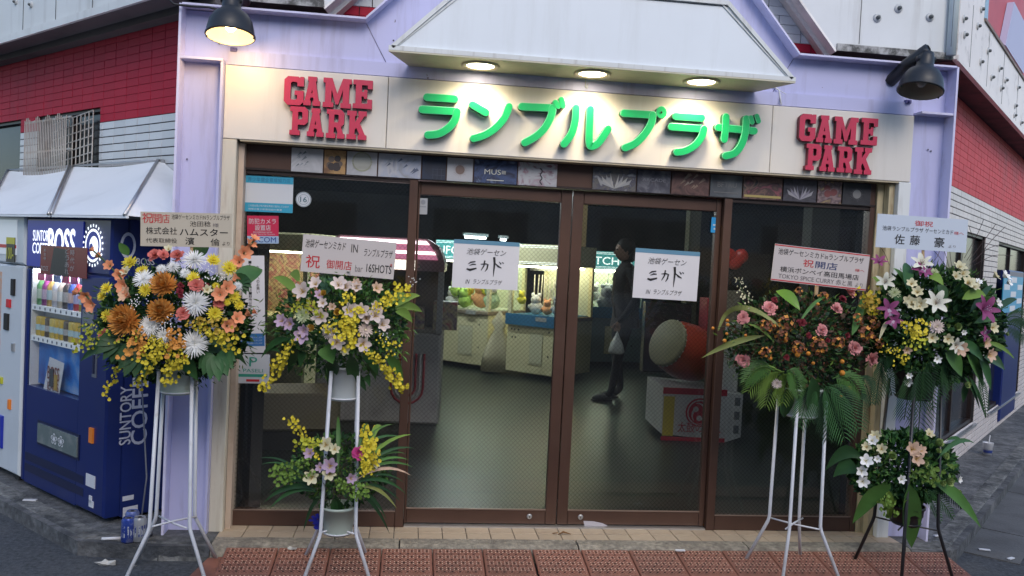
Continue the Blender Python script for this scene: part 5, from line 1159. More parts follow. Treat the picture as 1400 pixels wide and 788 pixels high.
# red poster
p0 = inframe(VB, 54, 334, -.02); p1 = inframe(VB, 119, 337, -.02); p2 = inframe(VB, 56, 377, -.02)
px0, px1, pz1, pz0 = p0.x, p1.x-.01, p0.z-.005, p2.z+.01
ps = MB().box(px0, px1, -.013, -.011, pz0, pz1).build('poster', mat('poster_darkred', (.16, .015, .02), .25, dirt=(.05, .01, .01), dscale=4), v)
mb = MB(); wq = px1-px0; hq = pz1-pz0
mb.add([(px0+wq*.22, -.0135, pz0), (px0+wq*.62, -.0135, pz0), (px0+wq*.58, -.0135, pz0+hq*.9), (px0+wq*.30, -.0135, pz0+hq*.95)], [(0, 1, 2, 3)], 1)
for k, ch in enumerate('時代が'): add_text(mb, ch, px0+wq*.66, pz1-hq*(.08+.26*k)-hq*.2, wq*.09, hq*.19, -.0145, 0)
for k, ch in enumerate('どうあれ'): add_text(mb, ch, px0+wq*.55, pz1-hq*(.05+.23*k)-hq*.18, wq*.09, hq*.18, -.0145, 0)
for k, ch in enumerate('新登場'): add_text(mb, ch, px0+wq*.08, pz1-hq*(.12+.14*k)-hq*.1, wq*.05, hq*.10, -.0145, 0)
add_text(mb, 'BOSS', px0+wq*.03, pz0+hq*.12, wq*.16, hq*.16, -.0145, 0); mb.build('lettering', [mat('dim_white', (.35, .32, .32), .5), mat('poster_black', (.02, .018, .02), .4)], v)
# outlet and money fittings
MB().box(.225, .745, -.004, 0, .285, .425).build('outlet_rim', blue_dk, v)
MB().prism([(.24, .30), (.73, .30), (.73, .41), (.24, .41)], -.010, -.004).build('outlet_flap', mat('flap_grey', (.13, .17, .17), .15, dirt=(.3, .32, .32), dscale=9, damt=.6), v)
mb = MB(); add_text(mb, '❀❀', .42, .325, .16, .06, -.011); mb.build('flap_print', prw, v)
MB().box(.86, .90, -.010, .0, .405, .485).build('coin_return', mat('orange_flap', (.55, .16, .02), .4, emit=(1, .3, .05), estr=.05), v)
x, z = vp(130, 498); MB().prism([(x-.022, z-.07), (x+.022, z-.07), (x+.022, z+.07), (x-.022, z+.07)], -.006, 0).build('lock_plate', mat('plate_grey', (.25, .28, .33), .3, metal=.6), v); MB().prism([(x-.009, z-.05), (x+.009, z-.05), (x+.009, z+.05), (x-.009, z+.05)], -.012, -.006).build('lock_handle', blue_dk, v)
MB().box(.74, .86, -.006, 0, .98, 1.10).build('money_panel', mat('plate_grey', (.3, .3, .3)), v); MB().box(.765, .825, -.009, -.006, 1.02, 1.03).build('coin_slot', rubber, v)
for (x, z, w_, h_) in ((.83, .17, .10, .065), (.87, .085, .03, .04), (.87, .02, .05, .035)): MB().box(x, x+w_, -.003, 0, max(.065, z), max(.065, z)+h_).build('label_plate', prw, v)
for z in (.10, .165): MB().box(.06, .80, -.001, .003, z, z+.045).build('vent', blue_dk, v)
for x in (.06, Wv-.12): MB().box(x, x+.06, .10, .16, 0, .018).build('foot', rubber, v)
# side print
MS = VB @ Matrix.Translation((Wv, 0, 0)) @ Matrix.Rotation(PI/2, 4, 'Z')
def sidep(u, vv): p = inframe(MS, u, vv, 0); return p.x, p.z
sd_ = VB @ Matrix.Translation((Wv, 0, 0)); mb = MB(); Mloc = Matrix.Translation((Wv, 0, 0)) @ Matrix.Rotation(PI/2, 4, 'Z')
def stext(s, ua, va, ub, vb, off=.03):
    x0, z1 = sidep(ua, va); x1, z0 = sidep(ub, vb); add_text(mb, s, min(x0, x1), min(z0, z1), abs(x1-x0), abs(z1-z0), -.0015, 0, Mloc, off, 90)
stext('SUNTORY', 165, 529, 178, 607); stext('COFFEE', 182, 500, 200, 606)
add_text(mb, 'BOSS', *[sidep(186, 360)[0], sidep(186, 362)[1]], .10, .035, -.0015, 0, Mloc, .02)
x, z = sidep(175, 336); em = MB()
for rr_, mi in ((.052, 0), (.035, 1)):
    n_ = 20; pts = [(x+rr_*.8*math.cos(2*PI*k/n_), -.0015-.0006*mi, z+(.06 if mi == 0 else .045)*1.05*math.sin(2*PI*k/n_)*1.1) for k in range(n_)]; em.add(pts, [list(range(n_))], mi, False, Mloc)
mb.build('side_lettering', [prw, blue], v); em.build('side_emblem', [prw, blue], v)
mb = MB()
for (u, vv, w_, h_) in ((175, 681, .06, .025), (178, 700, .08, .06)): x, z = sidep(u, vv); mb.cbox((x, -.001, z), (w_, .002, h_), 0, Mloc)
mb.build('side_label', prw, v)
# coiled mains lead by the machine
# white machine
VW = sub(ML, -2.72, -.55, ZB); vm = mat('vending_white', (.54, .60, .65), .35, dirt=(.35, .38, .40), dscale=2, damt=.4)
v2 = empty('vending_machine', M=VW, label='pale grey vending machine with yellow 100 yen tag, cut by the left picture edge', cat='vending machine')
W2_ = 1.165
MB().bbox(0, W2_, .085, .6, .04, 1.60, .01).build('carcass', vm, v2); MB().bbox(0, W2_, 0, .08, .04, 1.30, .012).build('door', vm, v2); MB().bbox(0, W2_, -.002, .08, 1.306, 1.60, .012).build('header', vm, v2)
def wp(u, vv, y=0): p = inframe(VW, u, vv, y); return p.x, p.z
MB().box(.05, W2_-.10, -.006, -.0025, 1.36, 1.57).build('header_panel', mat('lit_white', (.5, .55, .6), .3, emit=(.8, .9, 1), estr=.12), v2)
MB().box(.05, W2_-.10, -.009, -.006, 1.40, 1.42).build('red_band', mat('band_red', (.45, .02, .03), .4), v2)
x, z = wp(17, 343); MB().box(x-.06, x+.06, -.012, -.009, z-.07, z+.08).build('price_tag', mat('tag_black', (.03, .03, .03), .4), v2)
mb = MB(); mb.box(x-.06, x+.06, -.0135, -.012, z+.04, z+.08).build('tag_top', mat('tag_yellow', (.45, .45, .03), .4), v2); mb = MB(); add_text(mb, '100-', x-.05, z-.05, .10, .07, -.014, 0, None, .03); mb.build('lettering', MATS['tag_yellow'], v2)
for (u, vv, w_, h_, c, nm) in ((19, 393, .045, .10, rubber, 'note_slot'), (13, 415, .05, .05, ink_r, 'button_red'), (10, 440, .06, .10, rubber, 'coin_unit'), (19, 475, .03, .05, alu, 'lever'), (14, 553, .03, .06, MATS['orange_flap'], 'coin_return'), (2, 520, .05, .04, MATS['tag_yellow'], 'yellow_label'), (2, 590, .06, .2, MATS['lit_panel_blue'], 'blue_print')):
    x, z = wp(u, vv); MB().bbox(x-w_/2, x+w_/2, -.012, 0, z-h_/2, z+h_/2, .003).build(nm, c, v2)
MB().box(0.02, .85, -.004, 0, .75, 1.25).build('display_window', print_mat('white_vm_display', ((.3, .35, .4), (.5, .3, .2), (.4, .5, .55)), 9, 7), v2)
for x in (.06, W2_-.12): MB().box(x, x+.06, .03, .1, 0, .04).build('foot', rubber, v2)

# ---- white sloping awnings over both machines
tarp = mat('awning_sheet', (.74, .79, .83), .5, var=.02, vscale=3, bump=.25, bscale=2.5, dirt=(.42, .47, .50), dscale=2.5, damt=.35)
def awning(xa, xb, xf0, xf1, label):
    r = empty('machine_awning', M=ML.copy(), label=label, cat='awning', group='white sheet awnings over the vending machines')
    zt, zf, yw, yf = 2.085, 1.722, -.004, -.60; n = 12; m_ = 6; vs = []
    yt = -.03
    for j in range(m_+1):
        t = j/m_
        for i in range(n+1):
            s = i/n; x = (xa+(xb-xa)*s)*(1-t)+(xf0+(xf1-xf0)*s)*t
            sag = .02*math.sin(PI*s)*(1-t)**2+.02*math.sin(PI*t)*math.sin(PI*s)
            vs.append((x, yt+(yf-yt)*t+.01*math.sin(PI*t)*math.sin(PI*s), zt+(zf-zt)*t-sag))
    fs = [(j*(n+1)+i, j*(n+1)+i+1, (j+1)*(n+1)+i+1, (j+1)*(n+1)+i) for j in range(m_) for i in range(n)]
    MB().add(vs, [f[::-1] for f in fs], 0, True).build('sheet', tarp, r)
    for (xt, xf) in ((xa, xf0), (xb, xf1)):
        MB().prism([(0, 0), (0, 0.001), (0, .002)], 0, .001).v
        mb = MB(); mb.add([(xt, yt, zt), (xf, yf, zf), (xf, yw, zf-.02), (xt, yw, zt), ], [(0, 1, 2, 3)]).build('side_sheet', tarp, r)
        MB().tube([(xt, yt-.006, zt+.004), (xf, yf-.006, zf+.004)], .010, 6).build('edge_bar', alu, r)
    MB().tube([(xa, yt, zt+.004), (xb, yt, zt+.004)], .008, 6).build('edge_bar', alu, r)
    MB().box(xb-.006, xb+.02, -.03, -.005, zf-.02, zt+.01).build('wall_post', alu, r)
    MB().box(xf0, xf1+.01, yf-.004, yf+.01, zf-.014, zf-.002).build('front_bar', tarp, r)
    for k in range(5): MB().ball((xb+(xf1-xb)*(k+.5)/5+.006, yt+(yf-yt)*(k+.5)/5, zt+(zf-zt)*(k+.5)/5-.01), .006, 6, 4).build('screw', rubber, r)
    return r
t = inframe(ML, 100, 228, -.03); t2 = inframe(ML, 217, 223, -.03); fr_ = inframe(ML, 72, 290, -.60); fr2 = inframe(ML, 172, 297, -.60)
awning(t.x, t2.x, fr_.x, fr2.x, 'right white sheet awning over the dark blue vending machine')
t = inframe(ML, 12, 229, -.03); t2 = inframe(ML, 96, 223, -.03); fr_ = inframe(ML, -18, 292, -.60); fr2 = inframe(ML, 68, 292, -.60)
awning(t.x, t2.x, fr_.x, fr2.x, 'left white sheet awning over the pale grey vending machine')

# ---- far right vending machine
x0, _ = rw(1366, 585, -.55); p = inframe(MR, 1366, 583, -.0)
pg = PG(1366, 584, ZB); pl = MR.inverted() @ pg
VR = sub(MR, pl.x, pl.y-.0, ZB)
v3 = empty('vending_machine', M=VR, label='dark blue vending machine with a cyan poster at the far right', cat='vending machine')
MB().bbox(0, 1.1, .0, .30, .05, 1.62, .012).build('carcass', blue, v3)
side = VR @ Matrix.Rotation(-PI/2, 4, 'Z')
def rp_(u, vv): p = inframe(VR, u, vv, -.008); return p.x, p.z
for (u0, v0, u1, v1, c, nm) in ((1373, 377, 1396, 425, mat('cyan_poster', (.04, .30, .50), .4), 'poster'),):
    a, b = rp_(u0, v0), rp_(u1, v1); MB().box(a[0], b[0], -.008, 0, b[1], a[1]).build(nm, c, v3)
    mb = MB(); W_, H_ = b[0]-a[0], a[1]-b[1]
    for i in range(3):
        for j in range(5):
            if (i+j) % 2: mb.box(a[0]+W_*(i+.1)/3, a[0]+W_*(i+.9)/3, -.010, -.008, b[1]+H_*(j+.12)/5, b[1]+H_*(j+.88)/5)
    mb.build('poster_print', prw, v3)
mb = MB(); a = rp_(1368, 452); add_text(mb, 'COLD', a[0]+.02, a[1]-.05, .4, .12, -.012, 0, None, .02); mb.build('lettering', prw, v3)
# little white awning over it is out of sight; pavement objects
def can(p, c, label, h_=.122, r_=.033):
    T = Matrix.Translation(p); mb = MB()
    mb.lathe([(0, 0), (r_*.8, 0), (r_, .008), (r_, h_*.90), (r_*.82, h_*.985), (r_*.80, h_), (r_*.76, h_*.975), (0, h_*.97)], 18, 0, T)
    o = mb.build('drink_can', [mat('can_'+str(c), c, .3, metal=.3, dirt=(.35, .36, .4), dscale=22, damt=.7)], None); tag(o, label, 'can', 'empty drink cans by the blue machine')
    MB().lathe([(0, h_*.978), (r_*.6, h_*.979)], 14, 0, T).lathe([(0, h_*.982), (.010, h_*.984), (.010, h_*.99), (0, h_*.99)], 10, 1, T).build('lid', [alu, rubber], o)
    MB().lathe([(r_*1.01, h_*.25), (r_*1.01, h_*.7)], 14, 0, T).build('print_band', mat('can_print', (.35, .38, .45), .4, dirt=(.02, .04, .2), dscale=30, damt=1, dlo=.45, dhi=.5), o)
can(PG(175, 741, ZB), (.02, .05, .28), 'blue drink can with yellow rim standing in front of the pair')
can(PG(180, 733, ZB), (.10, .14, .35), 'blue and silver drink can behind the yellow rimmed one', .13)
can(PG(190, 740, ZB), (.28, .30, .33), 'silver drink can nearest the flower stand')
p = PG(139, 737, ZB+.008); q = PG(166, 736, ZB+.008); tag(MB().tube([p, q], .008, 8).build('paper_straw', prw), 'thin white stick lying by the foot of the blue machine', 'stick')
p = PG(41, 684, ZB+.004); tag(MB().cbox(p, (.07, .02, .008), 0).build('paper_scrap', prw), 'small white scrap by the kerb under the blue machine', 'litter')
def crumple(p, s, label, m=None, seed=1):
    rr = random.Random(seed); vs = [(0, 0, s*.5)]; n = 9
    for k in range(n): a = 2*PI*k/n; r_ = s*rr.uniform(.6, 1.3); vs.append((r_*math.cos(a)*1.4, r_*math.sin(a)*.6, s*rr.uniform(.05, .8)))
    for k in range(n): a = 2*PI*k/n+.2; r_ = s*rr.uniform(.7, 1.1); vs.append((r_*math.cos(a)*1.2, r_*math.sin(a)*.5, 0))
    fs = [(0, 1+k, 1+(k+1) % n) for k in range(n)]+[(1+k, 1+n+k, 1+n+(k+1) % n, 1+(k+1) % n) for k in range(n)]
    o = MB().add([Vector(p)+Vector(v_) for v_ in vs], fs).build('crumpled_paper', m or mat('crumpled', (.5, .5, .47), .7, dirt=(.2, .2, .2), dscale=30)); tag(o, label, 'litter')
crumple(PG(147, 772, ZR), .035, 'crumpled white wrapper on the road below the left kerb', None, 3)
crumple(PG(400, 751, ZB), .018, 'tiny white paper scrap at the left end of the red mats', None, 4)
crumple(PG(372, 768, ZR+.01), .014, 'tiny pale crumb of litter by the curved mat edge', None, 5)
for i, (u, vv, w_, an) in enumerate(((1346, 752, .06, -.3), (1382, 764, .05, .4), (1333, 725, .04, .6), (1281, 733, .035, .1), (930, 753, .05, 0))):
    p = PG(u, vv, (ZR+.012) if u != 1281 and u != 930 else ZB+.008)
    T = Matrix.Translation(p) @ Matrix.Rotation(an, 4, 'Z'); tag(MB().cbox((0, 0, .002), (w_, .018, .005), 0, T).build('paper_scrap', prw), ('long pale scrap on the road at the lower right', 'pale scrap in the bottom right corner', 'small scrap beside the right kerb', 'scrap on the right pavement by the black stand', 'pale chip on the step edge before the right door')[i], 'litter')
p = PG(1350, 622, ZB); cu = tag(MB().lathe([(0, 0), (.030, 0), (.042, .105), (.044, .107), (.040, .104), (.028, .004)], 18, 0, Matrix.Translation(p)).build('paper_cup', prw), 'white paper cup with a straw standing on the right pavement', 'cup')
MB().lathe([(.0335, .020), (.0372, .045)], 18, 0, Matrix.Translation(p+Vector((0, 0, .0)))).build('blue_band', mat('cup_blue', (.03, .05, .2), .4), cu)
for v_ in bpy.data.objects[-1:]: pass
MB().tube([p+Vector((0, 0, .02)), p+Vector((.012, 0, .17))], .004, 6).build('straw', prw, cu)
p = PG(196, 735, ZB); tag(MB().tube([p+Vector((-.02, 0, .01)), p+Vector((0, .02, .3)), p+Vector((-.06, .08, .8))], .004, 6).tube([p+Vector((-.02, 0, .015)), p+Vector((.04, -.01, .02)), p+Vector((.02, -.03, .012))], .012, 6).build('mains_cable', mat('grey_cable', (.12, .13, .16), .6)), 'thin grey mains cable behind the drink cans', 'cable')
# leaf on the step tile
p = PG(763, 731, ZB+.004); tag(MB().tube([p, p+Vector((.03, .01, .012)), p+Vector((.07, -.005, .004))], [.002, .006, .002], 5).tube([p+Vector((-.03, .005, .004)), p+Vector((0, 0, .01))], .003, 4).build('dry_leaf', mat('dry_leaf', (.18, .09, .03), .8)), 'curled brown leaf on the beige tiles below the door stiles', 'leaf')

# ---------------------------------------------------------------- buildings across the street (they stand in the reflections)
ob = empty('street_building', (0, -13, 0), label='grey building across the street, mirrored dimly in the glass', cat='building')
MB().box(-16, 20, -16, -13, 0, 7).build('wall', mat('far_wall', (.42, .40, .38), .8, var=.3, vscale=.3), ob)
for i in range(9):
    for j in range(2): MB().box(-14+i*3.6, -12+i*3.6, -12.99, -12.95, 1.0+j*3, 2.6+j*3).build('window', mat('far_window', (.04, .045, .05), .2), ob)


# ---------------------------------------------------------------- flower stands
def lin(c): return c
leafA = mat('leaf_dark', (.030, .092, .028), .5, spec=.3, rand=.35, var=.15, vscale=12); leafB = mat('leaf_mid', (.065, .16, .035), .5, spec=.3, rand=.3, var=.15, vscale=12)
leafC = mat('leaf_light', (.13, .22, .04), .6, spec=.2, rand=.25, var=.15, vscale=12); leafD = mat('leaf_blueish', (.035, .085, .05), .7, spec=.15, rand=.3); leafY = mat('leaf_yellowgreen', (.25, .28, .08), .5, var=.2, vscale=10)
leafK = mat('leaf_blackish', (.024, .060, .028), .6, spec=.12, rand=.3); stemm = mat('stem_green', (.05, .09, .03), .6)
def petal(mb, n, L_, w_, e0, curl, a, mi=0, z0=0, r0=0, prof=1, seg=3, cup=0):
    ca, sa = math.cos(a), math.sin(a); p_r, p_z = r0, z0; vs = []
    for i in range(seg+1):
        t = i/seg; th = e0+curl*t
        if i: p_r += L_/seg*math.sin(th); p_z += L_/seg*math.cos(th)
        w = w_*(.25+.75*math.sin(PI*min(1, t*.8+.12))) if prof == 1 else w_*(.35+.65*t) if prof == 2 else w_*(1-.85*t)*.9+.001
        if i == seg and prof == 1: w = w_*.30
        dz = cup*w
        vs += [(p_r*ca-w/2*sa, p_r*sa+w/2*ca, p_z+dz), (p_r*ca+w/2*sa, p_r*sa-w/2*ca, p_z+dz)]
        if cup: vs.append((p_r*ca, p_r*sa, p_z))
    if cup:
        mb.add(vs, [(3*i, 3*i+3, 3*i+5, 3*i+2) for i in range(seg)]+[(3*i+2, 3*i+5, 3*i+4, 3*i+1) for i in range(seg)], mi, True)
    else: mb.add(vs, [(2*i, 2*i+2, 2*i+3, 2*i+1) for i in range(seg)], mi, True)
def rose_rings(mb, rings, rr, jit=.1):
    for (n, L_, w_, e0, curl, mi, z0, prof) in rings:
        o = rr.random()*6
        for k in range(n): petal(mb, n, L_*rr.uniform(1-jit, 1+jit*.6), w_, e0+rr.uniform(-jit, jit), curl+rr.uniform(-jit, jit), o+2*PI*k/n+rr.uniform(-jit, jit)*.6, mi, z0, .01, prof, 3, .12 if prof == 1 and w_ > .3 else 0)
R7 = random.Random(11)
pm = lambda n, c, r_=.7: mat('petal_'+n, c, r_, rand=.12, var=.12, vscale=30)
whiteP = pm('white', (.80, .80, .77)); brownP = pm('bronze', (.62, .27, .05)); brownP2 = pm('bronze_pale', (.66, .36, .10)); pinkP = pm('pink', (.62, .17, .14)); yelP = pm('yellow', (.66, .54, .03)); yelC = pm('yellow_centre', (.42, .28, .01))
palP = pm('blush', (.60, .50, .45)); palP2 = pm('blush_mark', (.50, .34, .10)); lilP = pm('lilac', (.42, .30, .40)); gladP = pm('salmon', (.70, .27, .13)); gladT = pm('salmon_throat', (.70, .42, .25)); grnP = pm('limegreen', (.32, .42, .14)); grnW = pm('greenwhite', (.45, .50, .28))
purP = pm('magenta', (.26, .05, .16)); roseY = pm('rose_yellow', (.65, .42, .08)); orgP = pm('orange_ball', (.52, .20, .02)); rustP = pm('rust', (.20, .065, .03)); redP = pm('dark_red', (.18, .01, .02)); magP = pm('hot_pink', (.50, .05, .22)); creamP = pm('cream', (.60, .56, .36)); pk2 = pm('pale_pink', (.66, .28, .27)); peachP = pm('peach', (.55, .38, .27)); gladO = pm('orange_salmon', (.66, .22, .08))
def M_(fn, name, mats):
    out = []
    for i in range(2):
        mb = MB(); fn(mb, random.Random(i*31+len(name))); out.append(mb.mesh(name, mats))
    return out
FL = {}
def spider(mb, r): rose_rings(mb, [(26, 1.0, .085, 1.50, .15, 0, 0, 1), (26, .92, .085, 1.2, .2, 0, .02, 1), (22, .78, .08, .9, .2, 0, .05, 1), (16, .58, .07, .55, .2, 0, .06, 1), (9, .38, .06, .25, .1, 0, .06, 1)], r, .12); mb.ball((0, 0, .02), .10, 8, 5, 1)
def bigmum(mb, r): rose_rings(mb, [(40, .88, .13, 1.95, -.9, 0, -.05, 1), (40, .94, .13, 1.65, -.9, 0, .0, 1), (36, .92, .13, 1.40, -.9, 0, .08, 1), (32, .86, .125, 1.15, -.9, 1, .14, 1), (28, .78, .12, .92, -.9, 0, .2, 1), (22, .68, .115, .7, -.9, 1, .24, 1), (16, .56, .11, .5, -.8, 0, .28, 1), (10, .44, .10, .3, -.6, 1, .3, 1), (5, .32, .09, .15, -.3, 0, .3, 1)], r, .12)
def carn(mb, r): rose_rings(mb, [(12, .95, .50, 1.55, -.3, 0, 0, 2), (12, .85, .46, 1.2, -.2, 0, .05, 2), (11, .72, .42, .9, .1, 0, .08, 2), (9, .60, .38, .6, .2, 0, .1, 2), (7, .5, .3, .3, .2, 0, .12, 2)], r, .25)
def daisy(mb, r): rose_rings(mb, [(18, 1.0, .24, 1.5, -.15, 0, 0, 1), (14, .75, .22, 1.15, -.2, 0, .05, 1), (10, .45, .16, .7, -.2, 0, .07, 1)], r, .12); mb.ball((0, 0, .07), .18, 8, 5, 1)
def alstro(mb, r):
    for k in range(6): petal(mb, 6, 1.1, .74 if k % 2 == 0 else .50, .50, .65, k*PI/3+r.uniform(-.1, .1), 0 if k % 2 == 0 else 0, 0, .03, 1, 4, .15)
    for k in range(3): petal(mb, 3, .6, .16, .45, .6, (k*2+1)*PI/3, 1, .05, .03, 3)
    for k in range(5): mb.tube([(0, 0, .1), (.12*math.cos(k*1.25), .12*math.sin(k*1.25), .55), (.2*math.cos(k*1.25), .2*math.sin(k*1.25), .7)], .016, 4, 1)
def lily(mb, r):
    for k in range(6): petal(mb, 6, 1.25, .54 if k % 2 == 0 else .40, .35, 1.1, k*PI/3+r.uniform(-.12, .12), 0, 0, .03, 1, 5, .15)
    for k in range(6): a = k*PI/3+.5; mb.tube([(0, 0, .1), (.16*math.cos(a), .16*math.sin(a), .7)], .014, 4, 1); mb.ball((.18*math.cos(a), .18*math.sin(a), .74), .05, 5, 4, 1, None, (.5, 1, .5))
def floret(mb, r):
    for k in range(6): petal(mb, 6, 1.15, .74, .25, .95, k*PI/3+r.uniform(-.1, .1), 0, -.35, .06, 1, 4, .12)
    mb.lathe([(.03, -.55), (.10, -.3), (.22, .0)], 10, 1)
    for k in range(3): mb.tube([(0, 0, -.1), (.07*math.cos(k*2.1), .07*math.sin(k*2.1), .32)], .02, 4, 1)
def rose(mb, r): rose_rings(mb, [(6, .95, .80, .95, -.5, 0, 0, 1), (6, .9, .75, .65, -.55, 0, .02, 1), (5, .8, .6, .42, -.5, 0, .05, 1), (4, .7, .45, .22, -.35, 0, .08, 1)], r, .08)
def orchid(mb, r):
    for k, (L_, w_) in enumerate(((1.15, .55), (1.05, .5), (1.1, .4), (1.1, .4), (1.05, .5))): petal(mb, 5, L_, w_, .9, .6, k*2*PI/5+.3, 0, 0, .02, 1, 4, .12)
    petal(mb, 1, .75, .55, .6, 1.2, -PI/2, 1, .05, .02, 2)
def pom(mb, r): mb.ball((0, 0, 0), .9, 10, 7); rose_rings(mb, [(14, .35, .2, .9, .3, 0, .55, 3), (14, .35, .2, 1.4, .2, 0, .2, 3)], r)
def cluster(mb, r):
    for k in range(26):
        d = Vector((r.gauss(0, 1), r.gauss(0, 1), abs(r.gauss(0, 1)))).normalized(); c = d*r.uniform(.5, .95); q = d.to_track_quat('Z', 'Y').to_matrix().to_4x4(); q.translation = c
        s0 = MB()
        for j in range(4): petal(s0, 4, .26, .22, 1.0, .3, j*PI/2+k, 0, 0, 0, 1, 2)
        mb.add(s0.v, s0.f, 0 if k % 3 else 1, False, q)
for key, fn, nm, ms in (('spider', spider, 'white_chrysanthemum', (whiteP, grnW)), ('bronze', bigmum, 'bronze_chrysanthemum', (brownP, brownP2)), ('pink', carn, 'pink_carnation', (pinkP,)), ('daisy', daisy, 'yellow_chrysanthemum', (yelP, yelC)),
    ('alstro', alstro, 'alstroemeria', (palP, palP2)), ('lilac', alstro, 'lilac_alstroemeria', (lilP, palP2)), ('lily', lily, 'white_lily', (pm('lilywhite', (.62, .62, .52)), rustP)), ('plily', lily, 'magenta_lily', (purP, lilP)), ('glad', floret, 'floret', (gladP, gladT)), ('gladl', floret, 'floret', (gladT, gladP)),
    ('rosey', rose, 'yellow_rose', (roseY,)), ('green', rose, 'green_lisianthus', (grnP,)), ('orchid', orchid, 'magenta_orchid', (purP, lilP)), ('ball', pom, 'orange_pompon', (orgP,)), ('rust', cluster, 'rust_flower_cluster', (rustP, brownP)), ('greenmum', daisy, 'green_chrysanthemum', (grnW, grnP)),
    ('red', carn, 'dark_red_flower', (redP,)), ('hot', carn, 'hot_pink_carnation', (magP,)), ('cream', alstro, 'cream_alstroemeria', (creamP, palP2)), ('ppink', carn, 'pale_pink_carnation', (pk2,)), ('peach', alstro, 'peach_alstroemeria', (peachP, palP2)), ('palemum', daisy, 'pale_chrysanthemum', (palP, creamP)), ('white', alstro, 'small_white_flower', (whiteP, creamP))):
    FL[key] = (nm, M_(fn, nm, ms))
def leaf_strip(mb, P0, P1, w_, arch=.0, side=None, mi=0, seg=7, fold=.18, tipw=.02, pk_=.45, wave=0):
    """one blade from P0 to P1, arched upward, with a folded midrib"""
    P0 = Vector(P0); P1 = Vector(P1); d = P1-P0; L_ = d.length; up = Vector((0, 0, 1)); s = side or d.cross(Vector((0, -1, .25))).normalized(); s = s.normalized()
    vs = []
    for i in range(seg+1):
        t = i/seg; c = P0+d*t+up*(arch*4*t*(1-t)); w = w_*(math.sin(PI*t**(math.log(.5)/math.log(pk_)))**.8 if 0 < t < 1 else 0)+tipw*w_*(1-t)
        nrm = s.cross(d).normalized(); off = nrm*(fold*w)
        wv = nrm*(wave*math.sin(t*9))
        vs += [c-s*w/2+off+wv, c, c+s*w/2+off-wv]
    mb.add(vs, [(3*i, 3*i+3, 3*i+4, 3*i+1) for i in range(seg)]+[(3*i+1, 3*i+4, 3*i+5, 3*i+2) for i in range(seg)], mi, True)
def frond(mb, P0, P1, ll, arch, n=22, mi=0, droop=.35, w_=.012, rr=R7):
    P0 = Vector(P0); P1 = Vector(P1); d = P1-P0; s = d.cross(Vector((0, -1, 0))).normalized(); pts = []
    for i in range(n+1): t = i/n; pts.append(P0+d*t+Vector((0, 0, arch*4*t*(1-t))))
    mb.tube(pts, .0025, 4, mi)
    for i in range(2, n):
        t = i/n; dd = (pts[i+1]-pts[i-1]).normalized(); l_ = ll*math.sin(PI*(.12+.8*t))*rr.uniform(.85, 1.1)
        for sg in (-1, 1):
            q = pts[i]+(dd*.72+s*sg*.75+Vector((0, -.15, -droop))).normalized()*l_
            leaf_strip(mb, pts[i], q, w_, .006, dd.cross(Vector((0, -1, .3))).normalized() if False else None, mi, 3, .1)
def mleaf(mb, c, sz, dirv, mi=0, lobes=7):
    """broad cut leaf: lobes fan from the stem end"""
    c = Vector(c); dirv = Vector(dirv).normalized(); s = dirv.cross(Vector((0, -1, .0))).normalized(); f = s.cross(dirv)
    for k in range(lobes):
        a = (k-(lobes-1)/2)*(2.5/lobes); v_ = dirv*math.cos(a)+s*math.sin(a); tip = c+v_*sz*(1-.22*abs(a))+f*(-.05*abs(a)*sz)
        leaf_strip(mb, c+v_*.04*sz, tip, sz*.40, .02, None, mi, 5, .10, .3, .55)
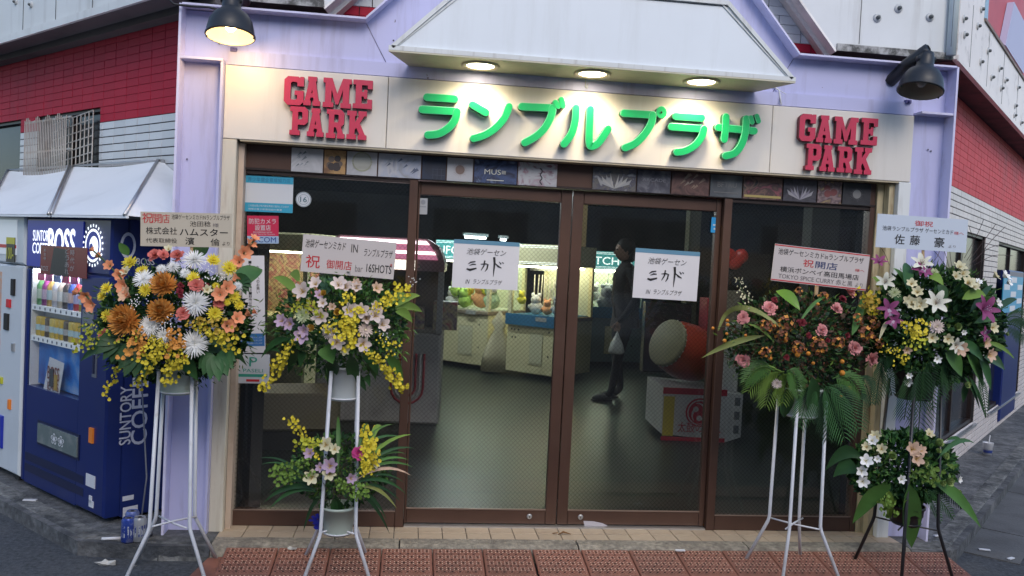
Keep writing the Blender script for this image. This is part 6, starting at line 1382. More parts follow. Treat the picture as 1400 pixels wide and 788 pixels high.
class Bouquet:
    def __init__(s, label, cu, cv, ru, rv, y, bulge, cat='flower arrangement'):
        s.cu, s.cv, s.ru, s.rv, s.y, s.b = cu, cv, ru, rv, y, bulge
        s.C = PF(cu, cv, y); s.r = empty('flower_arrangement', s.C, label=label, cat=cat); s.k = 0
        s.leaf = {}
    def pt(s, u, v, dy=0):
        e = ((u-s.cu)/s.ru)**2+((v-s.cv)/s.rv)**2
        return PF(u, v, s.y-s.b*math.sqrt(max(0, 1-e))+dy)
    def px(s, P_): return (P_-CAMP).dot(fwd)/FPX
    def bloom(s, kind, u, v, rad, dy=0, face=None, par=None):
        nm, ms = FL[kind]; s.k += 1; P_ = s.pt(u, v, -.02+dy+R7.uniform(-.012, .012)); sc = rad*s.px(P_)
        d = Vector(face) if face else ((P_-s.C).normalized()*.75+Vector((0, -.85, .25))+Vector((R7.uniform(-.25, .25), 0, R7.uniform(-.2, .2))))
        q = (d.normalized().to_track_quat('Z', 'Y') @ Matrix.Rotation(R7.random()*6, 3, 'Z').to_quaternion()).to_matrix().to_4x4()
        o = bpy.data.objects.new(nm, ms[s.k % 2]); COL.objects.link(o); o.parent = par or s.r
        base = s.C if par is None else par['_w']
        M = q @ Matrix.Scale(sc, 4); M.translation = P_-Vector(base); o.matrix_basis = M; return o
    def blooms(s, kind, lst, f, k=1.0):
        for t in lst:
            u, v = f(t[0], t[1]); s.bloom(kind, u, v, t[2]*k, *(t[3:4]))
    def leafp(s, u0, v0, u1, v1, wpx, m, arch=.02, d0=0, d1=-.02, name='leaf', **k):
        a = s.pt(u0, v0, d0); b = s.pt(u1, v1, d1); mb = MB(); leaf_strip(mb, a, b, wpx*s.px(b), arch, None, 0, 7, k.get('fold', .16), .02, k.get('pk', .45), k.get('wave', 0)); mb.build(name, m, s.r)
    def spike(s, pts, sizes, m='glad', f=None):
        P_ = []
        for (x, y) in pts: u, v = f(x, y); P_.append(s.pt(u, v, -.03))
        MB().tube(P_, .004, 5).build('gladiolus_stem', stemm, s.r)
        # florets along from the base (last) to the tip (first)
        n = len(sizes); tot = smooth3(P_, 8); root = None
        g = bpy.data.objects.new('gladiolus', None); COL.objects.link(g); g.parent = s.r; g.location = tot[-1]-s.C; g['_w'] = tuple(tot[-1])
        for i, sz in enumerate(sizes):
            q = tot[int((len(tot)-1)*(i/(max(1, n-1))))]; dirn = (tot[0]-tot[-1]).normalized()
            side = Vector((R7.uniform(-.5, .5), -1, R7.uniform(-.3, .3)))
            d = (dirn*(.9 if i < n/3 else .35)+side*(.4 if i < n/3 else 1)).normalized(); sc = sz*s.px(q); nm, ms = FL['gladl' if (i == n-1 and n > 4) else m]
            o = bpy.data.objects.new('floret', ms[i % 2]); COL.objects.link(o); o.parent = g; qq = d.to_track_quat('Z', 'Y').to_matrix().to_4x4() @ Matrix.Scale(sc, 4); qq.translation = q-tot[-1]+d*sc*.3; o.matrix_basis = qq
    def spray(s, pts, f, n=26, fsz=3.0, m=None, spread=7, name='oncidium_spray', droop=0):
        P_ = [];
        for (x, y) in pts: u, v = f(x, y); P_.append(s.pt(u, v, -.05))
        T = smooth3(P_, 8); mb = MB(); mb.tube(T, .0016, 4, 1); spread *= 1.3; fsz *= .88
        for k in range(n):
            t = (k+R7.random())/n; q = T[min(len(T)-1, int(t*len(T)))]; pxm = s.px(q); sp = spread*pxm*(.4+.6*t)
            c = q+Vector((R7.uniform(-sp, sp), R7.uniform(-sp, sp), R7.uniform(-sp, sp))); a = Vector((R7.uniform(-.8, .8), -1, R7.uniform(-.7, .7))).normalized()
            Q = a.to_track_quat('Z', 'Y').to_matrix().to_4x4(); Q.translation = c; sc = fsz*pxm*(.65+.5*t)*R7.uniform(.8, 1.15)
            mb.add([(0, 0, 0), (-.5*sc, -1.1*sc, .2*sc), (.5*sc, -1.1*sc, .2*sc), (1.0*sc, -.4*sc, .1*sc), (-1.0*sc, -.4*sc, .1*sc), (.35*sc, .8*sc, .15*sc), (-.35*sc, .8*sc, .15*sc), (0, .2*sc, .3*sc)], [(0, 4, 1, 2, 3), (0, 3, 5), (0, 6, 4), (0, 5, 7, 6)], 0, False, Q)
        mb.build(name, [m or yelP, stemm], s.r)
    def filler(s, n, mats, szpx=5, du=.92, dv=.92, yl=1.0, name='foliage', low=0, thin=.35):
        mb = MB(); k = len(mats); n = int(n*1.5)
        for i in range(n):
            a = R7.random()*2*PI; r_ = R7.random()**.5; u = s.cu+s.ru*du*r_*math.cos(a); v = s.cv+s.rv*dv*r_*math.sin(a)+low
            e = 1-r_*r_; y = s.y+R7.uniform(-1, .7)*s.b*math.sqrt(max(.02, e))*yl*.92; c = PF(u, v, y)
            sz = szpx*s.px(c)*R7.uniform(.6, 1.5); out = (c-s.C).normalized()*.8+Vector((R7.gauss(0, .6), R7.gauss(0, .6)-.2, R7.gauss(0, .6)+.1)); out.normalize()
            sd = out.cross(Vector((R7.gauss(0, 1), R7.gauss(0, 1), R7.gauss(0, 1)))).normalized(); nn = out.cross(sd)
            p0 = c; p1 = c+out*sz*.5; p2 = c+out*sz*1.1-nn*sz*.12; w_ = sz*thin
            mb.add([p0, p1+sd*w_, p2, p1-sd*w_, p1-nn*sz*.08], [(0, 1, 4), (1, 2, 4), (2, 3, 4), (3, 0, 4)], i % k)
        o = mb.build(name, list(mats), s.r); o['kind'] = 'stuff'
    def dots(s, pts, f, m, rad=1.3, n=16, spr=12, name='baby_breath'):
        mb = MB()
        for (x, y) in pts:
            u, v = f(x, y)
            for k in range(n):
                c = s.pt(u+R7.gauss(0, spr/2), v+R7.gauss(0, spr/2), -.05+R7.uniform(-.02, .02)); mb.ball(c, rad*s.px(c), 5, 3)
        mb.build(name, m, s.r)['kind'] = 'stuff'
def smooth3(P_, n):
    out = []; Q = [P_[0]]+P_+[P_[-1]]
    for i in range(1, len(Q)-2):
        for j in range(n):
            t = j/n; a, b, c, d = Q[i-1], Q[i], Q[i+1], Q[i+2]; out.append(.5*((2*b)+(-a+c)*t+(2*a-5*b+4*c-d)*t*t+(-a+3*b-3*c+d)*t**3))
    out.append(P_[-1]); return out
def stand(label, u, vk, y, m, zf, hf=.165, hk=.085, ht=.06, top=1.2, pots=(), rot=0, feetz=None):
    K = PF(u, vk, y); zk = K.z; r = empty('flower_stand', (K.x, y, zf), label=label, cat='flower stand', group='flower stands by the entrance')
    for sx in (-1, 1):
        for sy in (-1, 1):
            c_, s_ = math.cos(rot), math.sin(rot); g = lambda h_, z: Vector((K.x+(sx*c_-sy*s_)*h_, y+(sx*s_+sy*c_)*h_, z))
            pts = [g(hf, zf), g(hk+.004, zk-.012), g(hk, zk+.012), g(ht, top)]
            MB().tube(pts, .0085, 8, 0).ball(g(hf, zf+.006), .012, 8, 5, 1).build('leg', [m, mat('foot_cap', (.5, .5, .5), .6) if m is not blk else blk], r)
    for sx in (-1, 1):
        g = lambda a, b, z: Vector((K.x+a*hk, y+b*hk, z)); MB().tube([g(-1, -sx, zk), g(0, 0, zk+.004*sx), g(1, sx, zk)], .0045, 6).build('brace', m, r)
    for (z0, z1, ra, rb, pmt) in pots:
        MB().lathe([(0, z0), (ra*.96, z0), (ra, z0+.008), (rb, z1-.012), (rb*1.06, z1-.012), (rb*1.06, z1), (rb*.97, z1), (rb*.95, z1-.05), (0, z1-.06)], 24, 0, Matrix.Translation((K.x, y, 0))).build('pot', pmt, r)
        n = 20; ri = ra*1.04; MB().tube([(K.x+ri*math.cos(2*PI*k/n), y+ri*math.sin(2*PI*k/n), z0+.01) for k in range(n+1)], .004, 5).build('pot_ring', m, r)
    return K
wht = mat('stand_white', (.60, .62, .66), .35, var=.04, dirt=(.35, .33, .3), dscale=12, damt=.5, dlo=.55, dhi=.7); blk = mat('stand_black', (.015, .015, .017), .35)
potA = mat('pot_white', (.50, .54, .54), .4); potG = mat('pot_green', (.42, .50, .44), .45); potB = mat('pot_black', (.015, .015, .016), .4)
# --- 1
Y1 = -.56; zz = lambda u, v, y: PF(u, v, y).z
stand('white flower stand on the road left of the shop, under the orange and white bouquet', 236, 714, Y1, wht, ZR, .19, .085, .07, zz(240, 505, Y1), [(zz(245, 538, Y1), zz(245, 500, Y1), .070, .095, potG)], .12)
f1 = lambda x, y: (100+x/3.284, 300+y/3.284)
B = Bouquet('large bouquet of bronze and white chrysanthemums, salmon gladioli and yellow sprays', 238, 440, 128, 98, Y1+.02, .24)
B.filler(3000, (leafA, leafA, leafB, leafK), 8, .80, .78, .8, low=6)
B.filler(500, (leafC, leafB, leafA), 8, .96, .88, .9, 'fern_sprigs', 4, .12)
B.leafp(*f1(575, 175), *f1(578, 58), 22, leafB, 0, .1, .1, pk=.4); B.leafp(*f1(700, 345), *f1(850, 225), 26, leafA, .03, 0, -.02, pk=.5); B.leafp(*f1(250, 160), *f1(205, 105), 12, leafB, .0)
B.leafp(*f1(560, 620), *f1(782, 660), 18, leafA, .07); B.leafp(*f1(430, 600), *f1(560, 725), 22, leafA, .03); B.leafp(*f1(230, 560), *f1(30, 640), 14, leafA, .03); B.leafp(*f1(600, 560), *f1(720, 590), 14, leafA, .03)
mb = MB()
for (x, y, sz, dx, dz) in ((300, 600, 38, -.5, -1), (640, 610, 38, .25, -1), (215, 560, 34, -1, -.5), (740, 300, 22, 1, .3)):
    c = B.pt(*f1(x, y), -.02); m1 = MB(); mleaf(m1, c, sz*B.px(c), (dx, -.35, dz)); m1.build('broad_leaf', leafA, B.r)
B.leafp(*f1(330, 480), *f1(120, 395), 5, leafD, .02, name='stem'); 
B.spray([(400, 540), (240, 640), (180, 700), (155, 790)], f1, 60, 2.6, None, 6); B.spray([(420, 560), (340, 650), (300, 745)], f1, 60, 2.8, None, 8); B.spray([(400, 560), (440, 640), (430, 715)], f1, 70, 3.0, None, 9); B.spray([(470, 580), (490, 620), (475, 660)], f1, 50, 3.0, None, 9)
B.spray([(300, 520), (120, 530), (30, 570)], f1, 70, 2.6, pm('yellowgreen', (.42, .44, .03)), 11); B.spray([(560, 480), (640, 520), (715, 560)], f1, 90, 3.0, None, 11); B.spray([(350, 540), (370, 580), (330, 620)], f1, 60, 3.2, None, 12); B.spray([(520, 460), (600, 470), (690, 500)], f1, 60, 3, pm('ochre', (.45, .30, .03)), 12); B.spray([(100, 470), (60, 500), (80, 560)], f1, 30, 2.6, MATS['petal_yellowgreen'], 8)
B.spray([(300, 500), (290, 560), (250, 590)], f1, 60, 4, brownP, 13, 'bronze_spray'); B.spray([(430, 500), (470, 540), (450, 590)], f1, 50, 4, brownP, 10, 'bronze_spray')
B.blooms('bronze', [(410, 298, 64), (240, 455, 80), (395, 415, 64)], f1, 1/3.0)
B.blooms('spider', [(545, 185, 55), (318, 270, 50), (550, 378, 62), (348, 480, 54), (545, 560, 62), (408, 525, 36), (450, 215, 32), (398, 225, 26), (503, 242, 26), (742, 300, 24)], f1, 1/3.1)
B.blooms('pink', [(370, 165, 34), (405, 160, 26), (470, 165, 32), (555, 300, 35), (655, 378, 32), (493, 425, 34), (145, 520, 30)], f1, 1/3.2)
B.blooms('daisy', [(255, 195, 34), (325, 318, 32), (540, 262, 30), (628, 185, 34), (700, 220, 36), (635, 425, 36), (725, 350, 28), (745, 385, 24), (690, 372, 18), (150, 310, 30), (130, 345, 26), (310, 232, 30), (150, 432, 30), (640, 300, 18)], f1, 1/3.2)
B.blooms('cream', [(430, 140, 24), (240, 240, 28), (600, 320, 26), (640, 330, 24)], f1, 1/3.3)
B.blooms('red', [(482, 300, 18), (478, 325, 18), (484, 345, 15), (598, 300, 16)], f1, 1/3.3)
B.spike([(92, 142), (160, 205), (220, 270), (250, 345)], (6, 7, 9, 10, 12, 13), 'glad', f1); B.spike([(22, 330), (60, 345), (95, 385)], (7, 10, 12), 'glad', f1)
B.spike([(812, 95), (775, 140), (745, 195)], (8, 10, 12, 11), 'glad', f1); B.spike([(745, 240), (700, 300), (660, 340)], (8, 10, 12, 12), 'glad', f1); B.spike([(805, 420), (750, 440), (690, 480)], (7, 9, 11, 12), 'glad', f1)
B.dots([(290, 378), (655, 268), (600, 230), (430, 490), (400, 490)], f1, whiteP, .9, 26, 14)
# --- 2
Y2 = -.54
pz = lambda u, v: zz(u, v, Y2)
stand('white two tier flower stand before the left glass pane', 462, 722, Y2, wht, ZR+.03, .155, .080, .062, pz(462, 505), [(pz(462, 546), pz(462, 500), .066, .075, potA), (pz(458, 729), pz(458, 690), .066, .082, potG)], .1)
f2 = lambda x, y: (330+x/3.752, 370+y/3.752)
B = Bouquet('upper bouquet of blush alstroemeria and yellow sprays on the two tier white stand', 465, 445, 108, 80, Y2+.02, .21)
B.filler(1500, (leafA, leafB, leafB, leafD), 7, .82, .80, .8)
B.filler(500, (leafC, leafB), 8, .95, .95, .9, 'fern_sprigs', 0, .14)
for a in ((790, 190, 918, 130, 7), (790, 195, 930, 215, 8), (790, 210, 878, 268, 9), (740, 200, 850, 120, 6), (300, 130, 165, 35, 9), (300, 60, 250, 15, 9)): B.leafp(*f2(a[0], a[1]), *f2(a[2], a[3]), a[4]+3, leafC, .02)
for a in ((410, 400, 470, 480, 26), (490, 470, 445, 590, 20), (560, 440, 580, 640, 17), (560, 440, 600, 600, 10), (370, 380, 235, 375, 14), (300, 410, 240, 530, 15), (320, 420, 300, 500, 12), (620, 430, 700, 540, 16), (740, 440, 830, 585, 14), (640, 480, 690, 560, 12), (250, 350, 100, 450, 9), (560, 560, 640, 620, 12), (200, 420, 110, 440, 8), (620, 560, 660, 600, 10)): B.leafp(*f2(a[0], a[1]), *f2(a[2], a[3]), a[4], leafB if a[4] in (26, 14) else leafA, .03)
B.leafp(*f2(440, 120), *f2(440, 10), 24, leafD, 0, .08, .1)
B.spray([(560, 250), (550, 300), (570, 380)], f2, 90, 3.0, None, 12); B.spray([(620, 200), (560, 260), (520, 330)], f2, 80, 3.0, None, 12); B.spray([(680, 200), (760, 150), (830, 90)], f2, 90, 2.8, None, 10); B.spray([(640, 410), (740, 500), (815, 600)], f2, 130, 2.8, None, 8)
B.spray([(300, 330), (220, 450), (160, 540), (105, 610)], f2, 80, 2.5, None, 7); B.spray([(270, 190), (320, 180), (380, 200)], f2, 50, 2.8, MATS['petal_yellowgreen'], 9); B.spray([(420, 300), (470, 290), (520, 270)], f2, 40, 2.6, None, 9); B.spray([(700, 330), (760, 380), (780, 410)], f2, 30, 2.2, None, 9); B.spray([(520, 160), (560, 130), (540, 200)], f2, 30, 2.6, None, 8); B.spray([(230, 380), (210, 440), (180, 490)], f2, 50, 2.8, None, 9)
B.blooms('alstro', [(320, 112, 46), (385, 75, 36), (500, 80, 42), (535, 92, 36), (405, 240, 44), (560, 210, 40), (610, 215, 42), (685, 235, 42), (718, 280, 38), (685, 188, 30), (490, 370, 42), (622, 375, 40), (590, 95, 30), (420, 170, 28), (640, 250, 30)], f2, 1/3.2)
B.blooms('peach', [(690, 95, 34), (465, 190, 24), (590, 70, 26)], f2, 1/3.5); B.blooms('lilac', [(215, 262, 36), (255, 275, 36), (320, 335, 42), (330, 310, 34), (400, 130, 26)], f2, 1/3.2); B.blooms('greenmum', [(315, 230, 44)], f2, 1/3.7); B.blooms('palemum', [(635, 305, 42), (450, 322, 34)], f2, 1/3.7)
B.blooms('rosey', [(492, 220, 30), (362, 297, 28), (425, 120, 24)], f2, 1/3.2); B.blooms('cream', [(530, 410, 28), (440, 300, 26)], f2, 1/3.4)
B.dots([(880, 60), (740, 330), (470, 310)], f2, whiteP, .9, 12, 10)
f2b = lambda x, y: (300+x/3.455, 560+y/3.455)
B = Bouquet('lower bouquet with long dark grass and one hot pink bloom on the white stand', 466, 643, 80, 58, Y2+.02, .17)
B.filler(900, (leafA, leafK, leafB), 6, .85, .85, .8); B.filler(260, (leafC,), 7, .8, .6, .9, 'fern_sprigs', 0, .16)
for a in ((640, 300, 912, 118, 5, leafC), (650, 300, 925, 185, 4, leafA), (640, 320, 920, 275, 4, leafB), (650, 330, 910, 315, 4, peachP), (640, 350, 885, 402, 5, leafA), (640, 370, 840, 470, 5, leafY), (640, 390, 805, 590, 5, leafK), (630, 370, 860, 440, 4, leafK), (640, 320, 900, 240, 4, leafB), (620, 250, 820, 70, 4, leafB), (600, 240, 860, 130, 4, leafA), (640, 310, 885, 210, 4, leafB), (640, 350, 880, 350, 3, leafA),
          (460, 380, 208, 440, 8, leafA), (460, 390, 235, 470, 6, leafA), (440, 350, 180, 232, 3, leafK), (440, 350, 190, 262, 3, leafA), (480, 420, 395, 580, 5, leafK), (500, 430, 476, 615, 7, leafK), (540, 420, 545, 622, 10, leafA), (550, 420, 580, 605, 9, leafA), (430, 380, 250, 350, 7, leafD), (640, 400, 790, 520, 5, leafK), (450, 360, 230, 400, 5, leafA), (640, 280, 700, 60, 4, leafB), (560, 300, 560, 30, 6, leafB), (700, 200, 770, 80, 8, leafC)):
    B.leafp(*f2b(a[0], a[1]), *f2b(a[2], a[3]), a[4], a[5], .045, name='grass_blade' if a[4] < 8 else 'leaf')
B.spray([(460, 220), (400, 120), (330, 55)], f2b, 60, 2.6, None, 6); B.spray([(690, 290), (690, 200), (700, 110)], f2b, 130, 3.0, None, 8); B.spray([(680, 300), (730, 240), (720, 180)], f2b, 60, 3.2, None, 9); B.spray([(480, 160), (430, 160), (380, 170)], f2b, 50, 2.8, MATS['petal_yellowgreen'], 7); B.spray([(420, 240), (340, 270), (260, 300)], f2b, 70, 2.8, leafC, 8, 'green_sprig'); B.spray([(560, 340), (620, 380), (690, 380)], f2b, 90, 2.8, leafC, 10, 'green_sprig'); B.spray([(440, 300), (330, 320), (280, 325)], f2b, 60, 2.8, leafC, 7, 'green_sprig')
B.blooms('hot', [(655, 208, 32)], f2b, 1/3.1); B.blooms('cream', [(505, 170, 36), (440, 320, 38), (520, 305, 34), (545, 190, 26), (735, 262, 20)], f2b, 1/3); B.blooms('lilac', [(430, 210, 28), (525, 268, 38), (480, 275, 24), (620, 325, 26)], f2b, 1/3)
p = B.pt(*f2b(465, 540), -.02); mb = MB()
for k in range(40): c = p+Vector((R7.gauss(0, .014), R7.gauss(0, .01), R7.gauss(0, .02))); mb.add([c, c+Vector((.014, -.004, .004)), c+Vector((.004, -.006, .016)), c+Vector((-.01, .002, .006))], [(0, 1, 2, 3)])
tag(mb.build('blue_ribbon', mat('ribbon_blue', (.02, .03, .35), .4), None), 'small blue ribbon tied on the leg of the two tier white stand', 'ribbon')
# --- 3
Y3 = -.56
stand('white flower stand before the right pane, under the orange bouquet', 1086, 716, Y3, wht, ZR+.03, .17, .088, .082, zz(1095, 545, Y3), [(zz(1095, 570, Y3), zz(1095, 530, Y3), .075, .095, potG)], .15)
f3 = lambda x, y: (960+x/3.031, 360+y/3.031)
B = Bouquet('russet and pink carnation bouquet with palm leaves before the right glass pane', 1092, 470, 112, 78, Y3+.02, .22)
B.filler(1900, (leafK, leafA, mat('leaf_brown', (.09, .05, .028), .6), leafB), 7, .88, .86, .8); B.filler(420, (MATS['leaf_brown'], rustP), 5, .85, .7, .95, 'dry_sprigs', -8, .25)
B.leafp(*f3(405, 195), *f3(305, 115), 16, mat('leaf_shiny', (.12, .24, .02), .2), .02, pk=.5)
m1 = MB(); pts = [B.pt(*f3(x, y), -.03) for x, y in ((320, 260), (230, 200), (150, 185), (95, 215), (66, 280))]; T = smooth3(pts, 5)
for i in range(len(T)-1):
    a, b = T[i], T[i+1]; w0, w1_ = .013*math.sin(PI*(.1+.85*i/len(T))), .013*math.sin(PI*(.1+.85*(i+1)/len(T))); n_ = (b-a).cross(Vector((0, -1, 0))).normalized(); m1.add([a-n_*w0, b-n_*w1_, b+n_*w1_, a+n_*w0], [(0, 1, 2, 3)], 0, True)
m1.build('arching_blade', leafY, B.r)
B.leafp(*f3(260, 300), *f3(-5, 395), 8, leafY, .02, name='arching_blade'); B.leafp(*f3(300, 330), *f3(180, 250), 4, leafC, .02); B.leafp(*f3(620, 300), *f3(672, 130), 12, leafB, .0); B.leafp(*f3(400, 250), *f3(520, 140), 5, leafB, .03); B.leafp(*f3(455, 470), *f3(450, 640), 22, leafA, .0, -.03, -.05); B.leafp(*f3(350, 520), *f3(340, 640), 22, leafA, .0); B.leafp(*f3(420, 570), *f3(420, 600), 20, leafB, .0)
for (x0, y0, x1, y1, ll, m_) in ((330, 450, 190, 540, 34, leafC), (340, 450, 260, 600, 36, leafC), (360, 460, 330, 590, 30, leafC), (300, 450, 175, 500, 26, leafB), (500, 500, 590, 740, 44, leafA), (520, 500, 650, 700, 40, leafA), (470, 500, 400, 690, 34, leafA), (540, 480, 660, 560, 26, leafB), (500, 520, 520, 740, 36, leafK), (640, 480, 700, 590, 26, leafK), (350, 450, 400, 560, 24, leafB)):
    a = B.pt(*f3(x0, y0), -.02); b = B.pt(*f3(x1, y1), -.10); mb = MB(); frond(mb, a, b, ll*B.px(b), .05, 18, 0, .3, .0060); mb.build('palm_frond', m_, B.r)
B.blooms('rust', [(270, 262, 34), (345, 250, 42), (480, 345, 42), (670, 290, 44), (400, 350, 32), (262, 370, 30), (700, 250, 34), (560, 330, 34), (500, 140, 24), (400, 120, 22), (330, 300, 30), (640, 230, 28), (720, 330, 30)], f3, 1/3)
B.blooms('ppink', [(170, 228, 28), (280, 187, 30), (170, 403, 30), (495, 280, 27), (628, 352, 32), (700, 397, 32), (555, 190, 26), (608, 118, 30), (715, 215, 24)], f3, 1/2.9); B.blooms('palemum', [(310, 500, 24)], f3, 1/3.2)
B.blooms('ball', [(105, 238, 10), (106, 256, 10), (102, 293, 9), (93, 322, 11), (45, 270, 9), (345, 320, 13), (282, 395, 12), (240, 373, 10), (385, 362, 18), (395, 380, 14), (440, 375, 13), (580, 408, 13), (610, 518, 13), (515, 135, 12), (200, 190, 9), (575, 552, 8), (460, 415, 10), (580, 455, 16), (180, 300, 8), (620, 130, 11), (480, 170, 9)], f3, 1/3.6)
B.blooms('red', [(580, 150, 20), (412, 248, 20), (300, 155, 16), (440, 300, 14), (350, 390, 14), (600, 300, 14), (520, 320, 12)], f3, 1/3); B.filler(350, (leafB, leafC, leafA), 8, 1.0, .92, .9, 'fern_sprigs', 0, .12); B.spray([(720, 200), (690, 170), (680, 120)], f3, 60, 3, yelP, 12, 'yellow_spray'); B.spray([(150, 60), (165, 110), (210, 160)], f3, 36, 1.6, creamP, 8, 'cream_spray')
for a in ((240, 240, 45, 270), (260, 330, 130, 345), (280, 380, 170, 405)): MB().tube([B.pt(*f3(a[0], a[1])), B.pt(*f3(a[2], a[3]), -.03)], .0014, 4).build('stem', stemm, B.r)
# --- 4
Y4 = -.55
stand('black two tier flower stand at the right end of the red mats', 1238, 716, Y4, blk, ZR+.025, .17, .105, .085, zz(1238, 520, Y4), [(zz(1238, 545, Y4), zz(1238, 505, Y4), .085, .10, potB), (zz(1236, 716, Y4), zz(1236, 690, Y4), .07, .085, potB)], .2)
f4 = lambda x, y: (1160+x/3.03, 330+y/3.03)
B = Bouquet('upper bouquet of white lilies and magenta blooms on the black stand', 1278, 445, 108, 92, Y4+.02, .23)
B.filler(3300, (leafA, leafB, leafK, leafA), 8.5, .84, .82, .8); B.filler(400, (leafB, leafC), 7, .95, .9, .9, 'fern_sprigs', 0, .14)
for a in ((240, 200, 240, 90, 16, leafA), (250, 200, 180, 110, 8, leafB), (400, 260, 370, 180, 14, leafA), (330, 150, 395, 185, 12, leafC), (470, 240, 570, 225, 14, leafC), (400, 460, 470, 560, 22, leafB), (490, 470, 560, 610, 16, leafB), (540, 480, 590, 620, 14, leafA), (560, 480, 648, 535, 14, leafA), (460, 420, 560, 500, 14, leafA), (500, 560, 570, 740, 5, leafA), (480, 560, 545, 700, 5, leafA), (480, 590, 475, 670, 12, leafA), (570, 420, 690, 490, 6, leafC), (180, 470, 150, 545, 14, leafA), (130, 240, 30, 340, 6, leafC), (140, 200, 90, 150, 7, leafC), (165, 330, 125, 415, 5, creamP), (210, 270, 190, 230, 12, leafA), (520, 340, 620, 330, 10, leafB), (600, 300, 700, 240, 8, leafD), (500, 300, 600, 180, 8, leafD)):
    B.leafp(*f4(a[0], a[1]), *f4(a[2], a[3]), a[4]+1, a[5], .02)
for (x0, y0, x1, y1, ll, m_) in ((310, 500, 290, 790, 46, leafK), (330, 480, 350, 700, 40, leafA), (280, 500, 230, 740, 40, leafA), (150, 470, 110, 680, 26, leafK), (400, 480, 420, 620, 30, leafA), (640, 350, 740, 400, 30, leafK), (640, 330, 740, 340, 26, leafK), (540, 560, 570, 730, 14, leafA), (130, 500, 180, 640, 24, leafK)):
    a = B.pt(*f4(x0, y0), -.0); b = B.pt(*f4(x1, y1), -.06); mb = MB(); frond(mb, a, b, ll*B.px(b), .03, 17, 0, .3, .0056); mb.build('palm_frond', m_, B.r)
tw = mat('twig', (.05, .03, .03), .8)
for a in (((420, 120), (400, 50), (370, -20)), ((430, 120), (420, 40), (425, -30)), ((410, 120), (380, 70), (345, 30)), ((330, 110), (370, 60), (380, 20)), ((500, 80), (560, 0), (610, -70)), ((480, 70), (530, -20), (560, -90)), ((500, 100), (580, 30), (660, 10)), ((490, 80), (520, 20), (500, -60)), ((520, 100), (600, 60), (680, 60)), ((520, 90), (590, 0), (650, -60)), ((470, 80), (480, 0), (470, -70)), ((170, 100), (150, 50), (120, 10))):
    MB().tube(smooth3([B.pt(*f4(*q), -.02) for q in a], 4), .0014, 4).build('twig', tw, B.r)
B.spray([(230, 350), (265, 370), (300, 360)], f4, 70, 3, yelP, 11, 'yellow_spray'); B.spray([(150, 440), (200, 470), (220, 490)], f4, 40, 2.2, yelP, 10, 'yellow_spray'); B.spray([(60, 260), (90, 240), (100, 270)], f4, 50, 3, pm('ochre', (.45, .30, .03)), 10, 'yellow_spray'); B.spray([(240, 410), (280, 430), (300, 410)], f4, 30, 2.6, MATS['petal_yellowgreen'], 8, 'yellow_spray')
B.blooms('lily', [(360, 262, 56), (300, 100, 46), (150, 175, 42), (440, 430, 34)], f4, 1/3.2); B.blooms('plily', [(550, 285, 62), (125, 92, 34)], f4, 1/3.2); B.blooms('orchid', [(165, 280, 46), (190, 328, 38), (300, 120, 40), (560, 385, 36), (320, 130, 28)], f4, 1/3.2)
B.blooms('cream', [(285, 215, 28), (262, 262, 32), (245, 250, 28), (292, 264, 34), (455, 115, 32), (490, 180, 36), (470, 140, 28), (510, 190, 30), (590, 360, 28), (345, 400, 26), (410, 405, 26), (440, 150, 26), (260, 180, 26), (600, 150, 26)], f4, 1/3); B.blooms('peach', [(575, 470, 34), (455, 445, 36), (560, 420, 28), (240, 450, 22)], f4, 1/3)
B.blooms('palemum', [(365, 355, 34)], f4, 1/3.3); B.blooms('green', [(445, 355, 28), (395, 278, 22), (483, 588, 26), (650, 385, 15), (410, 350, 14), (285, 425, 16)], f4, 1/3); B.blooms('white', [(535, 172, 18), (365, 488, 20), (245, 580, 22), (475, 378, 14), (250, 555, 16), (640, 150, 30), (655, 175, 22), (610, 260, 24)], f4, 1/3); B.blooms('greenmum', [(190, 215, 28), (355, 130, 22)], f4, 1/3.3)
f5 = lambda x, y: (1130+x/3.456, 560+y/3.456)
B = Bouquet('lower bouquet of green and white blooms with broad leaves on the black stand', 1234, 640, 84, 58, Y4+.02, .17)
B.filler(2400, (leafA, leafB, leafK), 7.5, .84, .84, .8); B.filler(300, (leafC, leafB), 6, .9, .8, .9, 'fern_sprigs', 0, .18)
for a in ((300, 355, 122, 540, 22, leafB, .04), (390, 350, 402, 655, 30, leafB, 0), (180, 240, -8, 290, 18, leafA, .07), (160, 300, 30, 320, 22, leafA, .05), (490, 330, 730, 560, 16, leafB, .04), (560, 150, 660, 175, 5, leafA, .03), (290, 380, 300, 520, 14, leafC, 0), (520, 240, 700, 160, 7, leafA, .05)):
    B.leafp(*f5(a[0], a[1]), *f5(a[2], a[3]), a[4], a[5], a[6], 0, -.04, fold=.12)
for (x0, y0, x1, y1) in ((480, 380, 600, 520), (500, 360, 640, 470), (460, 380, 540, 540)):
    a = B.pt(*f5(x0, y0)); b = B.pt(*f5(x1, y1), -.04); mb = MB(); frond(mb, a, b, 14*B.px(b), .02, 16, 0, .1, .006); mb.build('fern_frond', leafA, B.r)
B.blooms('green', [(305, 222, 30), (520, 165, 30), (455, 255, 24), (235, 195, 24), (550, 222, 26), (566, 335, 32), (602, 392, 30), (520, 200, 20), (540, 345, 22)], f5, 1/2.9); B.blooms('peach', [(400, 190, 38), (420, 235, 34), (440, 195, 26)], f5, 1/3); B.blooms('white', [(185, 245, 32), (165, 290, 28), (170, 340, 30), (215, 150, 26), (350, 330, 22), (240, 235, 18), (620, 330, 18)], f5, 1/3); B.blooms('cream', [(230, 130, 28), (260, 190, 26), (480, 120, 24), (190, 180, 24)], f5, 1/3)
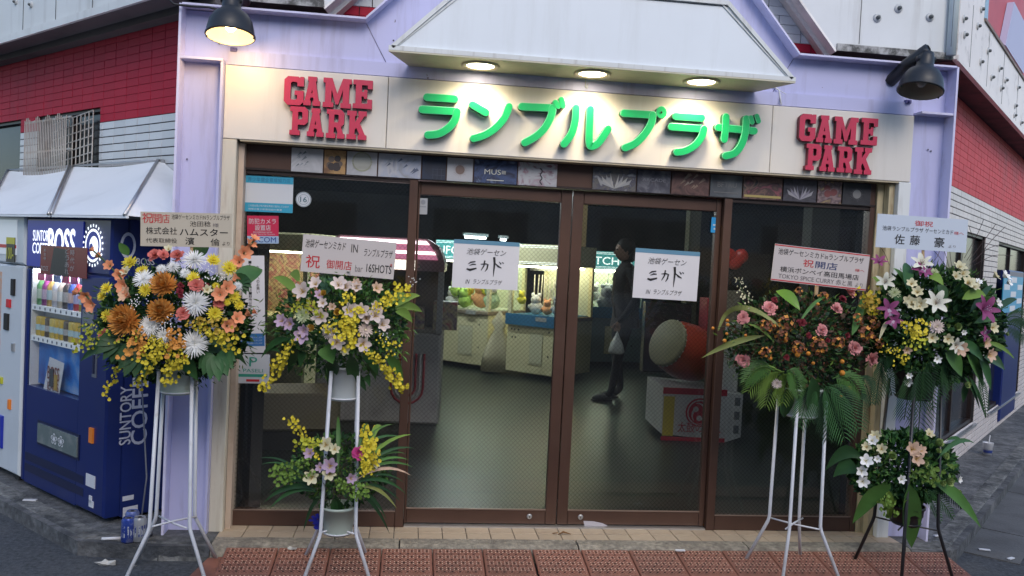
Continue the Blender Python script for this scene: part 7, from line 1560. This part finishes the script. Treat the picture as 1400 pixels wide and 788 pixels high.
B.spray([(270, 420), (290, 450), (320, 470)], f5, 50, 3.4, leafC, 12, 'green_sprig'); B.spray([(420, 300), (480, 320), (540, 300)], f5, 60, 3.4, leafC, 12, 'green_sprig')

# ---------------------------------------------------------------- placards
beige = mat('placard_beige', (.52, .46, .36), .6); pinkw = mat('placard_pinkish', (.58, .52, .49), .6); bluew = mat('placard_white', (.56, .62, .70), .55); wood = mat('stick_wood', (.40, .27, .15), .7)
inks = (ink_b, ink_r, mat('ink_indigo', (.03, .05, .15), .6), mat('ink_faint', (.18, .16, .16), .6))
cat_p = 'congratulation placard'; grp = 'congratulation placards above the bouquets'
def stick(r, P_, Q, w_=.007):
    T = r.matrix_basis.inverted(); MB().tube([T @ P_, T @ Q], w_, 6).build('stick', wood, r)
yp = Y1-.02
r, W_, H_ = sheet('placard', ((193, 289.5), (317.5, 292.5), (192, 336.5)), yp, .004, beige, 'beige placard with red and black writing above the leftmost bouquet', cat_p,
   [('祝', .02, .03, .11, .30, 1, .01), ('開', .13, .06, .10, .26, 1, .0), ('店', .23, .06, .09, .26, 1, .0), ('池袋ゲーセンミカドINランブルプラザ', .34, .05, .64, .15, 0), ('池田稔', .54, .24, .23, .16, 0, .005), ('様', .79, .29, .07, .12, 3), ('株式会社', .06, .44, .34, .21, 0, .01), ('ハムスター', .43, .46, .53, .21, 0, .03), ('代表取締役', .06, .76, .34, .14, 0), ('濱', .49, .72, .10, .22, 0, .015), ('倫', .77, .74, .10, .22, 0, .01), ('より', .90, .83, .08, .11, 0)], inks, grp)
stick(r, PF(262, 338, yp+.01), PF(256, 420, yp+.05))
yp = Y2-.02
r, W_, H_ = sheet('placard', ((412, 320), (539.5, 332), (410.5, 371)), yp, .004, pinkw, 'pale placard with a big red first character above the two tier white stand', cat_p,
   [('池袋ゲーセンミカド', .03, .12, .43, .22, 0, .005, .15), ('IN', .52, .15, .07, .22, 0), ('ランブルプラザ', .66, .22, .31, .22, 0, .0, .15), ('様', .95, .58, .025, .09, 1), ('祝', .05, .54, .15, .34, 1, .015), ('御開店', .27, .62, .27, .24, 1, .01), ('bar', .58, .70, .08, .18, 3), ('16SHOTS', .70, .64, .27, .22, 0, .01)], inks, grp)
stick(r, PF(486, 376, yp+.01), PF(484, 420, yp+.05))
yp = Y3-.02
r, W_, H_ = sheet('placard', ((1062, 333.5), (1191.5, 349), (1054, 383.5)), yp, .004, pinkw, 'pinkish placard edged with dark red lines above the russet bouquet', cat_p,
   [('池袋ゲーセンミカドinランブルプラザ', .04, .10, .90, .17, 0, .005), ('祝', .31, .33, .11, .20, 1, .02), ('開店', .44, .34, .23, .19, 2, .02), ('様へ', .86, .42, .10, .08, 1), ('横浜ボンベイ高田馬場店', .08, .585, .83, .15, 0, .008), ('TOKYO SPICE CURRY 赤と黒', .07, .77, .78, .15, 3, .01), ('より', .88, .80, .08, .12, 3), ('#', .0, .015, 1, .03, 1), ('#', .0, .955, 1, .03, 1)], inks, grp)
stick(r, PF(1117, 390, yp+.01), PF(1112, 440, yp+.05), .009)
yp = Y4-.02
r, W_, H_ = sheet('placard', ((1203, 292.5), (1326.5, 301), (1197, 338)), yp, .004, bluew, 'bluish white placard with large black characters above the white lilies', cat_p,
   [('御祝', .41, .13, .20, .16, 1, .02), ('池袋ランブルプラザ', .06, .34, .45, .14, 0), ('ゲーセンミカド', .53, .34, .31, .14, 0), ('様へ', .85, .38, .11, .10, 1), ('佐', .20, .58, .11, .29, 0, .02), ('藤', .37, .58, .11, .29, 0, .02), ('豪', .64, .59, .11, .30, 0, .02), ('より', .80, .80, .08, .08, 3)], inks, grp)
stick(r, PF(1262, 340, yp+.01), PF(1262, 400, yp+.05))
